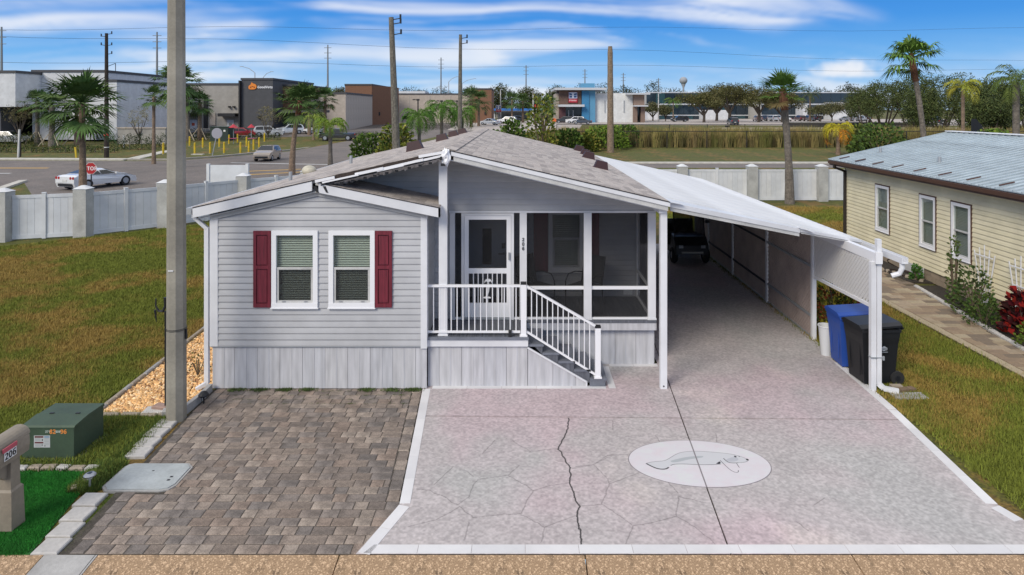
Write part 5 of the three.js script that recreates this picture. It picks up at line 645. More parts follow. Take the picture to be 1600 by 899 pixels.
// ---------------------------------------------------------------- mailbox
{ const t = thing('mailbox', 'tan plastic mailbox on a stepped post standing in the artificial turf', 'mailbox'), mm = mat(rgb(0.30, 0.255, 0.195), 0.6, { map: tMottle }), X = -6.235, D = 8.15;
  const sq = (w0, w1, y0, y1) => { const g = new THREE.CylinderGeometry(w1 * 0.7071, w0 * 0.7071, y1 - y0, 4, 1); g.rotateY(Math.PI / 4); g.translate(X, (y0 + y1) / 2, -D); return g.toNonIndexed(); };
  obj('post_base', [sq(0.225, 0.20, -0.03, 0.46), sq(0.20, 0.16, 0.46, 0.485)], mm, t).geometry.computeVertexNormals(); obj('post', sq(0.155, 0.145, 0.485, 0.86), mm, t).geometry.computeVertexNormals(); obj('bracket', prism([V(X - 0.03, 0.60, D - 0.07), V(X - 0.03, 0.84, D - 0.07), V(X - 0.03, 0.84, D - 0.36), V(X - 0.03, 0.80, D - 0.34)], new THREE.Vector3(0.06, 0, 0)), mm, t);
  const prof = [[-0.125, 0.855], [-0.135, 0.95], [-0.128, 1.05]]; for (let i = 0; i <= 10; i++) { const a = Math.PI - i / 10 * Math.PI; prof.push([Math.cos(a) * 0.122, 1.06 + Math.sin(a) * 0.10]); } prof.push([0.128, 1.05], [0.135, 0.95], [0.125, 0.855]); const pts = prof.map(([x, y]) => V(X + x, y, D + 0.16)); obj('box', prism(pts, new THREE.Vector3(0, 0, 0.62)), mm, t); obj('roof_lip', prism(prof.slice(2, 14).map(([x, y]) => V(X + x * 1.05, y + 0.006, D + 0.175)).concat(prof.slice(2, 14).reverse().map(([x, y]) => V(X + x * 0.97, y - 0.006, D + 0.175))), new THREE.Vector3(0, 0, 0.64)), mm, t);
  const pk = X + 0.137; obj('flag', [box(0.012, 0.05, 0.22, pk + 0.008, 1.055, 7.97)], mat(rgb(0.48, 0.09, 0.12), 0.6), t); obj('number_plate', [box(0.004, 0.1, 0.19, pk + 0.002, 0.97, 7.985)], mat(rgb(0.75, 0.75, 0.74), 0.5), t); const g = text('206', 0.078, 0.002); g.rotateY(Math.PI / 2); g.translate(pk + 0.0045, 0.97, -7.985); obj('number', g, M.black, t); rebase(t, X, -0.03, D); }

// ---------------------------------------------------------------- neighbouring yellow house
const nb = thing('house', 'cream clapboard house with brown trim and a ribbed metal roof', 'house');
const NX = d => 12.02 + 0.035 * (d - 18.5), ND0 = 9.5, ND1 = 25.05, yel = mat(rgb(0.83, 0.745, 0.51), 0.6, { map: tSoft }), yels = [yel, mat(rgb(0.81, 0.73, 0.495), 0.6, { map: tSoft }), mat(rgb(0.845, 0.76, 0.525), 0.6, { map: tSoft })], brown = mat(rgb(0.085, 0.042, 0.03), 0.6);
{ const th = Math.atan(0.035), xf = new THREE.Matrix4().makeTranslation(NX(0), 0, 0).multiply(new THREE.Matrix4().makeRotationY(-Math.PI / 2 - th)); // local x -> world z, local +z -> world -x ; local x = -depth
  const wall = obj('side_wall', prism([V(NX(ND0) + 0.25, 0.0, ND0), V(NX(ND1) + 0.25, 0.0, ND1), V(NX(ND1) + 0.25, 3.1, ND1), V(NX(ND0) + 0.25, 3.1, ND0)], new THREE.Vector3(0.1, 0, 0)), yel, nb);
  const wd = [[1369, 1391], [1438, 1463.5], [1487.5, 1519]].map(([a, b]) => { const s = p => { const k = (p - CX) / F; return NX(0) / (k - 0.035); }; return [-s(a), -s(b)]; }), holes = wd.map(([a, b]) => [a + 0.02, b - 0.02, 1.02, 2.5]);
  boards(wall, 0.34, 3.02, 0.0, () => [-ND1, -ND0], holes, xf, yels, 0.125);
  wd.forEach(([a, b]) => { hungWindow(nb, a + 0.02, b - 0.02, 1.0, 2.52, 0.0, { xf, fw: 0.085, split: 0.5, glass: M.glass, blindMat: mat(rgb(0.42, 0.42, 0.42), 0.8), locks: false }); const tr = [[a - 0.02, a + 0.019, 0.96, 2.56], [b - 0.019, b + 0.02, 0.96, 2.56]].map(([x0, x1, y0, y1]) => ext(x0, x1, y0, y1, -0.0, 0.035)).concat([ext(a + 0.019, b - 0.019, 2.521, 2.56, 0, 0.035), ext(a + 0.019, b - 0.019, 0.95, 0.978, 0, 0.035)]); tr.forEach(g => { g.translate(0, 0, 0.035); g.applyMatrix4(xf); }); obj('window_trim', tr, brown, nb); });
  // block foundation
  const fnd = obj('foundation', prism([V(NX(ND0) + 0.12, 0, ND0), V(NX(ND1) + 0.12, 0, ND1), V(NX(ND1) + 0.12, 0.33, ND1), V(NX(ND0) + 0.12, 0.33, ND0)], new THREE.Vector3(0.1, 0, 0)), mat(rgb(0.2, 0.17, 0.13), 0.9), nb); const fb = [mat(rgb(0.40, 0.315, 0.225), 0.9, { map: tMottle }), mat(rgb(0.36, 0.285, 0.205), 0.9, { map: tMottle })]; let i = 0; for (let r = 0; r < 2; r++) for (let d = 13 + (r % 2) * 0.2; d < 24.6; d += 0.4) { const g = ext(-d - 0.39, -d - 0.004, r * 0.165 + 0.002, r * 0.165 + 0.16, -0.0, 0.1); g.translate(0, 0, -0.02); g.applyMatrix4(xf); obj('foundation_block', g, fb[(i++ + r) % 2], fnd); }
  { const g = ext(-21.2, -19.9, 0.02, 0.34, 0, 0.03); g.translate(0, 0, 0.04); g.applyMatrix4(xf); obj('vent_grille', g, M.offWhite, nb); }
  // roof: ribbed metal, brown fascia
  const EXo = d => NX(d) - 0.42, RGX = 16.4, ey = 3.18, ry = 4.22, dd0 = ND0, dd1 = ND1 + 0.45, blue = mat(rgb(0.50, 0.575, 0.615), 0.35, { metalness: 0.25, map: tMottle }), blues = [blue, mat(rgb(0.48, 0.56, 0.60), 0.35, { metalness: 0.25, map: tMottle })];
  const rf = obj('roof', prism([V(EXo(dd0), ey - 0.03, dd0), V(EXo(dd1), ey - 0.03, dd1), V(RGX, ry - 0.03, dd1), V(RGX, ry - 0.03, dd0)], new THREE.Vector3(0, -0.04, 0)), M.offWhite, nb);
  let k = 0; for (let d = dd0; d < dd1 - 0.05; d += 0.3) { const e = Math.min(d + 0.297, dd1), pr = [[0, -0.02], [0, 0.03], [0.03, 0.032], [0.05, 0.0], [0.15, 0.004], [0.16, 0.014], [0.175, 0.014], [0.185, 0.004], [e - d, 0.0], [e - d, -0.02]]; obj('roof_panel', prism(pr.map(([a, b]) => V(EXo(d) - 0.03, ey + b - 0.005, d + a)), new THREE.Vector3(RGX - EXo(d) + 0.03, ry - ey, 0)), blues[k++ % 2], rf); }
  obj('roof_back', prism([V(RGX, ry - 0.01, dd0), V(RGX, ry - 0.01, dd1), V(RGX + 4.6, ey, dd1), V(RGX + 4.6, ey, dd0)], new THREE.Vector3(0, -0.04, 0)), blue, nb); obj('ridge_cap', bar(V(RGX, ry + 0.03, dd0), V(RGX, ry + 0.03, dd1), 0.3, 0.03), M.whiteClean, nb);
  obj('fascia', prism([V(EXo(dd0), ey - 0.036, dd0), V(EXo(dd1), ey - 0.036, dd1), V(EXo(dd1), ey - 0.22, dd1), V(EXo(dd0), ey - 0.22, dd0)], new THREE.Vector3(0.03, 0, 0)), brown, nb); obj('gutter_lip', prism([V(EXo(dd0) - 0.09, ey - 0.05, dd0), V(EXo(dd1) - 0.09, ey - 0.05, dd1), V(EXo(dd1) - 0.06, ey - 0.16, dd1), V(EXo(dd0) - 0.06, ey - 0.16, dd0)], new THREE.Vector3(0.058, 0, 0)), mat(rgb(0.11, 0.055, 0.04), 0.5), nb); obj('soffit', prism([V(EXo(dd0) + 0.031, ey - 0.215, dd0), V(EXo(dd1) + 0.031, ey - 0.215, dd1), V(NX(dd1) + 0.1, ey - 0.215, dd1), V(NX(dd0) + 0.1, ey - 0.215, dd0)], new THREE.Vector3(0, 0.015, 0)), M.offWhite, nb);
  obj('gable_rake', prism([V(EXo(dd1), ey - 0.05, dd1 + 0.001), V(RGX, ry - 0.05, dd1 + 0.001), V(RGX, ry - 0.2, dd1 + 0.001), V(EXo(dd1), ey - 0.2, dd1 + 0.001)], new THREE.Vector3(0, 0, -0.03)), brown, nb); obj('end_wall', prism([V(NX(ND1) + 0.36, 0, ND1), V(20.5, 0, ND1), V(20.5, 2.9, ND1), V(RGX, ry - 0.3, ND1), V(NX(ND1) + 0.36, 2.9, ND1)], new THREE.Vector3(0, 0, 0.1)), yel, nb);
  for (let d = 12.4; d < 25.2; d += 1.24) { const x = EXo(d) + 0.12; obj('snow_guard', bar(V(x - 0.05, ey + 0.05 + 0.02, d), V(x + 0.32, ey + 0.05 + 0.10, d), 0.03, 0.03), brown, nb); } for (const [x, d] of [[12.9, 20.5], [14.6, 18.6], [13.2, 24.4]]) { const y = mix(ey, ry, (x - EXo(d)) / (RGX - EXo(d))); obj('vent_pipe', rod(V(x, y - 0.02, d), V(x, y + 0.18, d), 0.05), M.galv, nb); }
  const cx = NX(ND1) - 0.06; obj('downspout', [bar(V(EXo(ND1) - 0.03, ey - 0.15, ND1 - 0.05), V(EXo(ND1) - 0.03, ey - 0.3, ND1 - 0.05), 0.09, 0.09, new THREE.Vector3(0, 0, 1)), bar(V(EXo(ND1) - 0.03, ey - 0.28, ND1 - 0.05), V(cx, ey - 0.42, ND1 - 0.05), 0.09, 0.08), bar(V(cx, ey - 0.40, ND1 - 0.05), V(cx, 0.05, ND1 - 0.05), 0.09, 0.09, new THREE.Vector3(0, 0, 1))], mat(rgb(0.02, 0.015, 0.014), 0.5), nb); obj('corner_board', prism([V(NX(ND1) - 0.03, 0.34, ND1 + 0.01), V(NX(ND1) + 0.12, 0.34, ND1 + 0.01), V(NX(ND1) + 0.12, 2.97, ND1 + 0.01), V(NX(ND1) - 0.03, 2.97, ND1 + 0.01)], new THREE.Vector3(0, 0, -0.03)), yel, nb);
  rebase(nb, 15, 0, 17.5); }
// trellises against its wall
function trellis(label, d, h) { const t = thing('trellis', label, 'trellis'), x = NX(d) - 0.09, w = M.whiteClean; for (let k = -2; k <= 2; k++) obj('slat', bar(V(x, 0.0, d + k * 0.035), V(x, h - Math.abs(k) * 0.10, d + k * 0.19), 0.03, 0.012, new THREE.Vector3(1, 0, 0)), w, t); for (const [q, s] of [[0.55, 0.21], [0.82, 0.32]]) obj('crossbar', bar(V(x - 0.012, h * q, d - s), V(x - 0.012, h * q, d + s), 0.03, 0.012, new THREE.Vector3(1, 0, 0)), w, t); rebase(t, x, 0, d); }
trellis('white fan trellis standing behind the tall green shrub', 17.05, 1.62); trellis('white fan trellis standing behind the red leaved plant', 15.75, 1.62);

// paver path beside it
{ const root = new THREE.Group(); root.name = numbered('garden_path'); scene.add(root); root.userData = { kind: 'structure', label: 'tan and brown paver garden path' };
  const tn = [[0.42, 0.33, 0.22], [0.33, 0.24, 0.165], [0.50, 0.41, 0.28], [0.26, 0.20, 0.145], [0.38, 0.28, 0.185], [0.46, 0.36, 0.255]].map(c => mat(rgb(...c), 0.9, { map: tMottle, bumpMap: tSpeckB, bumpScale: 0.002 })), gc = {}; const rx = d => mix(10.45, 11.25, clamp((d - 13) / 6)), mk = (x, d, w, l, m) => { const key = w.toFixed(2) + '|' + l.toFixed(2); if (!gc[key]) gc[key] = chamferBox(w - 0.008, 0.06, l - 0.008, 0.008); const o = new THREE.Mesh(gc[key], m); o.name = 'paver'; o.position.set(x, -0.04 + R() * 0.006, -d); o.rotation.y = (R() - 0.5) * 0.02; root.add(o); };
  let n = 0; for (let d = 11.2; d < 23.5 && n < 298; d += 0.24) { mk(9.66, d + 0.12, 0.2, 0.24, tn[2]); n++; let x = 9.78, h = Math.round(d / 0.24) % 2; if (h) { mk(x + 0.1, d + 0.12, 0.2, 0.24, tn[Math.floor(R() * 6)]); x += 0.2; n++; } while (x < rx(d) - 0.15 && n < 299) { const w = R() < 0.7 ? 0.4 : 0.26; mk(x + w / 2, d + 0.12, w, 0.24, tn[Math.floor(R() * 6)]); x += w; n++; } }
  obj('sand_bed', slab([[9.56, 11.2], [10.6, 11.2], [11.5, 18], [11.5, 23.5], [9.56, 23.5]], -0.07, 0.004), mat(rgb(0.16, 0.125, 0.085), 0.95, { map: tSpeck }), root); }
struct('planting_bed', slab([[10.55, 11.2], [11.75, 11.2], [12.1, 19.2], [11.35, 19.2], [10.75, 13.6]], -0.05, 0.012), M.soil, 'dark mulch bed under the cream wall');
{ const t = thing('bed_edging', 'white scalloped edging stones along the mulch bed of the cream house', 'edging'); for (let d = 12.6; d < 19; d += 0.24) { const o = obj('edging_stone', chamferBox(0.11, 0.10, 0.225, 0.03), M.lightStone, t); o.position.set(mix(10.45, 11.3, clamp((d - 12.8) / 6.0)), -0.02, -d - 0.11); o.rotation.y = -0.14 + (R() - 0.5) * 0.1; } rebase(t, 10.9, 0, 15.6); }
{ const t = thing('bed_edging', 'brown edging bricks curving below the vent of the cream house', 'edging'); for (let k = 0; k < 12; k++) { const a = k / 11 * Math.PI * 0.5, o = obj('brick', chamferBox(0.2, 0.1, 0.11, 0.02), M.tanStone, t); o.position.set(11.85 - Math.cos(a) * 0.55, -0.02, -(22.2 - k * 0.23)); o.rotation.y = 1.5 - a * 0.4; } obj('mulch', slab([[11.45, 19.6], [12.1, 19.5], [12.2, 22.4], [11.4, 22.4]], -0.04, 0.02), M.soil, t); rebase(t, 11.7, 0, 21); }
{ const t = thing('garden_hose', 'dark garden hose lying below the cream wall', 'hose'); const pts = []; for (let k = 0; k < 24; k++) { const a = k * 0.7; pts.push(V(11.75 + Math.cos(a) * (0.26 + k * 0.004), 0.045 + (k > 19 ? (k - 19) * 0.12 : 0.004 * (k % 5)), 20.6 + Math.sin(a) * 0.4)); } obj('hose', tube(pts, 0.016, 6), mat(rgb(0.035, 0.02, 0.015), 0.7), t); rebase(t, 11.75, 0, 20.6); }

// ---------------------------------------------------------------- white vinyl fence with masonry pillars
const mVinyl = [mat(rgb(0.70, 0.715, 0.73), 0.45, { map: tSoft }), mat(rgb(0.72, 0.73, 0.735), 0.45, { map: tSoft }), mat(rgb(0.685, 0.705, 0.725), 0.45, { map: tSoft })], mPillar = mat(rgb(0.50, 0.50, 0.475), 0.9, { map: tMottle, bumpMap: tSpeckB, bumpScale: 0.004 });

const fencePts = [G(-130, 384), G(5, 376), G(130, 369), G(258, 354), G(380, 337)];
{ const [x, d] = fencePts[4]; fencePts.push([x + 2.3, d + 2.3], [x + 4.6, d + 4.4], [-5.2, 37.2]); const d0 = gd(313.5); for (let px = 848; px < 1640; px += 109) fencePts.push([at(px, d0), d0]); }
{ const f = thing('vinyl_fence', 'white vinyl privacy fence with grey pillars enclosing the back lawns', 'fence'); let k = 0;
  fencePts.forEach(([x, d], i) => { const p = obj('pillar', chamferBox(0.52, 1.93, 0.52, 0.02).translate(x, -0.03, -d), mPillar, f); const c = new THREE.CylinderGeometry(0.08, 0.40, 0.13, 4); c.rotateY(Math.PI / 4); c.translate(x, 1.97, -d); obj('pillar_cap', [clean(c.toNonIndexed())], mVinyl[1], p); });
  for (let i = 0; i < fencePts.length - 1; i++) { const [xa, da] = fencePts[i], [xb, db] = fencePts[i + 1], m = [(xa + xb) / 2, (da + db) / 2], L = Math.hypot(xb - xa, db - da), ux = (xb - xa) / L, ud = (db - da) / L; obj('post', bar(V(m[0], 0, m[1]), V(m[0], 1.78, m[1]), 0.13, 0.13, new THREE.Vector3(ux, 0, -ud)), mVinyl[1], f); obj('post_cap', bar(V(m[0], 1.78, m[1]), V(m[0], 1.81, m[1]), 0.15, 0.15, new THREE.Vector3(ux, 0, -ud)), mVinyl[0], f);
    for (const [p, q] of [[0.28, L / 2 - 0.07], [L / 2 + 0.07, L - 0.28]]) { const P = (s, y) => V(xa + ux * s, y, da + ud * s), pn = obj('top_rail', bar(P(p, 1.665), P(q, 1.665), 0.06, 0.13), mVinyl[0], f); obj('bottom_rail', bar(P(p, 0.1), P(q, 0.1), 0.06, 0.15), mVinyl[2], f); const n = Math.max(3, Math.round((q - p) / 0.28)); for (let j = 0; j < n; j++) obj('board', bar(P(p + (q - p) * (j + 0.5) / n, 0.176), P(p + (q - p) * (j + 0.5) / n, 1.599), 0.024, (q - p) / n - 0.008, new THREE.Vector3(ux, 0, -ud)), mVinyl[k++ % 3], f); } }
  rebase(f, -2, 0, 32); }
// raised white panel standing behind the fence by the road
{ const d = 33.5, t = thing('gate_panel', 'tall white vinyl panel rising above the fence beside the road', 'panel'); const x0 = at(325, d), x1 = at(386, d); obj('board', ext(x0, x1, 0.1, hy(258, d), d, d + 0.05), mVinyl[0], t); for (const x of [x0, x1]) obj('post', ext(x - 0.07, x + 0.07, -0.03, hy(256, d), d - 0.05, d + 0.1), mVinyl[1], t); rebase(t, (x0 + x1) / 2, 0, d); }

// ---------------------------------------------------------------- plants
const mLeaf = new THREE.MeshPhysicalMaterial({ color: rgb(1, 1, 1), vertexColors: true, roughness: 1, specularIntensity: 0.25, side: THREE.DoubleSide });
class Leaves { constructor() { this.p = []; this.c = []; } tri(a, b, c, k) { for (const v of [a, b, c]) { this.p.push(v.x, v.y, v.z); this.c.push(k.r, k.g, k.b); } } geo() { const g = new THREE.BufferGeometry(); g.setAttribute('position', new THREE.Float32BufferAttribute(this.p, 3)); g.setAttribute('color', new THREE.Float32BufferAttribute(this.c, 3)); g.setAttribute('uv', new THREE.Float32BufferAttribute(new Float32Array(this.p.length / 3 * 2), 2)); g.computeVertexNormals(); return g; } }
const UP = new THREE.Vector3(0, 1, 0), v3 = (x, y, z) => new THREE.Vector3(x, y, z);
const vary = (c, r, s = 0.35) => { const k = 1 - s / 2 + r() * s; return rgb(c[0] * k * (0.9 + r() * 0.2), c[1] * k, c[2] * k * (0.85 + r() * 0.3)); };
function fanLeaf(L, r, o, az, el, pet, rad, droop, col, nb = 20) { const d = v3(Math.cos(el) * Math.cos(az), Math.sin(el), Math.cos(el) * Math.sin(az)), s = v3(-Math.sin(az), 0, Math.cos(az)), n = s.clone().cross(d).normalize(), e = o.clone().addScaledVector(d, pet).addScaledVector(UP, -droop * pet * 0.15); L.tri(o.clone().addScaledVector(s, 0.02 + rad * 0.02), o.clone().addScaledVector(s, -0.02 - rad * 0.02), e, col); L.tri(o.clone().addScaledVector(n, 0.05), o.clone().addScaledVector(n, -0.05), e, col);
  for (let i = 0; i < nb; i++) { const t = mix(-1.75, 1.75, (i + 0.5) / nb) + (r() - 0.5) * 0.1, len = rad * (1 - 0.16 * Math.abs(t)) * (0.85 + r() * 0.25), bd = d.clone().multiplyScalar(Math.cos(t)).addScaledVector(s, Math.sin(t)).addScaledVector(n, 0.12 + (r() - 0.5) * 0.16).normalize(), side = n.clone().cross(bd).normalize().multiplyScalar(rad * 0.045), m = e.clone().addScaledVector(bd, len * 0.55), tip = e.clone().addScaledVector(bd, len).addScaledVector(UP, -len * droop * (0.25 + r() * 0.4)); L.tri(e, m.clone().add(side), m.clone().sub(side), col); L.tri(m.clone().add(side), tip, m.clone().sub(side), col); } }
function feather(L, r, o, az, el, len, droop, col, leaf = 0.45, n = 26) { let p = o.clone(), e = el; const N = 9, pts = [p.clone()]; for (let i = 0; i < N; i++) { p = p.clone().add(v3(Math.cos(e) * Math.cos(az), Math.sin(e), Math.cos(e) * Math.sin(az)).multiplyScalar(len / N)); e -= droop / N * (1 + i * 0.12); pts.push(p); } const s = v3(-Math.sin(az), 0, Math.cos(az)); for (let i = 0; i < N; i++) { const w = 0.03 * (1 - i / N) + 0.006; L.tri(pts[i].clone().addScaledVector(s, w), pts[i].clone().addScaledVector(s, -w), pts[i + 1], col); } for (let k = 2; k < n; k++) { const q = k / n * N, i = Math.min(N - 1, Math.floor(q)), b = pts[i].clone().lerp(pts[i + 1], q - i), t = pts[i + 1].clone().sub(pts[i]).normalize(), ll = leaf * Math.sin(Math.PI * clamp(k / n * 0.9 + 0.12)) * (0.8 + r() * 0.4); for (const sg of [-1, 1]) { const dir = s.clone().multiplyScalar(sg).addScaledVector(t, 0.7).addScaledVector(UP, 0.15 + (r() - 0.5) * 0.5).normalize(), mid = b.clone().addScaledVector(dir, ll * 0.5), tip = b.clone().addScaledVector(dir, ll).addScaledVector(UP, -ll * 0.55), w = t.clone().multiplyScalar(ll * 0.06 + 0.008); L.tri(b, mid.clone().add(w), mid.clone().sub(w), col); L.tri(mid.clone().add(w), tip, mid.clone().sub(w), col); } } }
const barkGrey = mat(rgb(0.25, 0.215, 0.18), 0.95, { map: tBark }), barkTan = mat(rgb(0.33, 0.235, 0.165), 0.95, { map: tBark }), barkRed = mat(rgb(0.20, 0.085, 0.045), 0.95, { map: tBark });
function palm(o) { // o: x, d, h (crown base height), lean, kind, rad, label ...
  const r = rng(o.seed), t = thing(o.name ?? 'palm_tree', o.label, 'palm', o.group), lean = o.lean ?? 0, ld = o.leanD ?? 0, pts = [], rs = [], N = 12, y0 = o.y ?? -0.03; for (let i = 0; i <= N; i++) { const q = i / N; pts.push(v3(lean * q * q, q * o.h, -ld * q)); rs.push((o.r0 ?? 0.2) * mix(1.25, 0.85, Math.min(1, q * 2.2)) * (1 + 0.03 * Math.sin(i * 2.6))); }
  obj('trunk', tube(pts, rs, 12), o.bark ?? barkTan, t); const c = pts[N].clone(), L = new Leaves();
  if (o.boots) obj('leaf_boots', tube([pts[N - 2].clone(), pts[N - 2].clone().lerp(pts[N - 1], 0.6), pts[N - 1].clone(), c.clone().add(v3(0, 0.15, 0))], [o.r0 * 0.95, o.r0 * 1.05, o.r0 * 1.15, o.r0 * 0.8], 10), barkRed, t);
  if (o.kind === 'fan') for (let i = 0; i < o.n; i++) { const q = (i + 0.5) / o.n, el = mix(1.3, o.low ?? -0.85, q) + (r() - 0.5) * 0.6, az = i * 2.4 + r() * 0.4; fanLeaf(L, r, c.clone().add(v3(0, 0.15 - q * 0.35, 0)), az, el, o.rad * (0.38 + r() * 0.2) * (el > 0.7 ? 0.6 : 1), o.rad * 0.55, o.droop ?? 0.5, vary(q > 0.9 && o.dead ? o.dead : o.col, r), o.nb ?? 20); }
  else for (let i = 0; i < o.n; i++) { const q = (i + 0.5) / o.n, el = mix(1.35, o.low ?? 0.0, q) + (r() - 0.5) * 0.2, az = i * 2.4 + r() * 0.5; feather(L, r, c.clone().add(v3(0, 0.1, 0)), az, el, o.rad * (0.85 + r() * 0.3), o.droop ?? 1.9, vary(q > 0.8 && o.dead ? o.dead : o.col, r), o.leaf ?? o.rad * 0.22, o.nl ?? 30); }
  obj('crown', L.geo(), mLeaf, t, true); if (o.straps) for (let k = 0; k < 3; k++) { const a = k * 2.1 + 0.5; obj('brace', rod(v3(Math.cos(a) * 1.5, 0.05, Math.sin(a) * 1.5), v3(Math.cos(a) * 0.15, 1.9, Math.sin(a) * 0.15), 0.05), mat(rgb(0.45, 0.38, 0.28), 0.9), t); } return place(t, o.x, o.d, 0, y0); }
const gS = [0.085, 0.14, 0.045], gB = [0.11, 0.19, 0.04], gQ = [0.14, 0.22, 0.03], gY = [0.42, 0.36, 0.03], gO = [0.065, 0.085, 0.032];
const P = (px, py, d) => ({ x: at(px, d), d, h: hy(py, d) - terrain(d) + 0.03, y: terrain(d) - 0.03 });
palm({ ...P(129, 160, 38), name: 'sabal_palm', kind: 'fan', n: 42, rad: 2.6, r0: 0.19, lean: -0.05, col: gS, seed: 11, low: -0.8, label: 'large green fan palm with a smooth tan trunk behind the stop sign' });
palm({ ...P(58, 158, 90), name: 'sabal_palm', kind: 'fan', n: 24, rad: 2.6, r0: 0.28, col: gS, seed: 12, bark: barkGrey, straps: true, dead: [0.22, 0.17, 0.04], label: 'young braced fan palm before the grey wall beside the white block' });
palm({ ...P(81, 165, 88), name: 'sabal_palm', kind: 'fan', n: 26, rad: 2.9, r0: 0.38, col: gS, seed: 13, bark: barkGrey, straps: true, label: 'young braced fan palm with a rough trunk before the white block' });
palm({ ...P(119, 160, 90), name: 'sabal_palm', kind: 'fan', n: 24, rad: 2.6, r0: 0.25, col: gS, seed: 14, straps: true, label: 'young braced fan palm partly hidden behind the large fan palm' });
palm({ ...P(278, 128, 58), name: 'sabal_palm', kind: 'fan', n: 34, rad: 2.6, r0: 0.2, col: gS, seed: 15, label: 'tall fan palm hidden behind the concrete pole' });
palm({ ...P(240, 150, 62), name: 'sabal_palm', kind: 'fan', n: 20, rad: 1.5, r0: 0.16, col: gS, seed: 31, label: 'slim fan palm with a dark trunk beside the dumpster wall' });
palm({ ...P(293, 152, 98), name: 'sabal_palm', kind: 'fan', n: 26, rad: 2.6, r0: 0.32, col: gS, seed: 16, bark: barkGrey, straps: true, label: 'braced fan palm among the yellow bollards' });
palm({ ...P(312, 160, 100), name: 'sabal_palm', kind: 'fan', n: 26, rad: 2.7, r0: 0.3, col: gS, seed: 17, straps: true, label: 'braced fan palm beside the grey disc sign' });
palm({ ...P(456, 160, 52), name: 'sabal_palm', kind: 'fan', n: 34, rad: 2.35, r0: 0.22, lean: 0.65, col: gS, seed: 18, boots: true, low: -0.5, label: 'leaning fan palm with a shaggy neck before the dark tower' });
palm({ ...P(483, 150, 112), name: 'sabal_palm', kind: 'fan', n: 22, rad: 3.0, r0: 0.26, col: gS, seed: 19, label: 'fan palm before the brown brick front of the animal clinic' });
palm({ ...P(508, 152, 116), name: 'sabal_palm', kind: 'fan', n: 24, rad: 2.9, r0: 0.28, col: gS, dead: [0.28, 0.12, 0.03], seed: 20, label: 'fan palm with rusty lower leaves before the beige wall' });
palm({ ...P(516, 200, 58), name: 'queen_palm', kind: 'feather', n: 15, rad: 2.5, r0: 0.2, col: gQ, seed: 21, low: 0.4, droop: 2.6, bark: barkGrey, label: 'short bright green drooping palm beyond the road' });
palm({ ...P(490, 188, 100), name: 'queen_palm', kind: 'feather', n: 12, rad: 3.4, r0: 0.2, col: [0.2, 0.26, 0.05], seed: 22, low: 0.4, droop: 2.4, label: 'pale green feather palm behind the bright drooping palm' });
for (const [px, py, d, s, lb] of [[655, 185, 66, 23, 'lush drooping palm left in the row behind the roof'], [690, 172, 70, 24, 'tallest lush drooping palm behind the roof'], [722, 182, 74, 25, 'lush drooping palm beside the slim brown pole']]) palm({ ...P(px, py, d), name: 'queen_palm', kind: 'feather', n: 20, rad: 3.0, r0: 0.2, col: [0.085, 0.17, 0.03], seed: s, low: -0.1, droop: 2.4, label: lb, bark: barkGrey });
for (const [px, py, d, s, lb] of [[736, 152, 140, 26, 'fan palm before the far brown brick block'], [748, 155, 144, 27, 'fan palm at the corner of the far brown brick block'], [800, 156, 172, 28, 'broad fan palm between the two sign poles'], [817, 158, 176, 29, 'smaller fan palm beside the red sign'], [858, 162, 168, 30, 'fan palm next to the brown front with the emblem sign']]) palm({ ...P(px, py, d), name: 'sabal_palm', kind: 'fan', n: 22, rad: 3.6, r0: 0.28, col: gS, seed: s, label: lb, nb: 16 });
palm({ ...P(1234, 143, 36), name: 'fan_palm', kind: 'fan', n: 28, rad: 1.6, r0: 0.21, lean: -0.38, col: gB, seed: 33, boots: true, low: -0.45, droop: 0.25, bark: barkGrey, dead: [0.16, 0.12, 0.05], label: 'slender fan palm standing before the white fence' });
palm({ ...P(1449, 88, 35), name: 'fan_palm', kind: 'fan', n: 24, rad: 1.75, r0: 0.155, lean: -0.85, col: gB, seed: 34, boots: true, low: -0.5, droop: 1.0, bark: barkGrey, label: 'tall leaning fan palm behind the ribbed metal roof' });
palm({ ...P(1588, 128, 36), name: 'queen_palm', kind: 'feather', n: 16, rad: 1.9, r0: 0.19, col: [0.11, 0.15, 0.04], seed: 35, low: -0.2, droop: 2.0, bark: barkGrey, label: 'feathery palm at the far end of the metal roof' });
palm({ ...P(1310, 205, 74), name: 'queen_palm', kind: 'feather', n: 14, rad: 2.9, r0: 0.22, col: gY, seed: 36, low: 0.1, droop: 2.7, dead: [0.42, 0.17, 0.02], bark: barkTan, label: 'yellowing drooping palm before the reeds' });
palm({ ...P(1505, 140, 62), name: 'queen_palm', kind: 'feather', n: 12, rad: 2.6, r0: 0.18, col: [0.28, 0.28, 0.04], seed: 37, low: 0.2, droop: 2.2, label: 'yellow green palm among the dark oaks' });
palm({ ...P(1052, 160, 196), name: 'queen_palm', kind: 'feather', n: 14, rad: 4, r0: 0.2, col: gB, seed: 38, label: 'green palm at the corner of the glass office' });
palm({ ...P(1266, 150, 190), name: 'queen_palm', kind: 'feather', n: 12, rad: 4, r0: 0.25, col: gO, seed: 39, label: 'dark palm before the glass office' });

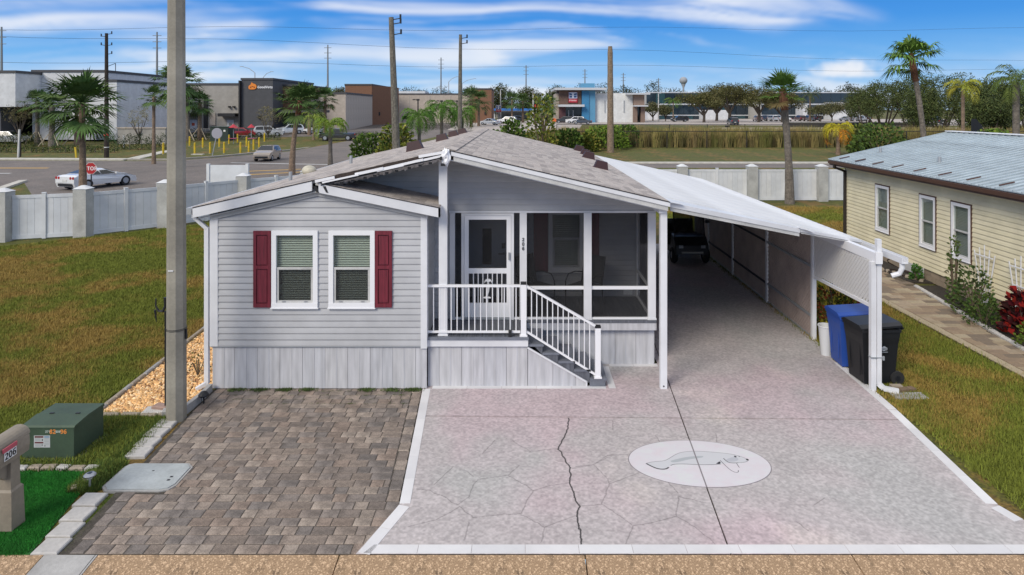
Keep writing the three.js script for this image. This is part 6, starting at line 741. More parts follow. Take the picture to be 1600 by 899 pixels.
function crownGeo(r, blobs, n, size, col, hi) { // leaf clumps through a set of ellipsoids
  const L = new Leaves(); for (const [cx, cy, cz, rx, ry, rz] of blobs) { const k = Math.max(6, Math.round(n * rx * ry * rz / blobs.reduce((s, b) => s + b[3] * b[4] * b[5], 0))); for (let i = 0; i < k; i++) { let x, y, z, q; do { x = r() * 2 - 1; y = r() * 2 - 1; z = r() * 2 - 1; q = x * x + y * y + z * z; } while (q > 1 || r() > 0.25 + q); const c = v3(cx + x * rx, cy + y * ry, cz + z * rz), cc = vary(r() < 0.25 ? hi : col, r, 0.6); for (let j = 0; j < 7; j++) { const o = v3(r() - 0.5, r() - 0.5, r() - 0.5).multiplyScalar(size * 2.6).add(c), a = v3(r() - 0.5, r() - 0.5, r() - 0.5).normalize().multiplyScalar(size), b = v3(r() - 0.5, r() - 0.5, r() - 0.5).normalize().multiplyScalar(size * 0.6); L.tri(o, o.clone().add(a), o.clone().add(b), cc); } } } return L.geo(); }
function tree(o) { const r = rng(o.seed), t = thing(o.name ?? 'oak_tree', o.label, 'tree', o.group), w = o.w, h = o.h, y0 = h * (o.clear ?? 0.32), blobs = []; const tr = []; const N = o.limbs ?? 6; for (let i = 0; i < N; i++) { const a = i / N * 6.28 + r() * 0.6, e = v3(Math.cos(a) * w * 0.36 * (0.6 + r() * 0.6), mix(y0, h, 0.35 + r() * 0.4), Math.sin(a) * w * 0.3 * (0.6 + r() * 0.6)); tr.push(tube([v3(0, y0 * 0.55, 0), v3(e.x * 0.35, y0 * 1.05, e.z * 0.35), e], [w * 0.022, w * 0.016, w * 0.006], 6)); blobs.push([e.x, e.y, e.z, w * (0.17 + r() * 0.07), (h - y0) * (0.22 + r() * 0.08), w * (0.17 + r() * 0.07)]); } blobs.push([0, mix(y0, h, 0.62), 0, w * 0.3, (h - y0) * 0.34, w * 0.28]);
  for (let i = 0; i < 4; i++) { const a = r() * 6.28; blobs.push([Math.cos(a) * w * 0.25, mix(y0, h, 0.6 + r() * 0.3), Math.sin(a) * w * 0.2, w * 0.12, (h - y0) * 0.15, w * 0.12]); }
  obj('trunk', [tube([v3(0, 0, 0), v3(0.1, y0 * 0.5, 0), v3(0, y0 * 1.1, 0)], [w * 0.035, w * 0.028, w * 0.022], 8), ...tr], mat(rgb(0.13, 0.105, 0.085), 0.95, { map: tBark }), t); obj('crown', crownGeo(r, blobs, o.n ?? 620, o.size ?? w * 0.022, o.col ?? gO, o.hi ?? [0.10, 0.12, 0.04]), mLeaf, t, true); return place(t, o.x, o.d, o.turn ?? 0, terrain(o.d) - 0.03); }
const T = (px, topPy, d, wpx) => ({ x: at(px, d), d, h: hy(topPy, d) - terrain(d), w: wpx * d / F });
[[1100, 145, 176, 70, 'first'], [1140, 133, 184, 88], [1186, 138, 180, 80], [1222, 146, 178, 66], [1120, 140, 198, 70]].forEach(([px, py, d, w], i) => tree({ ...T(px, py, d, w), seed: 50 + i, n: 900, size: 0.42, col: [0.075, 0.075, 0.028], hi: [0.15, 0.14, 0.06], clear: 0.42, label: ['olive oak next to the lone black car', 'largest olive oak before the glass office', 'olive oak before the tan and navy cars', 'olive oak behind the slender fan palm', 'olive oak close against the office glass'][i], group: 'oaks before the glass office' }));
[[1380, 126, 128, 96], [1352, 138, 136, 60], [1425, 116, 118, 96], [1468, 112, 120, 90], [1515, 120, 104, 96], [1560, 126, 98, 90], [1608, 118, 100, 100], [1440, 140, 106, 70], [1545, 150, 92, 80]].forEach(([px, py, d, w], i) => tree({ ...T(px, py, d, w), seed: 70 + i, n: 1300, size: 0.3, clear: 0.1, label: ['dark oak behind the large bushy shrub', 'dark oak at the office end of the grove', 'tall dark oak beside the leaning fan palm', 'highest dark oak right behind the leaning fan palm', 'dark oak behind the yellow green palm', 'dark oak behind the round light green bush', 'dark oak behind the feathery palm', 'lower dark oak in front of the tall oaks', 'lower dark oak behind the dark mesh screen'][i], group: 'oak grove beyond the reeds' }));
[[1282, 165, 186, 40], [1300, 160, 192, 34], [1330, 158, 190, 44], [1020, 160, 200, 34], [1040, 166, 190, 24]].forEach(([px, py, d, w], i) => tree({ ...T(px, py, d, w), seed: 90 + i, n: 420, size: 0.4, col: [0.08, 0.085, 0.04], hi: [0.16, 0.15, 0.08], clear: 0.35, label: ['small thin tree above the maroon car', 'small thin tree above the charcoal and black cars', 'small thin tree beside the bright white car', 'small thin tree beside the end block of the bank', 'small thin tree below the office corner palm'][i], group: 'small trees beside the office' }));
tree({ ...T(30, 160, 92, 44), name: 'young_tree', seed: 97, n: 160, size: 0.16, col: [0.13, 0.12, 0.06], hi: [0.2, 0.17, 0.1], clear: 0.35, limbs: 8, label: 'sparse young tree before the grey corner wall', });
tree({ ...T(217, 165, 92, 40), name: 'young_tree', seed: 98, n: 90, size: 0.16, col: [0.2, 0.18, 0.07], hi: [0.3, 0.25, 0.12], clear: 0.3, limbs: 8, label: 'sparse yellowish young tree behind the dumpster wall' });
tree({ ...T(418, 162, 104, 34), name: 'young_tree', seed: 99, n: 140, size: 0.16, col: [0.18, 0.16, 0.07], hi: [0.26, 0.22, 0.12], clear: 0.2, limbs: 8, label: 'sparse young tree against the dark grey tower' });
// far woods that read as one mass
function woods(name, label, x0, x1, d, h, dens, col, hi, seed) { const r = rng(seed), blobs = []; for (let x = x0; x < x1; x += h * 0.55) blobs.push([x + (r() - 0.5) * h * 0.5, h * (0.45 + r() * 0.15), (r() - 0.5) * 14, h * (0.4 + r() * 0.2), h * (0.42 + r() * 0.22), 6]); const m = obj(name, crownGeo(r, blobs, dens, h * 0.055, col, hi), mLeaf, scene, true); m.position.set(0, 1.5, -d); tag(m, label, 'woods', null, 'stuff'); }
woods('far_woods', 'far dark tree line behind the blue canopy building', -20, 20, 300, 13, 3200, [0.05, 0.06, 0.025], [0.09, 0.09, 0.04], 131);
woods('far_woods', 'far tree line behind the glass office', 20, 170, 330, 14, 5200, [0.045, 0.055, 0.03], [0.08, 0.08, 0.045], 132);
woods('far_woods', 'far tree line behind the shopping strip', -330, -30, 330, 13, 6000, [0.045, 0.055, 0.03], [0.08, 0.08, 0.045], 133);
[[22, 114, 150, 20], [60, 116, 150, 24], [66, 120, 152, 16], [352, 134, 150, 14], [530, 136, 180, 22], [652, 140, 220, 22]].forEach(([px, py, d, w], i) => tree({ ...T(px, py, d, w), seed: 140 + i, n: 220, size: 0.4, col: [0.08, 0.085, 0.045], hi: [0.14, 0.13, 0.07], clear: 0.5, label: ['treetop showing over the corner store canopy', 'wide treetop showing over the white store', 'small treetop beside the wide one over the white store', 'treetop over the grey strip beside the dark tower', 'treetop over the beige clinic front', 'treetop over the warehouse roof unit'][i], group: 'trees behind the shopping strip' }));

function bush(name, label, category, x, d, w, h, n, size, cols, seed, group, y = null) { const r = rng(seed), t = thing(name, label, category, group); const L = new Leaves(); for (let i = 0; i < n; i++) { let a, b, c; do { a = r() * 2 - 1; b = r(); c = r() * 2 - 1; } while (a * a + c * c + b * b * 0.8 > 1 || r() > 0.3 + a * a + c * c + b * b); const o = v3(a * w / 2, 0.04 + b * h, c * w / 2.4), cc = vary(cols[Math.floor(r() * cols.length)], r, 0.5), dir = v3(a + (r() - 0.5), 0.5 + r() * 0.8, c + (r() - 0.5)).normalize().multiplyScalar(size), sd = dir.clone().cross(v3(r() - 0.5, r() - 0.5, r() - 0.5)).normalize().multiplyScalar(size * 0.3), m = o.clone().addScaledVector(dir, 0.5); L.tri(o, m.clone().add(sd), m.clone().sub(sd), cc); L.tri(m.clone().add(sd), o.clone().add(dir).add(v3(0, -size * 0.25, 0)), m.clone().sub(sd), cc); } obj('foliage', L.geo(), mLeaf, t, true); obj('stems', [...Array(6)].map((_, k) => { const a = k * 1.05 + r(); return rod(v3(0, 0, 0), v3(Math.cos(a) * w * 0.25, h * 0.7, Math.sin(a) * w * 0.22), Math.max(0.008, h * 0.012)); }), mat(rgb(0.12, 0.09, 0.06), 0.95), t); return place(t, x, d, 0, y ?? terrain(d) - 0.03); }
bush('croton_bush', 'yellow and green croton bush behind the lattice panel', 'bush', 7.22, 15.1, 1.0, 1.42, 900, 0.13, [[0.12, 0.15, 0.03], [0.38, 0.33, 0.04], [0.06, 0.08, 0.02], [0.22, 0.06, 0.025], [0.09, 0.11, 0.025]], 201, null, 0); bush('croton_bush', 'low yellow croton beside the bins', 'bush', 7.55, 14.9, 0.7, 0.95, 420, 0.12, [[0.40, 0.35, 0.04], [0.2, 0.22, 0.03], [0.3, 0.14, 0.03]], 202, null, 0);
bush('shrub', 'leggy green shrub before the white fan trellis', 'shrub', 11.15, 16.4, 1.0, 1.15, 520, 0.11, [[0.05, 0.085, 0.025], [0.09, 0.13, 0.04], [0.04, 0.06, 0.02]], 203, null, 0); bush('shrub', 'tall narrow green shrub below the cream house window', 'shrub', 11.2, 17.2, 0.35, 1.75, 240, 0.11, [[0.06, 0.10, 0.03], [0.09, 0.12, 0.035]], 204, null, 0); bush('shrub', 'dense green shrub at the foot of the leggy one', 'shrub', 10.85, 15.6, 0.85, 0.7, 520, 0.09, [[0.045, 0.085, 0.02], [0.08, 0.12, 0.03]], 205, null, 0);
bush('ti_plant', 'dark red leaved plant before the cream wall', 'plant', 11.3, 14.9, 0.9, 0.95, 300, 0.24, [[0.10, 0.010, 0.014], [0.06, 0.008, 0.012], [0.24, 0.018, 0.014], [0.035, 0.012, 0.012]], 206, null, 0); bush('shrub', 'light green shrub below the red leaved plant', 'shrub', 10.85, 14.0, 0.8, 0.55, 300, 0.1, [[0.08, 0.13, 0.02], [0.12, 0.16, 0.03]], 207, null, 0); bush('shrub', 'small fresh green tuft beside the cream house vent', 'shrub', 11.75, 19.75, 0.3, 0.42, 160, 0.12, [[0.06, 0.14, 0.03]], 208, null, 0);
bush('shrub', 'small bare twiggy plant in the gravel', 'shrub', -6.15, 12.75, 0.45, 0.4, 60, 0.06, [[0.2, 0.15, 0.06], [0.12, 0.12, 0.04]], 209, null, 0);
[[945, 205, 84, 78, 30, gQ], [975, 206, 88, 60, 26, [0.10, 0.17, 0.03]], [1374, 222, 72, 88, 46, [0.085, 0.14, 0.03]], [1552, 205, 80, 62, 28, [0.12, 0.19, 0.03]], [1346, 226, 76, 40, 40, [0.13, 0.16, 0.04]]].forEach(([px, by, d, w, h, c], i) => bush('sea_grape', ['big leaved bright bush beside the bare trunk', 'bright bush behind the bare trunk', 'large bushy shrub behind the yellow palm', 'round light green bush beyond the metal roof', 'mixed shrub between yellow palm and large bush'][i], 'bush', at(px, d), d, w * d / F, (h + 6) * d / F * 0.95, 900, 0.5, [c, [c[0] * 0.6, c[1] * 0.6, c[2]], [c[0] * 1.3, c[1] * 1.2, c[2] * 1.4]], 220 + i));
[[800, 68, 46, 52], [845, 74, 50, 62], [888, 78, 48, 40], [920, 80, 34, 30], [770, 72, 34, 36], [620, 64, 60, 46], [580, 66, 66, 34], [640, 60, 40, 36]].forEach(([px, d, w, h], i) => bush('hedge_shrub', ['bright green shrub below the blue canopy behind the roof ridge', 'wide yellow green shrub before the bank entrance', 'green shrub before the dark blue grey sedan', 'small yellowish shrub beside the bare palm trunk', 'green shrub before the white sedan at the roof ridge', 'yellow green shrub at the foot of the leaning pole', 'broad green shrub below the brown brick block', 'shrub between the leaning pole and the drooping palms'][i], 'bush', at(px, d), d, w * d / F, (h + 18) * d / F * [0.85, 1.15, 0.6, 0.55, 0.7, 0.9, 0.75, 0.6][i], 700, 0.5, i % 2 ? [[0.15, 0.18, 0.03], [0.09, 0.13, 0.03], [0.24, 0.23, 0.05]] : [[0.08, 0.14, 0.03], [0.12, 0.18, 0.035], [0.05, 0.08, 0.02]], 240 + i, 'shrubs behind the roof'));
// clipped hedges of the shopping strip
[[[184, 262], 83, 2.1, [0.028, 0.045, 0.016], 'dark clipped hedge below the dumpster wall'], [[-40, 58], 88, 1.9, [0.05, 0.065, 0.02], 'olive hedge before the silver car'], [[0, 178], 78, 1.0, [0.04, 0.062, 0.02], 'low row of round shrubs along the far verge'], [[290, 440], 100, 1.1, [0.04, 0.06, 0.018], 'low hedge behind the yellow bollards'], [[560, 640], 100, 1.3, [0.045, 0.07, 0.02], 'hedge below the brown brick block']].forEach(([[p0, p1], d, h, c, lb], i) => { const r = rng(260 + i), t = thing('hedge', lb, 'hedge'), x0 = at(p0, d), x1 = at(p1, d), bl = []; for (let x = x0; x < x1; x += h * 0.7) bl.push([x, h * 0.45, (r() - 0.5) * 0.4, h * 0.5, h * 0.5, h * 0.55]); obj('foliage', crownGeo(r, bl, 420, 0.16, c, [c[0] * 1.8, c[1] * 1.6, c[2] * 1.6]), mLeaf, t, true); obj('stems', bl.map(b => rod(v3(b[0], 0, b[2]), v3(b[0], h * 0.6, b[2]), 0.04)), barkGrey, t); place(t, 0, d, 0, terrain(d) - 0.03); });
// reeds
{ const r = rng(300), out = []; for (let i = 0; i < 9; i++) { const a = r() * 6.28, q = r() * 0.3, l = 1.2 + r() * 0.75, le = 0.1 + r() * 0.35, b = r() * 6.28, x = Math.cos(a) * q, z = Math.sin(a) * q, w = 0.035; const m = [x + Math.cos(b) * le * 0.3, l * 0.6, z + Math.sin(b) * le * 0.3], tip = [x + Math.cos(b) * le, l, z + Math.sin(b) * le]; out.push(x - w, 0, z, x + w, 0, z, m[0] + w, m[1], m[2], x - w, 0, z, m[0] + w, m[1], m[2], m[0] - w, m[1], m[2], m[0] - w, m[1], m[2], m[0] + w, m[1], m[2], ...tip); } const g = new THREE.BufferGeometry(); g.setAttribute('position', new THREE.Float32BufferAttribute(out, 3)); g.computeVertexNormals(); g.setAttribute('uv', new THREE.Float32BufferAttribute(new Float32Array(out.length / 3 * 2), 2));
  scatter('reeds', 'dense strip of tall olive and straw coloured reeds', g, mBlade, 9000, () => { const x = 3 + R() * 86, d = 86 + R() * 9 - Math.max(0, 8 - x) * 0.6; return [x, d, terrain(d) - 0.03]; }, (c, [x]) => { const q = clamp(0.5 + 1.2 * fbm(x * 0.2, 3, 1, 3) + (R() - 0.5) * 0.7), k = 0.7 + R() * 0.6; c.setRGB(mix(0.13, 0.30, q) * k, mix(0.14, 0.22, q) * k, mix(0.025, 0.085, q) * k); }, () => 0.85 + R() * 0.35, 'reeds'); }

// ---------------------------------------------------------------- poles, signs, fences beyond the lot
const wood = mat(rgb(0.055, 0.042, 0.034), 0.95, { map: tBark }), woodGrey = mat(rgb(0.24, 0.215, 0.175), 0.9, { map: tBark }), palmWood = mat(rgb(0.36, 0.265, 0.185), 0.95, { map: tBark });
function woodPole(label, px, d, topPy, r0, r1, m, lean = 0, arms = []) { const t = thing('utility_pole', label, 'pole'), h = hy(topPy, d) - terrain(d) + 0.03; obj('shaft', tube([v3(0, 0, 0), v3(lean * 0.5, h * 0.5, 0), v3(lean, h, 0)], [r0, (r0 + r1) / 2, r1], 10), m, t); for (const [f, s] of arms) { const y = h * f, x = lean * f; obj('insulator', [rod(v3(x, y, 0), v3(x + s * 0.55, y + 0.1, 0), 0.03), rod(v3(x + s * 0.55, y + 0.05, 0), v3(x + s * 0.55, y + 0.34, 0), 0.06)], M.darkMetal, t); } place(t, at(px, d), d, 0, terrain(d) - 0.03); return t; }
{ const t = woodPole('dark wooden utility pole with red and white bands beyond the road', 166, 70, 52, 0.24, 0.15, wood, 0, [[0.99, 1], [0.97, -1], [0.90, 1], [0.90, -1], [0.83, 1]]); const rg = (y, m, h = 0.16) => obj('band', rod(v3(0, y, 0), v3(0, y + h, 0), 0.25, 0.25, 10), m, t); rg(2.3, mat(rgb(0.55, 0.04, 0.03), 0.6), 0.22); rg(1.05, M.whitePaint, 0.08); rg(3.4, M.whitePaint, 0.08); rg(6.9, M.whitePaint, 0.08); obj('transformer_arm', [rod(v3(0.2, 9.6, 0), v3(0.95, 9.9, 0), 0.03), rod(v3(0.95, 9.0, 0), v3(0.95, 9.9, 0), 0.035)], M.darkMetal, t); }
woodPole('leaning grey concrete pole rising behind the roof', 622, 40, 27, 0.27, 0.15, woodGrey, -0.42, [[0.985, 1], [0.96, 1], [0.9, 1]]); woodPole('slim brown grey pole behind the roof palms', 718, 56, 54, 0.21, 0.13, woodGrey, 0.08, [[0.97, 1], [0.93, 1]]);
{ const t = thing('dead_palm_trunk', 'bare tan palm trunk without a crown before the reeds', 'trunk'), d = 78, h = hy(72, d); const pts = [], rs = []; for (let i = 0; i <= 16; i++) { pts.push(v3(-0.04 * i / 16, h * i / 16, 0)); rs.push(mix(0.40, 0.30, i / 16) * (1 + 0.03 * Math.sin(i * 3)) * (i === 16 ? 0.8 : 1)); } obj('trunk', tube(pts, rs, 12), palmWood, t); place(t, at(954, d), d, 0, -0.03); }
const steelM = mat(rgb(0.22, 0.23, 0.24), 0.6, { metalness: 0.3 });
[[245, 50, 200], [512, 70, 240], [689, 90, 300], [822, 102, 330], [914, 108, 345], [974, 114, 350], [1029, 122, 355], [2, 42, 190]].forEach(([px, py, d]) => { const t = thing('transmission_pole', 'slim steel transmission pole on the horizon', 'pole', 'steel poles along the far power line'), h = hy(py, d) - 1.5; obj('shaft', tube([v3(0, 0, 0), v3(0, h, 0)], [0.45, 0.22], 8), steelM, t); for (const f of [0.96, 0.89, 0.82]) obj('arm', rod(v3(-1.3, h * f, 0), v3(1.3, h * f, 0), 0.09), steelM, t); place(t, at(px, d), d, 0, 1.5); });
for (const [py0, py1, lb] of [[44, 46, 'uppermost thin power line across the sky'], [52, 100, 'thin power line sinking towards the bank'], [94, 112, 'thin power line above the treetops']]) { const pts = []; for (let i = 0; i <= 24; i++) { const q = i / 24, d = mix(190, 360, q), px = mix(-100, 1700, q); pts.push(V(at(px, d), hy(mix(py0, py1, q) + 3 * Math.sin(q * 18), d), d)); } const m = obj('power_line', tube(pts, 0.045, 4), M.darkMetal); tag(m, lb, 'cable', 'power lines'); }
// water tower
{ const t = thing('water_tower', 'pale grey ball shaped water tower on the horizon', 'tower'), d = 640, s = d / F, m = mat(rgb(0.30, 0.32, 0.35), 0.7); const g = new THREE.SphereGeometry(6.1 * s, 24, 16); g.scale(1, 0.96, 1); g.translate(0, hy(126, d) - 1.5, 0); obj('tank', clean(g), m, t); const h0 = hy(131, d) - 1.5; obj('stem', new THREE.LatheGeometry([[3.2 * s, 0], [1.4 * s, 3], [1.3 * s, h0 - 4], [3.6 * s, h0]].map(p => new THREE.Vector2(...p)), 16), m, t); place(t, at(1068, d), d, 0, 1.5); }
// stop sign
{ const t = thing('stop_sign', 'red octagonal stop sign behind the white fence', 'sign'), d = 40.5, y = hy(262.5, d), rr = 0.38; const oc = (r, z0, z1, m, nm) => obj(nm, prism([...Array(8)].map((_, i) => { const a = Math.PI / 8 + i * Math.PI / 4; return v3(Math.cos(a) * r, y + Math.sin(a) * r, z0); }), v3(0, 0, z1 - z0)), m, t); oc(rr, 0, 0.006, M.whitePaint, 'border'); oc(rr - 0.022, 0.0065, 0.009, mat(rgb(0.42, 0.012, 0.016), 0.5), 'face'); const g = text('STOP', 0.235, 0.003); g.translate(0, y, 0.0095); obj('lettering', g, M.whiteClean, t); obj('post', rod(v3(0, 0, -0.04), v3(0, y + rr * 0.9, -0.04), 0.035), M.darkMetal, t); place(t, at(141.5, d), d, 0, -0.03); }
// grey back of a round sign, bollards
{ const t = thing('round_sign', 'grey disc sign on a slanting post among the bollards', 'sign'), d = 70; const g = new THREE.CylinderGeometry(0.56, 0.56, 0.04, 24); g.rotateX(Math.PI / 2); g.translate(0.45, hy(208, d), 0); obj('disc', clean(g), mat(rgb(0.30, 0.30, 0.34), 0.6), t); obj('post', rod(v3(-0.1, 0, -0.05), v3(0.42, hy(210, d), -0.05), 0.05), M.galv, t); place(t, at(332, d), d, 0, -0.03); }
const yel2 = mat(rgb(0.66, 0.46, 0.02), 0.55, { map: tMottle }); { const src = thing('bollard', 'yellow steel bollard at the corner green', 'bollard', 'yellow bollards around the corner green'); obj('pipe', new THREE.LatheGeometry([[0.11, 0], [0.11, 1.22], [0.095, 1.28], [0.05, 1.32], [0, 1.33]].map(p => new THREE.Vector2(...p)), 12), yel2, src); obj('foot', rod(v3(0, 0, 0), v3(0, 0.04, 0), 0.16, 0.16, 12), M.concrete, src); [[254.8, 241], [296, 230.5], [304, 241], [316.6, 232.5], [328, 240], [342.5, 231.5], [350, 239.5], [357.7, 228], [371, 227], [375.5, 239.5], [385, 231], [388.5, 238], [396, 235], [404.6, 232], [413, 225.5]].forEach(([px, py], i) => { const [x, d] = G(px, py); if (i === 0) place(src, x, d, 0, terrain(d) - 0.03); else copyOf(src, x, d, 0, terrain(d) - 0.03); }); }
for (const [px, py, h, tl, lb] of [[121, 247, 1.1, 0.25, 'short yellow marker post leaning beside the road'], [26, 246, 2.9, -0.25, 'thin pale stake beside the wooden stub post'], [194, 232, 1.5, 0.12, 'white marker stake beside the dark hedge']]) { const [x, d] = G(px, py), t = thing('marker_post', lb, 'post'); obj('stake', bar(v3(tl * -0.5, 0, 0), v3(-tl, h, 0), 0.14, 0.14, v3(0, 0, 1)), px === 121 ? yel2 : M.offWhite, t); obj('cap', bar(v3(-tl, h, 0), v3(-tl, h + 0.06, 0), 0.17, 0.17, v3(0, 0, 1)), px === 121 ? yel2 : M.offWhite, t); place(t, x, d, 0, terrain(d) - 0.03); }
{ const [x, d] = G(26.5, 245), t = thing('stub_post', 'dark wooden stub post on the far verge', 'post'); obj('post', bar(v3(0, 0, 0), v3(0, 1.6, 0), 0.16, 0.16, v3(0, 0, 1)), wood, t); obj('top', bar(v3(0, 1.6, 0), v3(0, 1.64, 0), 0.18, 0.18, v3(0, 0, 1)), wood, t); place(t, x + 0.3, d, 0, -0.03); }
// chain link fences
function railFence(label, p0, p1, h, n, mesh) { const t = thing('chain_link_fence', label, 'fence'); const q = (s, y) => { const x = mix(p0[0], p1[0], s), d = mix(p0[1], p1[1], s); return V(x, terrain(d) - 0.03 + y, d); }; obj('top_rail', [...Array(n)].map((_, i) => rod(q(i / n, h), q((i + 1) / n, h), 0.05, 0.05, 6)), M.darkMetal, t); for (let i = 0; i <= n; i++) obj('post', rod(q(i / n, 0), q(i / n, h + 0.03), 0.06, 0.06, 6), M.darkMetal, t); const g = [...Array(n)].map((_, i) => { const a = q(i / n, 0.05), b = q((i + 1) / n, 0.05), c = q((i + 1) / n, h), e = q(i / n, h), gg = new THREE.BufferGeometry(); gg.setAttribute('position', new THREE.Float32BufferAttribute([a, b, c, a, c, e].flatMap(v => [v.x, v.y, v.z]), 3)); gg.computeVertexNormals(); return metric(gg); }); obj('wire_mesh', g, mat(rgb(0.02, 0.02, 0.02), 0.8, { transparent: true, opacity: mesh, side: THREE.DoubleSide }), t); const b = q(0.5, 0); rebase(t, b.x, b.y, -b.z); }
railFence('black chain link fence in front of the reeds', [3.5, 85], [90, 85], 2.15, 17, 0.12); railFence('second black chain link fence behind the reeds', [6, 108], [140, 108], 2.0, 22, 0.10);
{ const t = thing('barrier_wall', 'low dark retaining wall before the far car park', 'wall'); obj('wall', ext(at(1235, 140), at(1460, 140), 1.2, 2.2, 140, 140.4), mat(rgb(0.06, 0.055, 0.05), 0.9), t); obj('coping', ext(at(1235, 140) - 0.1, at(1460, 140) + 0.1, 2.2, 2.3, 139.9, 140.5), M.concrete, t); rebase(t, at(1350, 140), 1.2, 140); }
{ const t = thing('dark_screen', 'dark slanted mesh screen at the fence corner beyond the metal roof', 'screen'), d = 84, p = [[1519, 186], [1526, 186], [1536, 198], [1536, 207], [1519, 207]].map(([a, b]) => V(at(a, d), hy(b, d), d)); obj('sheet', prism(p, v3(0, 0, -0.1)), M.black, t); obj('post', ext(at(1519, d) - 0.1, at(1519, d), -0.03, hy(186, d), d - 0.1, d), M.darkMetal, t); rebase(t, at(1527, d), -0.03, d); }
{ const t = thing('small_sign', 'small black sign on a thin post at the reeds fence', 'sign'), d = 104; obj('panel', [box(0.75, 0.28, 0.06, 0, hy(197.5, d) - terrain(d), 0)], M.black, t); obj('post', rod(v3(0, 0, -0.05), v3(0, hy(198, d) - terrain(d), -0.05), 0.04), M.darkMetal, t); place(t, at(1137, d), d, 0, terrain(d)); }
{ const t = thing('small_sign', 'round orange sign beside the bank car park', 'sign'), d = 132; obj('disc', rod(v3(0, hy(188, d) - terrain(d), 0), v3(0, hy(188, d) - terrain(d), 0.05), 0.42, 0.42, 16), mat(rgb(0.62, 0.14, 0.03), 0.5), t); obj('post', rod(v3(0, 0, -0.05), v3(0, hy(188, d) - terrain(d), -0.05), 0.05), M.galv, t); place(t, at(866, d), d, 0, terrain(d)); }
// street lights
function mastLight(px, py, d, arm, label, group) { const t = thing('street_light', label, 'lamp', group), h = hy(py, d) - terrain(d); obj('mast', tube([v3(0, 0, 0), v3(0, h - 1.6, 0), v3(arm * 0.45, h - 0.5, 0), v3(arm, h, 0)], [0.16, 0.11, 0.08, 0.06], 6), M.galv, t); obj('head', [box(0.75, 0.14, 0.3, arm + Math.sign(arm) * 0.2, h, 0)], M.galv, t); place(t, at(px, d), d, 0, terrain(d)); }
[[398, 104, 170, -3.2], [411, 112, 185, 2.2], [722, 123, 230, 4.2], [701, 120, 210, 2.5], [700, 136, 215, -3]].forEach(([px, py, d, a]) => mastLight(px, py, d, a, 'grey mast arm street light above the shopping strip', 'street lights along the main road'));
for (const [px, py, d] of [[653, 156, 128], [690, 158, 138], [714, 158, 142]]) { const t = thing('lamp_post', 'black shoebox lamp post before the long beige wall', 'lamp', 'black lamp posts by the beige wall'), h = hy(py, d) - terrain(d); obj('post', rod(v3(0, 0, 0), v3(0, h, 0), 0.14, 0.12, 8), M.black, t); obj('head', [box(0.55, 0.32, 0.55, 0, h, 0), box(0.5, 0.2, 0.4, -0.75, h + 0.03, 0), rod(v3(-0.6, h, 0), v3(0, h, 0), 0.05)], M.black, t); place(t, at(px, d), d, 0, terrain(d)); }
for (const [px, py, d, lb] of [[782, 140, 180, 'white sign pole beside the blue canopy'], [833, 142, 186, 'white lamp pole beside the red sign'], [1029, 146, 190, 'white lamp pole before the office corner']]) { const t = thing('white_pole', lb, 'pole'), h = hy(py, d) - 1.5; obj('shaft', rod(v3(0, 0, 0), v3(0, h, 0), 0.2, 0.13, 8), M.offWhite, t); obj('top', [box(0.9, 0.14, 0.3, 0.3, h, 0)], M.galv, t); place(t, at(px, d), d, 0, 1.5); }
const tBank = canvasTex(256, 320, (c, w, h) => { c.fillStyle = '#7d1a22'; c.fillRect(0, 0, w, h); c.fillStyle = '#c9d3ea'; c.fillRect(12, 8, 232, 182); c.fillStyle = '#3a5a86'; c.beginPath(); c.moveTo(26, 24); c.lineTo(108, 62); c.lineTo(108, 92); c.lineTo(26, 92); c.fill(); c.beginPath(); c.moveTo(230, 24); c.lineTo(148, 62); c.lineTo(148, 92); c.lineTo(230, 92); c.fill(); c.fillRect(30, 112, 74, 56); c.fillRect(152, 112, 74, 56); c.fillStyle = '#f2f5fc'; c.beginPath(); c.ellipse(128, 104, 22, 70, 0, 0, 7); c.fill(); c.fillStyle = '#b93040'; c.fillRect(12, 204, 232, 100); c.fillStyle = '#f4dede'; const r = rng(4); let x = 26; while (x < 224) { const q = 10 + r() * 12; c.fillRect(x, 226 + (r() < 0.3 ? -10 : 0), q * 0.45, 44); c.fillRect(x, 226 + r() * 30, q, 12); x += q + 6; } });
const mBankSign = mat(rgb(0.9, 0.9, 0.9), 0.5, { map: tBank });
{ const t = thing('pole_sign', 'small square blue and red pole sign beside the brown brick block', 'sign'), d = 178, h = hy(170, d) - 1.5; const g = new THREE.PlaneGeometry(1.45, 1.85); g.translate(0, h, 0.11); obj('face', g, mBankSign, t, true); obj('cabinet', [box(1.55, 1.95, 0.2, 0, h, 0)], M.whitePaint, t); obj('post', rod(v3(0, 0, -0.05), v3(0, h, -0.05), 0.12), M.galv, t); place(t, at(779, d), d, 0, 1.5); }
{ const t = thing('pole_sign', 'small red square sign on the white lamp pole', 'sign'), d = 185; const h = hy(166, d) - 1.5; obj('face', [box(0.9, 0.95, 0.1, 0, h, 0)], mat(rgb(0.5, 0.05, 0.03), 0.5), t); obj('post', rod(v3(0, 0, 0.08), v3(0, h + 0.3, 0.08), 0.08), M.galv, t); place(t, at(838, d), d, 0, 1.5); }

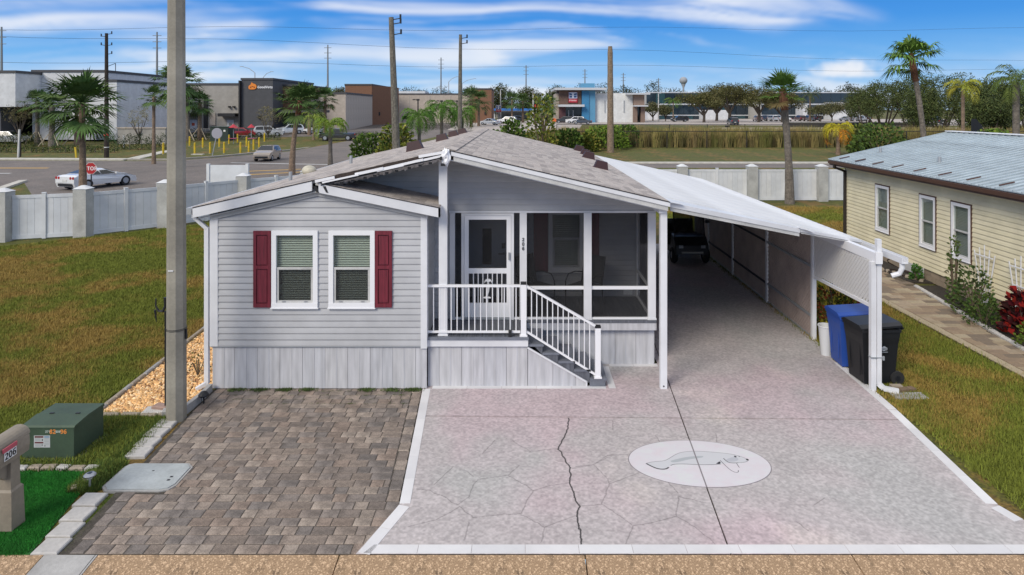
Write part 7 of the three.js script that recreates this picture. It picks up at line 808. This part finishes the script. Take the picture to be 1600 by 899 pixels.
// ---------------------------------------------------------------- buildings
function wallBox(t, nm, p0, p1, d0, d1, yTop, m, capM, y0 = 0.6) { const w = obj(nm, ext(at(p0, d0), at(p1, d0), y0, yTop, d0, d1), m, t); if (capM) obj('parapet_cap', ext(at(p0, d0) - 0.12, at(p1, d0) + 0.12, yTop, yTop + 0.35, d0 - 0.12, d1 + 0.1), capM, w); return w; }
const stWhite = mat(rgb(0.66, 0.67, 0.69), 0.85, { map: tSoft }), stGrey = mat(rgb(0.36, 0.34, 0.31), 0.9, { map: tSoft }), stDark = mat(rgb(0.075, 0.077, 0.085), 0.8, { map: tSoft }), stBeige = mat(rgb(0.46, 0.40, 0.345), 0.9, { map: tSoft }), brickBrown = mat(rgb(0.235, 0.118, 0.07), 0.9, { map: tex(256, [2.2, 1.3], (u, v) => 0.9 + 0.12 * tnoise(u, v, 20, 55, 3) + 0.06 * Math.sin(v * 6.283 * 8)) }), capDark = mat(rgb(0.06, 0.06, 0.065), 0.7);
{ const t = thing('white_store', 'white rendered shop block with a dark cornice behind the fan palms', 'building'); const w = wallBox(t, 'wall', 50, 163, 97, 118, hy(113, 97), stWhite, capDark); wallBox(t, 'lower_wall', 163, 182, 97, 118, hy(128, 97), stWhite, capDark); obj('corner_return', ext(at(50, 97) - 2.6, at(50, 97), 0.6, hy(131, 97), 103, 118), stGrey, t); for (const p of [100, 137]) obj('panel_joint', ext(at(p, 97) - 0.05, at(p, 97) + 0.05, 1.4, hy(115, 97), 96.97, 97.0), stGrey, w); obj('wall_lamp', [box(0.25, 0.6, 0.25, at(74, 97), hy(186, 97), 96.86)], M.black, w); const b = t.children[0]; for (const [px, py, s] of [[148, 207, 0.7], [155, 205, 0.9]]) { const g = new THREE.TorusGeometry(0.35 * s, 0.09, 6, 14); g.translate(at(px, 96.5), hy(py, 96.5), -96.5); obj('meter', [clean(g), ext(at(px, 96.5) - 0.2, at(px, 96.5) + 0.2, hy(py, 96.5) - 0.9, hy(py, 96.5) - 0.4, 96.4, 96.98)], M.galv, t); } rebase(t, at(110, 97), 0.6, 105); }
{ const t = thing('corner_store', 'white canopy front of the shop at the edge of the strip', 'building'); wallBox(t, 'canopy', -90, 23.5, 92, 112, hy(114, 92), stWhite, capDark, hy(167, 92)); obj('shopfront', ext(at(-90, 96), at(5, 96), 0.6, hy(167, 96), 96, 110), M.darkGlass, t); for (const p of [-30, 4]) obj('pier', ext(at(p, 94) - 0.5, at(p, 94) + 0.5, 0.6, hy(167, 94) - 0.02, 93, 95.9), stDark, t); rebase(t, at(-30, 92), 0.6, 100); }
{ const t = thing('shopping_strip', 'long low grey shopping strip with dark awnings and white doors', 'building'); const w = wallBox(t, 'wall', 20, 376, 118, 140, hy(133, 118), stGrey, capDark); for (const px of [239, 322]) obj('downpipe', ext(at(px, 118) - 0.3, at(px, 118) + 0.3, 0.7, hy(152, 118), 117.6, 117.99), M.black, w); for (const [px, dr] of [[182, 'door'], [302, 'door'], [360, 'door']]) { const x = at(px, 118), a = obj('awning', ext(x - 1.5, x + 1.5, hy(182, 118), hy(177, 118), 116.2, 117.99), M.darkMetal, w); const d = obj(dr, ext(x - 0.6, x + 0.6, 0.75, 3.15, 117.93, 117.99), stWhite, t); obj('notice', ext(x - 0.25, x + 0.25, 2.1, 2.6, 117.9, 117.92), px === 302 ? mat(rgb(0.5, 0.1, 0.05), 0.7) : stGrey, d); obj('handle', [box(0.06, 0.25, 0.05, x + 0.45, 1.8, 117.9)], M.steel, d); } for (const px of [358, 365]) obj('wall_lamp', [box(0.3, 0.3, 0.5, at(px, 117.7), hy(167, 117.7), 117.7)], M.black, w); obj('roof_unit', ext(at(210, 125), at(228, 125), hy(133, 118) + 0.35, hy(127, 118), 122, 128), M.darkMetal, t); obj('window_band', ext(at(242, 118), at(262, 118), hy(194, 118), hy(184, 118), 117.93, 117.99), M.darkGlass, w); obj('signboard', ext(at(328, 118), at(337, 118), hy(196, 118), hy(176, 118), 117.8, 117.95), stBeige, w); rebase(t, at(200, 118), 0.6, 128); }
{ const t = thing('clinic_building', 'dark grey sign tower with brown and beige front of the animal clinic', 'building'); const d = 117; const tw = wallBox(t, 'tower', 377, 426, d, 140, hy(125, d), stDark, capDark); obj('tower_edge', ext(at(374.5, d), at(376.8, d), 0.6, hy(126, d), d - 0.6, d + 8), M.black, tw); obj('wall_lamp', [box(0.25, 0.6, 0.3, at(405, d), hy(183, d), d - 0.2)], M.black, tw);
  const s = text('GoodVets', 0.42, 0.12); const sx = at(414.2, d); s.translate(sx, hy(136.2, d), -(d - 0.02)); obj('sign_lettering', s, M.whiteClean, t); { const o = mat(rgb(0.72, 0.22, 0.02), 0.5), cx = at(394.6, d), cy = hy(135.4, d); const sh = new THREE.Shape(); sh.moveTo(-1.15, -0.7); sh.quadraticCurveTo(-1.5, 0.3, -0.6, 0.55); sh.lineTo(-0.25, 1.35); sh.lineTo(0.2, 0.95); sh.quadraticCurveTo(1.4, 0.75, 1.25, -0.2); sh.quadraticCurveTo(1.1, -0.95, 0, -0.9); sh.quadraticCurveTo(-0.8, -0.95, -1.15, -0.7); const g = new THREE.ExtrudeGeometry(sh, { depth: 0.12, bevelEnabled: false }); g.scale(0.56, 0.56, 1); g.translate(cx, cy, -(d - 0.02)); obj('sign_emblem', clean(g), o, t); obj('emblem_marks', [box(0.16, 0.24, 0.06, cx - 0.31, cy - 0.11, d - 0.16), box(0.16, 0.24, 0.06, cx + 0.31, cy - 0.11, d - 0.16), box(0.28, 0.11, 0.06, cx, cy + 0.03, d - 0.16)], mat(rgb(0.25, 0.06, 0.01), 0.6), t); }
  const fr = wallBox(t, 'brick_front', 426.5, 472, d + 5, 140, hy(135, d + 5), brickBrown, capDark, 4.6); obj('glazing', ext(at(432, d + 5), at(470, d + 5), 0.7, 4.4, d + 6, d + 6.2), new THREE.MeshPhysicalMaterial({ color: rgb(0.30, 0.33, 0.36), roughness: 0.1 }), t); for (const px of [431, 444, 457, 470]) obj('mullion', ext(at(px, d + 5) - 0.15, at(px, d + 5) + 0.15, 0.7, 4.4, d + 5.7, d + 5.98), M.black, t); obj('canopy', ext(at(426, d + 3), at(510, d + 3), 4.4, 4.85, d + 1.5, d + 4.98), capDark, t); wallBox(t, 'beige_front', 472.5, 540, d + 10, 150, hy(147, d + 10), stBeige, capDark); for (const px of [474, 503]) obj('wall_lamp', [box(0.3, 0.5, 0.3, at(px, d + 9.8), hy(161, d + 9.8), d + 9.8)], M.black, t); rebase(t, at(450, d), 0.6, 128); }
{ const t = thing('brick_block', 'large brown brick block with a dark roof edge', 'building'), d = 150; const w = wallBox(t, 'wall', 539, 581, d, 172, hy(133.5, d), brickBrown, capDark, 1.2); const a = at(581.3, d), b = at(611, d + 6); obj('angled_wall', prism([V(a, 1.2, d), V(b, 1.2, d + 6), V(b, hy(134, d), d + 6), V(a, hy(134, d), d)], v3(0, 0, -10)), brickBrown, t); for (const [px, py] of [[559, 178], [593, 178]]) obj('wall_lamp', [box(0.35, 0.8, 0.3, at(px, d), hy(py, d), d - 0.2)], M.black, w); obj('service_panel', ext(at(543, d), at(551, d), 1.3, 3.8, d - 0.1, d - 0.01), stWhite, w); rebase(t, at(570, d), 1.2, 160); }
{ const t = thing('warehouse_wall', 'long beige wall with a flat roof behind the black lamp posts', 'building'), d = 176; const w = wallBox(t, 'wall', 609, 737, d, 210, hy(148, d), stBeige, capDark, 1.3); for (const px of [640, 672, 704]) obj('panel_joint', ext(at(px, d) - 0.06, at(px, d) + 0.06, 1.4, hy(150, d), d - 0.04, d - 0.01), stGrey, w); obj('roof_unit', ext(at(622, d + 10), at(664, d + 10), hy(148, d) + 0.35, hy(142.5, d + 10), d + 10, d + 18), stWhite, t); obj('window', ext(at(628, d), at(642, d), hy(186, d), hy(181, d), d - 0.08, d - 0.01), M.darkGlass, t); rebase(t, at(670, d), 1.3, 190); }
{ const t = thing('brick_block', 'smaller brown brick end block beside the pole sign', 'building'), d = 172; const w = wallBox(t, 'wall', 737.5, 768, d, 188, hy(140, d), brickBrown, capDark, 1.3); wallBox(t, 'low_wall', 729, 745, d + 18, 200, hy(141, d + 18), stBeige, capDark, 1.3); obj('wall_lamp', [box(0.35, 0.7, 0.3, at(758, d), hy(177, d), d - 0.2)], M.black, w); rebase(t, at(750, d), 1.3, 180); }
{ const t = thing('canopy_station', 'low building with a bright blue canopy between the sign poles', 'building'), d = 232; obj('canopy', ext(at(768, d), at(834, d), hy(173, d), hy(169.5, d), d, d + 14), mat(rgb(0.03, 0.16, 0.5), 0.5), t); for (const px of [772, 800, 830]) obj('pillar', ext(at(px, d) - 0.3, at(px, d) + 0.3, 1.5, hy(173, d) - 0.01, d + 2, d + 2.6), stWhite, t); obj('shop', ext(at(775, d + 15), at(826, d + 15), 1.5, hy(172, d + 15), d + 15, d + 24), stGrey, t); rebase(t, at(800, d), 1.5, 244); }
{ const t = thing('bank_building', 'bank with brown front, bright blue tower and white wing under flat roofs', 'building'), d = 176, s = d / F, brn = mat(rgb(0.18, 0.11, 0.085), 0.85, { map: tMottle }), blue = mat(rgb(0.035, 0.19, 0.37), 0.6), blue2 = mat(rgb(0.09, 0.27, 0.43), 0.6), roofM = mat(rgb(0.50, 0.52, 0.55), 0.6);
  obj('brown_front', ext(at(874, d), at(908.5, d), hy(164, d), hy(141.5, d), d, d + 14), brn, t); obj('left_wing', ext(at(869, d), at(873.8, d), 1.4, hy(146, d), d + 2, d + 14), stBeige, t); obj('entry_canopy', ext(at(872, d), at(912, d), hy(167, d), hy(163.5, d), d - 2.5, d + 1), roofM, t); obj('entry_side', ext(at(874, d), at(884, d), 1.4, hy(167, d) - 0.01, d + 0.1, d + 3), mat(rgb(0.12, 0.055, 0.06), 0.8), t); obj('entry_glass', ext(at(884, d), at(908.5, d), 1.4, hy(167, d) - 0.01, d + 1.2, d + 1.4), M.darkGlass, t); for (const px of [889, 896]) obj('door_frame', ext(at(px, d) - 0.12, at(px, d) + 0.12, 1.4, hy(172, d), d + 1.0, d + 1.19), M.galv, t);
  obj('blue_tower', ext(at(909, d), at(920, d), 1.4, hy(141.5, d), d - 0.6, d + 8), blue, t); obj('blue_tower_side', ext(at(920.2, d), at(930, d), 1.4, hy(141.5, d), d - 0.2, d + 9), blue2, t); obj('tower_top', ext(at(909, d), at(930, d), hy(137, d), hy(130, d), d + 1, d + 8), blue2, t); obj('flat_roof', ext(at(866, d), at(946, d), hy(141, d), hy(137.5, d), d - 2.5, d + 16), roofM, t); const ww = obj('white_wing', ext(at(930.2, d), at(990, d), 1.4, hy(145.5, d), d + 1, d + 20), mat(rgb(0.70, 0.71, 0.70), 0.8, { map: tSoft }), t); for (const px of [946, 976]) obj('wall_lamp', ext(at(px, d) - 0.12, at(px, d) + 0.12, hy(176, d), hy(157, d), d + 0.8, d + 0.99), M.galv, ww);
  obj('end_block', ext(at(990.5, d), at(1007, d), hy(165, d), hy(148.5, d), d, d + 12), mat(rgb(0.26, 0.185, 0.145), 0.85), t); obj('end_roof', ext(at(978, d), at(1014, d), hy(148, d), hy(145.8, d), d - 2, d + 14), roofM, t); obj('end_canopy', ext(at(990, d), at(1011, d), hy(166.5, d), hy(164.6, d), d - 1.8, d + 4), roofM, t); for (const px of [993, 1005]) obj('end_pier', ext(at(px, d) - 0.55, at(px, d) + 0.55, 1.4, hy(166.5, d) - 0.01, d + 0.2, d + 2), mat(rgb(0.20, 0.14, 0.11), 0.85), t); obj('end_glass', ext(at(996, d), at(1002, d), 1.4, hy(166.6, d), d + 1.5, d + 1.7), M.darkGlass, t);
  const g = new THREE.PlaneGeometry(14.5 * s, 17 * s); g.translate(at(895.3, d), hy(152.3, d), -(d - 0.22)); obj('emblem_sign', g, mBankSign, t, true); obj('sign_cabinet', ext(at(887.8, d), at(902.8, d), hy(161, d), hy(143.6, d), d - 0.2, d - 0.01), M.darkMetal, t); rebase(t, at(930, d), 1.4, 185); }
{ const t = thing('glass_office', 'wide office building of dark glass bands behind the oaks', 'building'), d = 226, y0 = 1.5, gl = new THREE.MeshPhysicalMaterial({ color: rgb(0.02, 0.032, 0.045), roughness: 0.05 }), gl2 = new THREE.MeshPhysicalMaterial({ color: rgb(0.03, 0.07, 0.085), roughness: 0.05 }), wb = mat(rgb(0.48, 0.50, 0.53), 0.6), top = hy(144, d);
  for (const [p0, p1, dd] of [[1010, 1098, d], [1096, 1192, d + 14], [1190, 1345, d]]) { const x0 = at(p0, dd), x1 = at(p1, dd), fl = [[hy(192, dd), hy(181, dd)], [hy(179.5, dd), hy(164, dd)], [hy(162, dd), top - 0.3]], core = obj('core', ext(x0 + 0.3, x1 - 0.3, y0, top - 0.2, dd + 0.8, dd + 20), M.room, t); fl.forEach(([a, b], f) => { obj('floor_band', ext(x0, x1, b, f < 2 ? fl[f + 1][0] : top, dd - 0.15, dd + 0.75), wb, core); const n = Math.round((x1 - x0) / 3.2); for (let i = 0; i < n; i++) { const xa = mix(x0, x1, i / n) + 0.05, xb = mix(x0, x1, (i + 1) / n) - 0.05; obj('pane', ext(xa, xb, a, b, dd, dd + 0.1), R() < 0.2 ? gl2 : gl, core); } }); obj('plinth', ext(x0, x1, y0, fl[0][0], dd - 0.1, dd + 0.75), wb, core); }
  for (const [p0, p1, y1, dd] of [[1012, 1030, 174, d - 8], [1100, 1140, 172, d - 6], [1255, 1262, 164, d - 6], [1300, 1345, 160, d - 6]]) obj('white_annex', ext(at(p0, dd), at(p1, dd), y0, hy(y1, dd), dd, dd + 6), stWhite, t); rebase(t, at(1180, d), y0, d + 10); }
{ const t = thing('dumpster_enclosure', 'low grey masonry enclosure behind the dark hedge', 'wall'), d = 92; obj('wall', ext(at(183, d), at(258, d), 0.2, hy(201, d), d, d + 0.4), stGrey, t); obj('side_wall', ext(at(232, d), at(232, d) + 0.3, 0.2, hy(202, d), d + 0.41, d + 6), stGrey, t); obj('coping', ext(at(183, d) - 0.15, at(258, d) + 0.15, hy(201, d), hy(201, d) + 0.18, d - 0.12, d + 0.52), stBeige, t); rebase(t, at(220, d), 0.2, d); }
{ const t = thing('utility_cabinet', 'dark green utility cabinet behind the grey disc sign', 'cabinet'), d = 98; obj('body', ext(at(328, d), at(356, d), 0.3, hy(199, d), d, d + 2.2), mat(rgb(0.018, 0.035, 0.028), 0.7), t); obj('lid', ext(at(327.5, d), at(356.5, d), hy(199, d), hy(198, d), d - 0.1, d + 2.3), mat(rgb(0.03, 0.05, 0.04), 0.6), t); obj('label', ext(at(349, d), at(352, d), hy(206, d), hy(203, d), d - 0.03, d - 0.01), M.whitePaint, t); rebase(t, at(342, d), 0.3, d); }
for (const [x0, x1, lb] of [[357, 372, 'red patio umbrella beside the green cabinet'], [386, 399, 'red patio umbrella before the red car']]) { const d = 92, t = thing('patio_umbrella', lb, 'umbrella'), cx = at((x0 + x1) / 2, d), rr = (x1 - x0) / 2 * d / F; const g = new THREE.ConeGeometry(rr, 0.5, 8, 1, true); g.translate(0, 2.5, 0); obj('canopy', clean(g), mat(rgb(0.42, 0.03, 0.045), 0.7, { side: THREE.DoubleSide }), t); obj('pole', rod(v3(0, 0, 0), v3(0, 2.7, 0), 0.04), M.galv, t); obj('table', [box(1.1, 0.05, 1.1, 0, 0.75, 0)], mat(rgb(0.35, 0.05, 0.12), 0.6), t); place(t, cx, d, 0, terrain(d)); }

// ---------------------------------------------------------------- vehicles
const SHAPES = {
  sedan: { L: 4.7, W: 1.82, H: 1.45, belt: 0.92, prof: [[-2.33, 0.55], [-2.3, 0.82], [-1.95, 0.95], [-1.35, 1.0], [-0.6, 1.42], [0.35, 1.45], [1.15, 1.0], [2.0, 0.86], [2.32, 0.7], [2.35, 0.45], [2.3, 0.28], [-2.28, 0.28]], ws: [[0.42, 1.42], [1.12, 1.0]], rw: [[-0.66, 1.40], [-1.32, 1.0]], win: [[[-1.05, 0.98], [-0.5, 1.34], [-0.12, 1.36], [-0.12, 0.96]], [[-0.04, 0.96], [-0.04, 1.36], [0.30, 1.34], [0.90, 0.97]]], wx: 1.4, wr: 0.33 },
  suv: { L: 4.7, W: 1.88, H: 1.75, belt: 1.08, prof: [[-2.32, 0.5], [-2.3, 1.05], [-2.05, 1.62], [-1.8, 1.72], [0.3, 1.75], [1.05, 1.2], [2.0, 1.08], [2.3, 0.9], [2.34, 0.5], [2.28, 0.32], [-2.28, 0.32]], ws: [[0.38, 1.70], [1.0, 1.22]], rw: [[-2.08, 1.58], [-2.28, 1.14]], win: [[[-1.95, 1.14], [-1.8, 1.6], [-0.75, 1.64], [-0.75, 1.13]], [[-0.66, 1.13], [-0.66, 1.64], [0.25, 1.63], [0.8, 1.15]]], wx: 1.4, wr: 0.37 },
  hatch: { L: 4.1, W: 1.72, H: 1.48, belt: 0.95, prof: [[-2.0, 0.5], [-2.02, 0.92], [-1.75, 1.36], [-1.4, 1.46], [0.1, 1.48], [0.95, 1.02], [1.75, 0.86], [2.03, 0.68], [2.05, 0.45], [2.0, 0.28], [-1.98, 0.28]], ws: [[0.16, 1.44], [0.9, 1.04]], rw: [[-1.78, 1.33], [-2.0, 0.98]], win: [[[-1.65, 0.99], [-1.4, 1.36], [-0.6, 1.38], [-0.6, 0.98]], [[-0.52, 0.98], [-0.52, 1.38], [0.06, 1.37], [0.72, 1.0]]], wx: 1.25, wr: 0.31 },
  coupe: { L: 4.45, W: 1.85, H: 1.25, belt: 0.82, prof: [[-2.2, 0.5], [-2.2, 0.85], [-1.95, 0.95], [-1.5, 0.98], [-0.55, 1.22], [-0.05, 1.25], [0.75, 0.92], [1.5, 0.82], [2.1, 0.62], [2.24, 0.42], [2.2, 0.22], [-2.1, 0.22]], ws: [[-0.02, 1.23], [0.72, 0.93]], rw: [[-0.6, 1.21], [-1.45, 0.99]], win: [[[-1.15, 0.93], [-0.55, 1.14], [-0.45, 0.9]], [[-0.4, 0.9], [-0.45, 1.15], [0.02, 1.15], [0.6, 0.9]]], wx: 1.34, wr: 0.33 },
  pickup: { L: 5.4, W: 1.95, H: 1.85, belt: 1.1, prof: [[-2.68, 0.55], [-2.68, 1.15], [-0.75, 1.16], [-0.7, 1.78], [0.45, 1.82], [1.05, 1.22], [2.3, 1.12], [2.66, 0.95], [2.68, 0.5], [-2.6, 0.45]], ws: [[0.5, 1.78], [1.0, 1.26]], rw: [[-0.71, 1.72], [-0.74, 1.2]], win: [[[-0.62, 1.18], [-0.6, 1.7], [0.42, 1.72], [0.85, 1.2]]], wx: 1.65, wr: 0.42 },
};
function vehicle(kind, label, c, o = {}) { const S = SHAPES[kind], t = thing(o.name ?? (kind === 'pickup' ? 'pickup_truck' : kind === 'coupe' ? 'sports_car' : 'parked_car'), label, o.cat ?? (kind === 'pickup' ? 'truck' : 'car'), o.group), paint = new THREE.MeshPhysicalMaterial({ color: c, roughness: 0.4, clearcoat: 1, clearcoatRoughness: 0.08, metalness: o.metal ?? 0.1 });
  const zs = (x, y) => (S.W / 2) * (1 - 0.10 * Math.pow(Math.abs(x) / (S.L / 2), 4)) * (y > S.belt ? 1 - 0.30 * Math.pow((y - S.belt) / (S.H - S.belt), 1.2) : 1 - 0.05 * Math.pow(1 - (y - 0.28) / (S.belt - 0.28), 2));
  const sh = new THREE.Shape(); const pr = S.prof; const arch = S.wr + 0.05; const yb = pr[pr.length - 1][1]; sh.moveTo(pr[0][0], pr[0][1]); for (let i = 1; i < pr.length; i++) sh.lineTo(...pr[i]); // underside runs front (index last-1) to back: cut the wheel arches by splines on the way back
  const pts = pr.slice(0, pr.length - 1).map(p => new THREE.Vector2(...p)); for (const wx of [S.wx, -S.wx]) for (let k = 0; k <= 8; k++) { const a = k / 8 * Math.PI; pts.push(new THREE.Vector2(wx + Math.cos(a) * arch, Math.max(yb, S.wr * 0.95 + Math.sin(a) * arch))); } pts.push(new THREE.Vector2(...pr[pr.length - 1]));
  const g = new THREE.ExtrudeGeometry(new THREE.Shape(pts), { depth: 2, steps: 6, bevelEnabled: false }), p = g.attributes.position; for (let i = 0; i < p.count; i++) { const x = p.getX(i), y = p.getY(i), q = p.getZ(i) - 1; p.setZ(i, q * zs(x, y)); p.setY(i, y - 0.04 * Math.pow(Math.abs(q), 6)); } g.computeVertexNormals(); obj('body', clean(g), paint, t);
  const quad = (nm, a, b, m, n = 6, out = 0.012) => { const L = [], dir = new THREE.Vector2(b[1] - a[1], -(b[0] - a[0])).normalize(); if (dir.y < 0) dir.negate(); const V3 = (pp, q) => v3(pp[0] + dir.x * out, pp[1] + dir.y * out, q * (zs(pp[0], pp[1]) - 0.07)); for (let i = 0; i < n; i++) { const q0 = -1 + 2 * i / n, q1 = -1 + 2 * (i + 1) / n; L.push(...[V3(a, q0), V3(b, q0), V3(b, q1), V3(a, q0), V3(b, q1), V3(a, q1)].flatMap(v => [v.x, v.y, v.z])); } const gg = new THREE.BufferGeometry(); gg.setAttribute('position', new THREE.Float32BufferAttribute(L, 3)); gg.computeVertexNormals(); return obj(nm, gg, m, t); };
  quad('windshield', S.ws[0], S.ws[1], M.darkGlass); quad('rear_window', S.rw[0], S.rw[1], M.darkGlass);
  for (const w of S.win) for (const sd of [-1, 1]) { const f = w.map(([x, y]) => v3(x, y, sd * (zs(x, y) + 0.008))), tri = THREE.ShapeUtils.triangulateShape(w.map(q => new THREE.Vector2(...q)), []), L = []; tri.forEach(q => q.forEach(i => L.push(f[i].x, f[i].y, f[i].z))); const gg = new THREE.BufferGeometry(); gg.setAttribute('position', new THREE.Float32BufferAttribute(L, 3)); gg.computeVertexNormals(); obj('side_window', gg, M.darkGlass, t); }
  const fx = S.L / 2; for (const sd of [-1, 1]) { obj('headlight', [box(0.22, 0.14, 0.36, fx - 0.14, pr.find(q => q[0] > 1.9)[1] - 0.14, sd * S.W * 0.33)], M.whiteClean, t); if (kind === 'coupe') for (const zz of [0.52, 0.74]) obj('tail_light', rod(v3(-2.16, 0.78, sd * zz), v3(-2.215, 0.78, sd * zz), 0.085, 0.085, 14), mat(rgb(0.35, 0.01, 0.015), 0.3), t); else obj('tail_light', [box(0.1, 0.2, 0.28, -fx + 0.06, S.belt - 0.14, sd * S.W * 0.38)], mat(rgb(0.35, 0.01, 0.015), 0.3), t); for (const wx of [S.wx, -S.wx]) { const z0 = sd * (S.W / 2 - 0.25), z1 = sd * (S.W / 2 - 0.03), wh = obj('wheel', rod(v3(wx, S.wr, z0), v3(wx, S.wr, z1), S.wr, S.wr, 20), M.rubber, t); obj('rim', rod(v3(wx, S.wr, z1 - sd * 0.03), v3(wx, S.wr, z1 + sd * 0.012), S.wr * 0.66, S.wr * 0.6, 14), M.steel, wh); } obj('mirror', [box(0.12, 0.1, 0.16, S.ws[1][0] - 0.12, S.belt + 0.1, -sd * (S.W / 2 + 0.05))], paint, t); }
  obj('front_bumper', [box(0.1, 0.18, S.W * 0.72, fx - 0.05, 0.42, 0)], M.black, t); obj('rear_bumper', [box(0.1, 0.2, S.W * 0.7, -fx + 0.10, 0.36, 0)], M.black, t); obj('number_plate', [box(0.02, 0.14, 0.4, -fx + 0.02, 0.62, 0)], M.offWhite, t); return t; }
const heading = (deg) => deg * Math.PI / 180;       // 0: nose to the right, 90: nose away from the camera
const put = (t, px, d, deg) => place(t, at(px, d), d, heading(deg), terrain(d) - 0.02);
put(vehicle('coupe', 'white sports coupe parked beside the stop sign behind the fence', rgb(0.74, 0.75, 0.76)), 152, 43.8, 70);
put(vehicle('hatch', 'beige hatchback driving towards the junction', rgb(0.44, 0.35, 0.26), { name: 'hatchback_car' }), 418, 66.5, -86);
put(vehicle('pickup', 'dark off-road pickup behind the bright drooping palm', rgb(0.025, 0.026, 0.03)), 527, 99, 186);
put(vehicle('suv', 'white sport utility car before the clinic glazing', rgb(0.62, 0.65, 0.68)), 452, 115, 215); put(vehicle('suv', 'silver grey estate car before the dark tower', rgb(0.42, 0.44, 0.46)), 420, 109, 12); put(vehicle('hatch', 'red hatchback beside the silver grey estate car', rgb(0.36, 0.02, 0.03)), 380, 108, 10); put(vehicle('sedan', 'white sedan half hidden behind the queen palm', rgb(0.68, 0.69, 0.7)), 494, 117, 230);
put(vehicle('sedan', 'black sedan behind the braced palms', rgb(0.02, 0.02, 0.024)), 322, 106, 190); put(vehicle('sedan', 'dark blue sedan beside the concrete pole', rgb(0.05, 0.06, 0.09)), 298, 107, 20); put(vehicle('suv', 'silver car behind the olive hedge', rgb(0.4, 0.41, 0.42)), 14, 93, 5);
put(vehicle('sedan', 'dark blue grey sedan parked before the bank', rgb(0.045, 0.055, 0.075)), 909, 156, 180); put(vehicle('suv', 'white sport utility car behind the dark sedan at the bank', rgb(0.66, 0.67, 0.68)), 899, 163, 170); put(vehicle('suv', 'black sport utility car before the bank entrance', rgb(0.02, 0.02, 0.022)), 882, 166, 175); put(vehicle('sedan', 'white sedan behind the ridge of the roof', rgb(0.64, 0.66, 0.68)), 765, 150, 160); put(vehicle('suv', 'white car beside the pole sign', rgb(0.66, 0.67, 0.68)), 792, 162, 170); put(vehicle('suv', 'black car under the blue canopy', rgb(0.03, 0.03, 0.035)), 803, 178, 175);
put(vehicle('suv', 'black compact car standing alone in the pale car park', rgb(0.02, 0.022, 0.028)), 1062, 186, 180);
[[1184, [0.4, 0.3, 0.27], 'suv'], [1196, [0.05, 0.055, 0.07], 'suv'], [1206, [0.5, 0.53, 0.56], 'suv'], [1219, [0.62, 0.64, 0.66], 'suv'], [1228, [0.6, 0.6, 0.6], 'sedan'], [1250, [0.08, 0.03, 0.035], 'suv'], [1264, [0.12, 0.12, 0.13], 'suv'], [1272, [0.03, 0.03, 0.035], 'suv'], [1323, [0.62, 0.63, 0.65], 'sedan'], [1340, [0.66, 0.67, 0.68], 'suv'], [1352, [0.64, 0.65, 0.66], 'sedan'], [1432, [0.6, 0.62, 0.64], 'suv'], [1462, [0.06, 0.06, 0.07], 'pickup'], [1145, [0.03, 0.03, 0.035], 'suv']].forEach(([px, c, k], i) => { const nm = ['tan', 'navy', 'light blue', 'white', 'pale silver', 'maroon', 'charcoal', 'black', 'bright white', 'snow white', 'chalk white', 'silver white', 'black', 'deep black'][i]; put(vehicle(k, nm + (k === 'pickup' ? ' pickup under the oak grove' : ' car in the row before the glass office'), rgb(...c), { group: 'cars parked before the glass office' }), px, i > 10 ? 150 : 194 + (i % 2) * 3, 85 + (i * 37 % 20)); });

// ---------------------------------------------------------------- finish
scene.traverse(o => { if (o.isMesh) { o.castShadow = true; o.receiveShadow = true; } });
renderer.render(scene, camera);
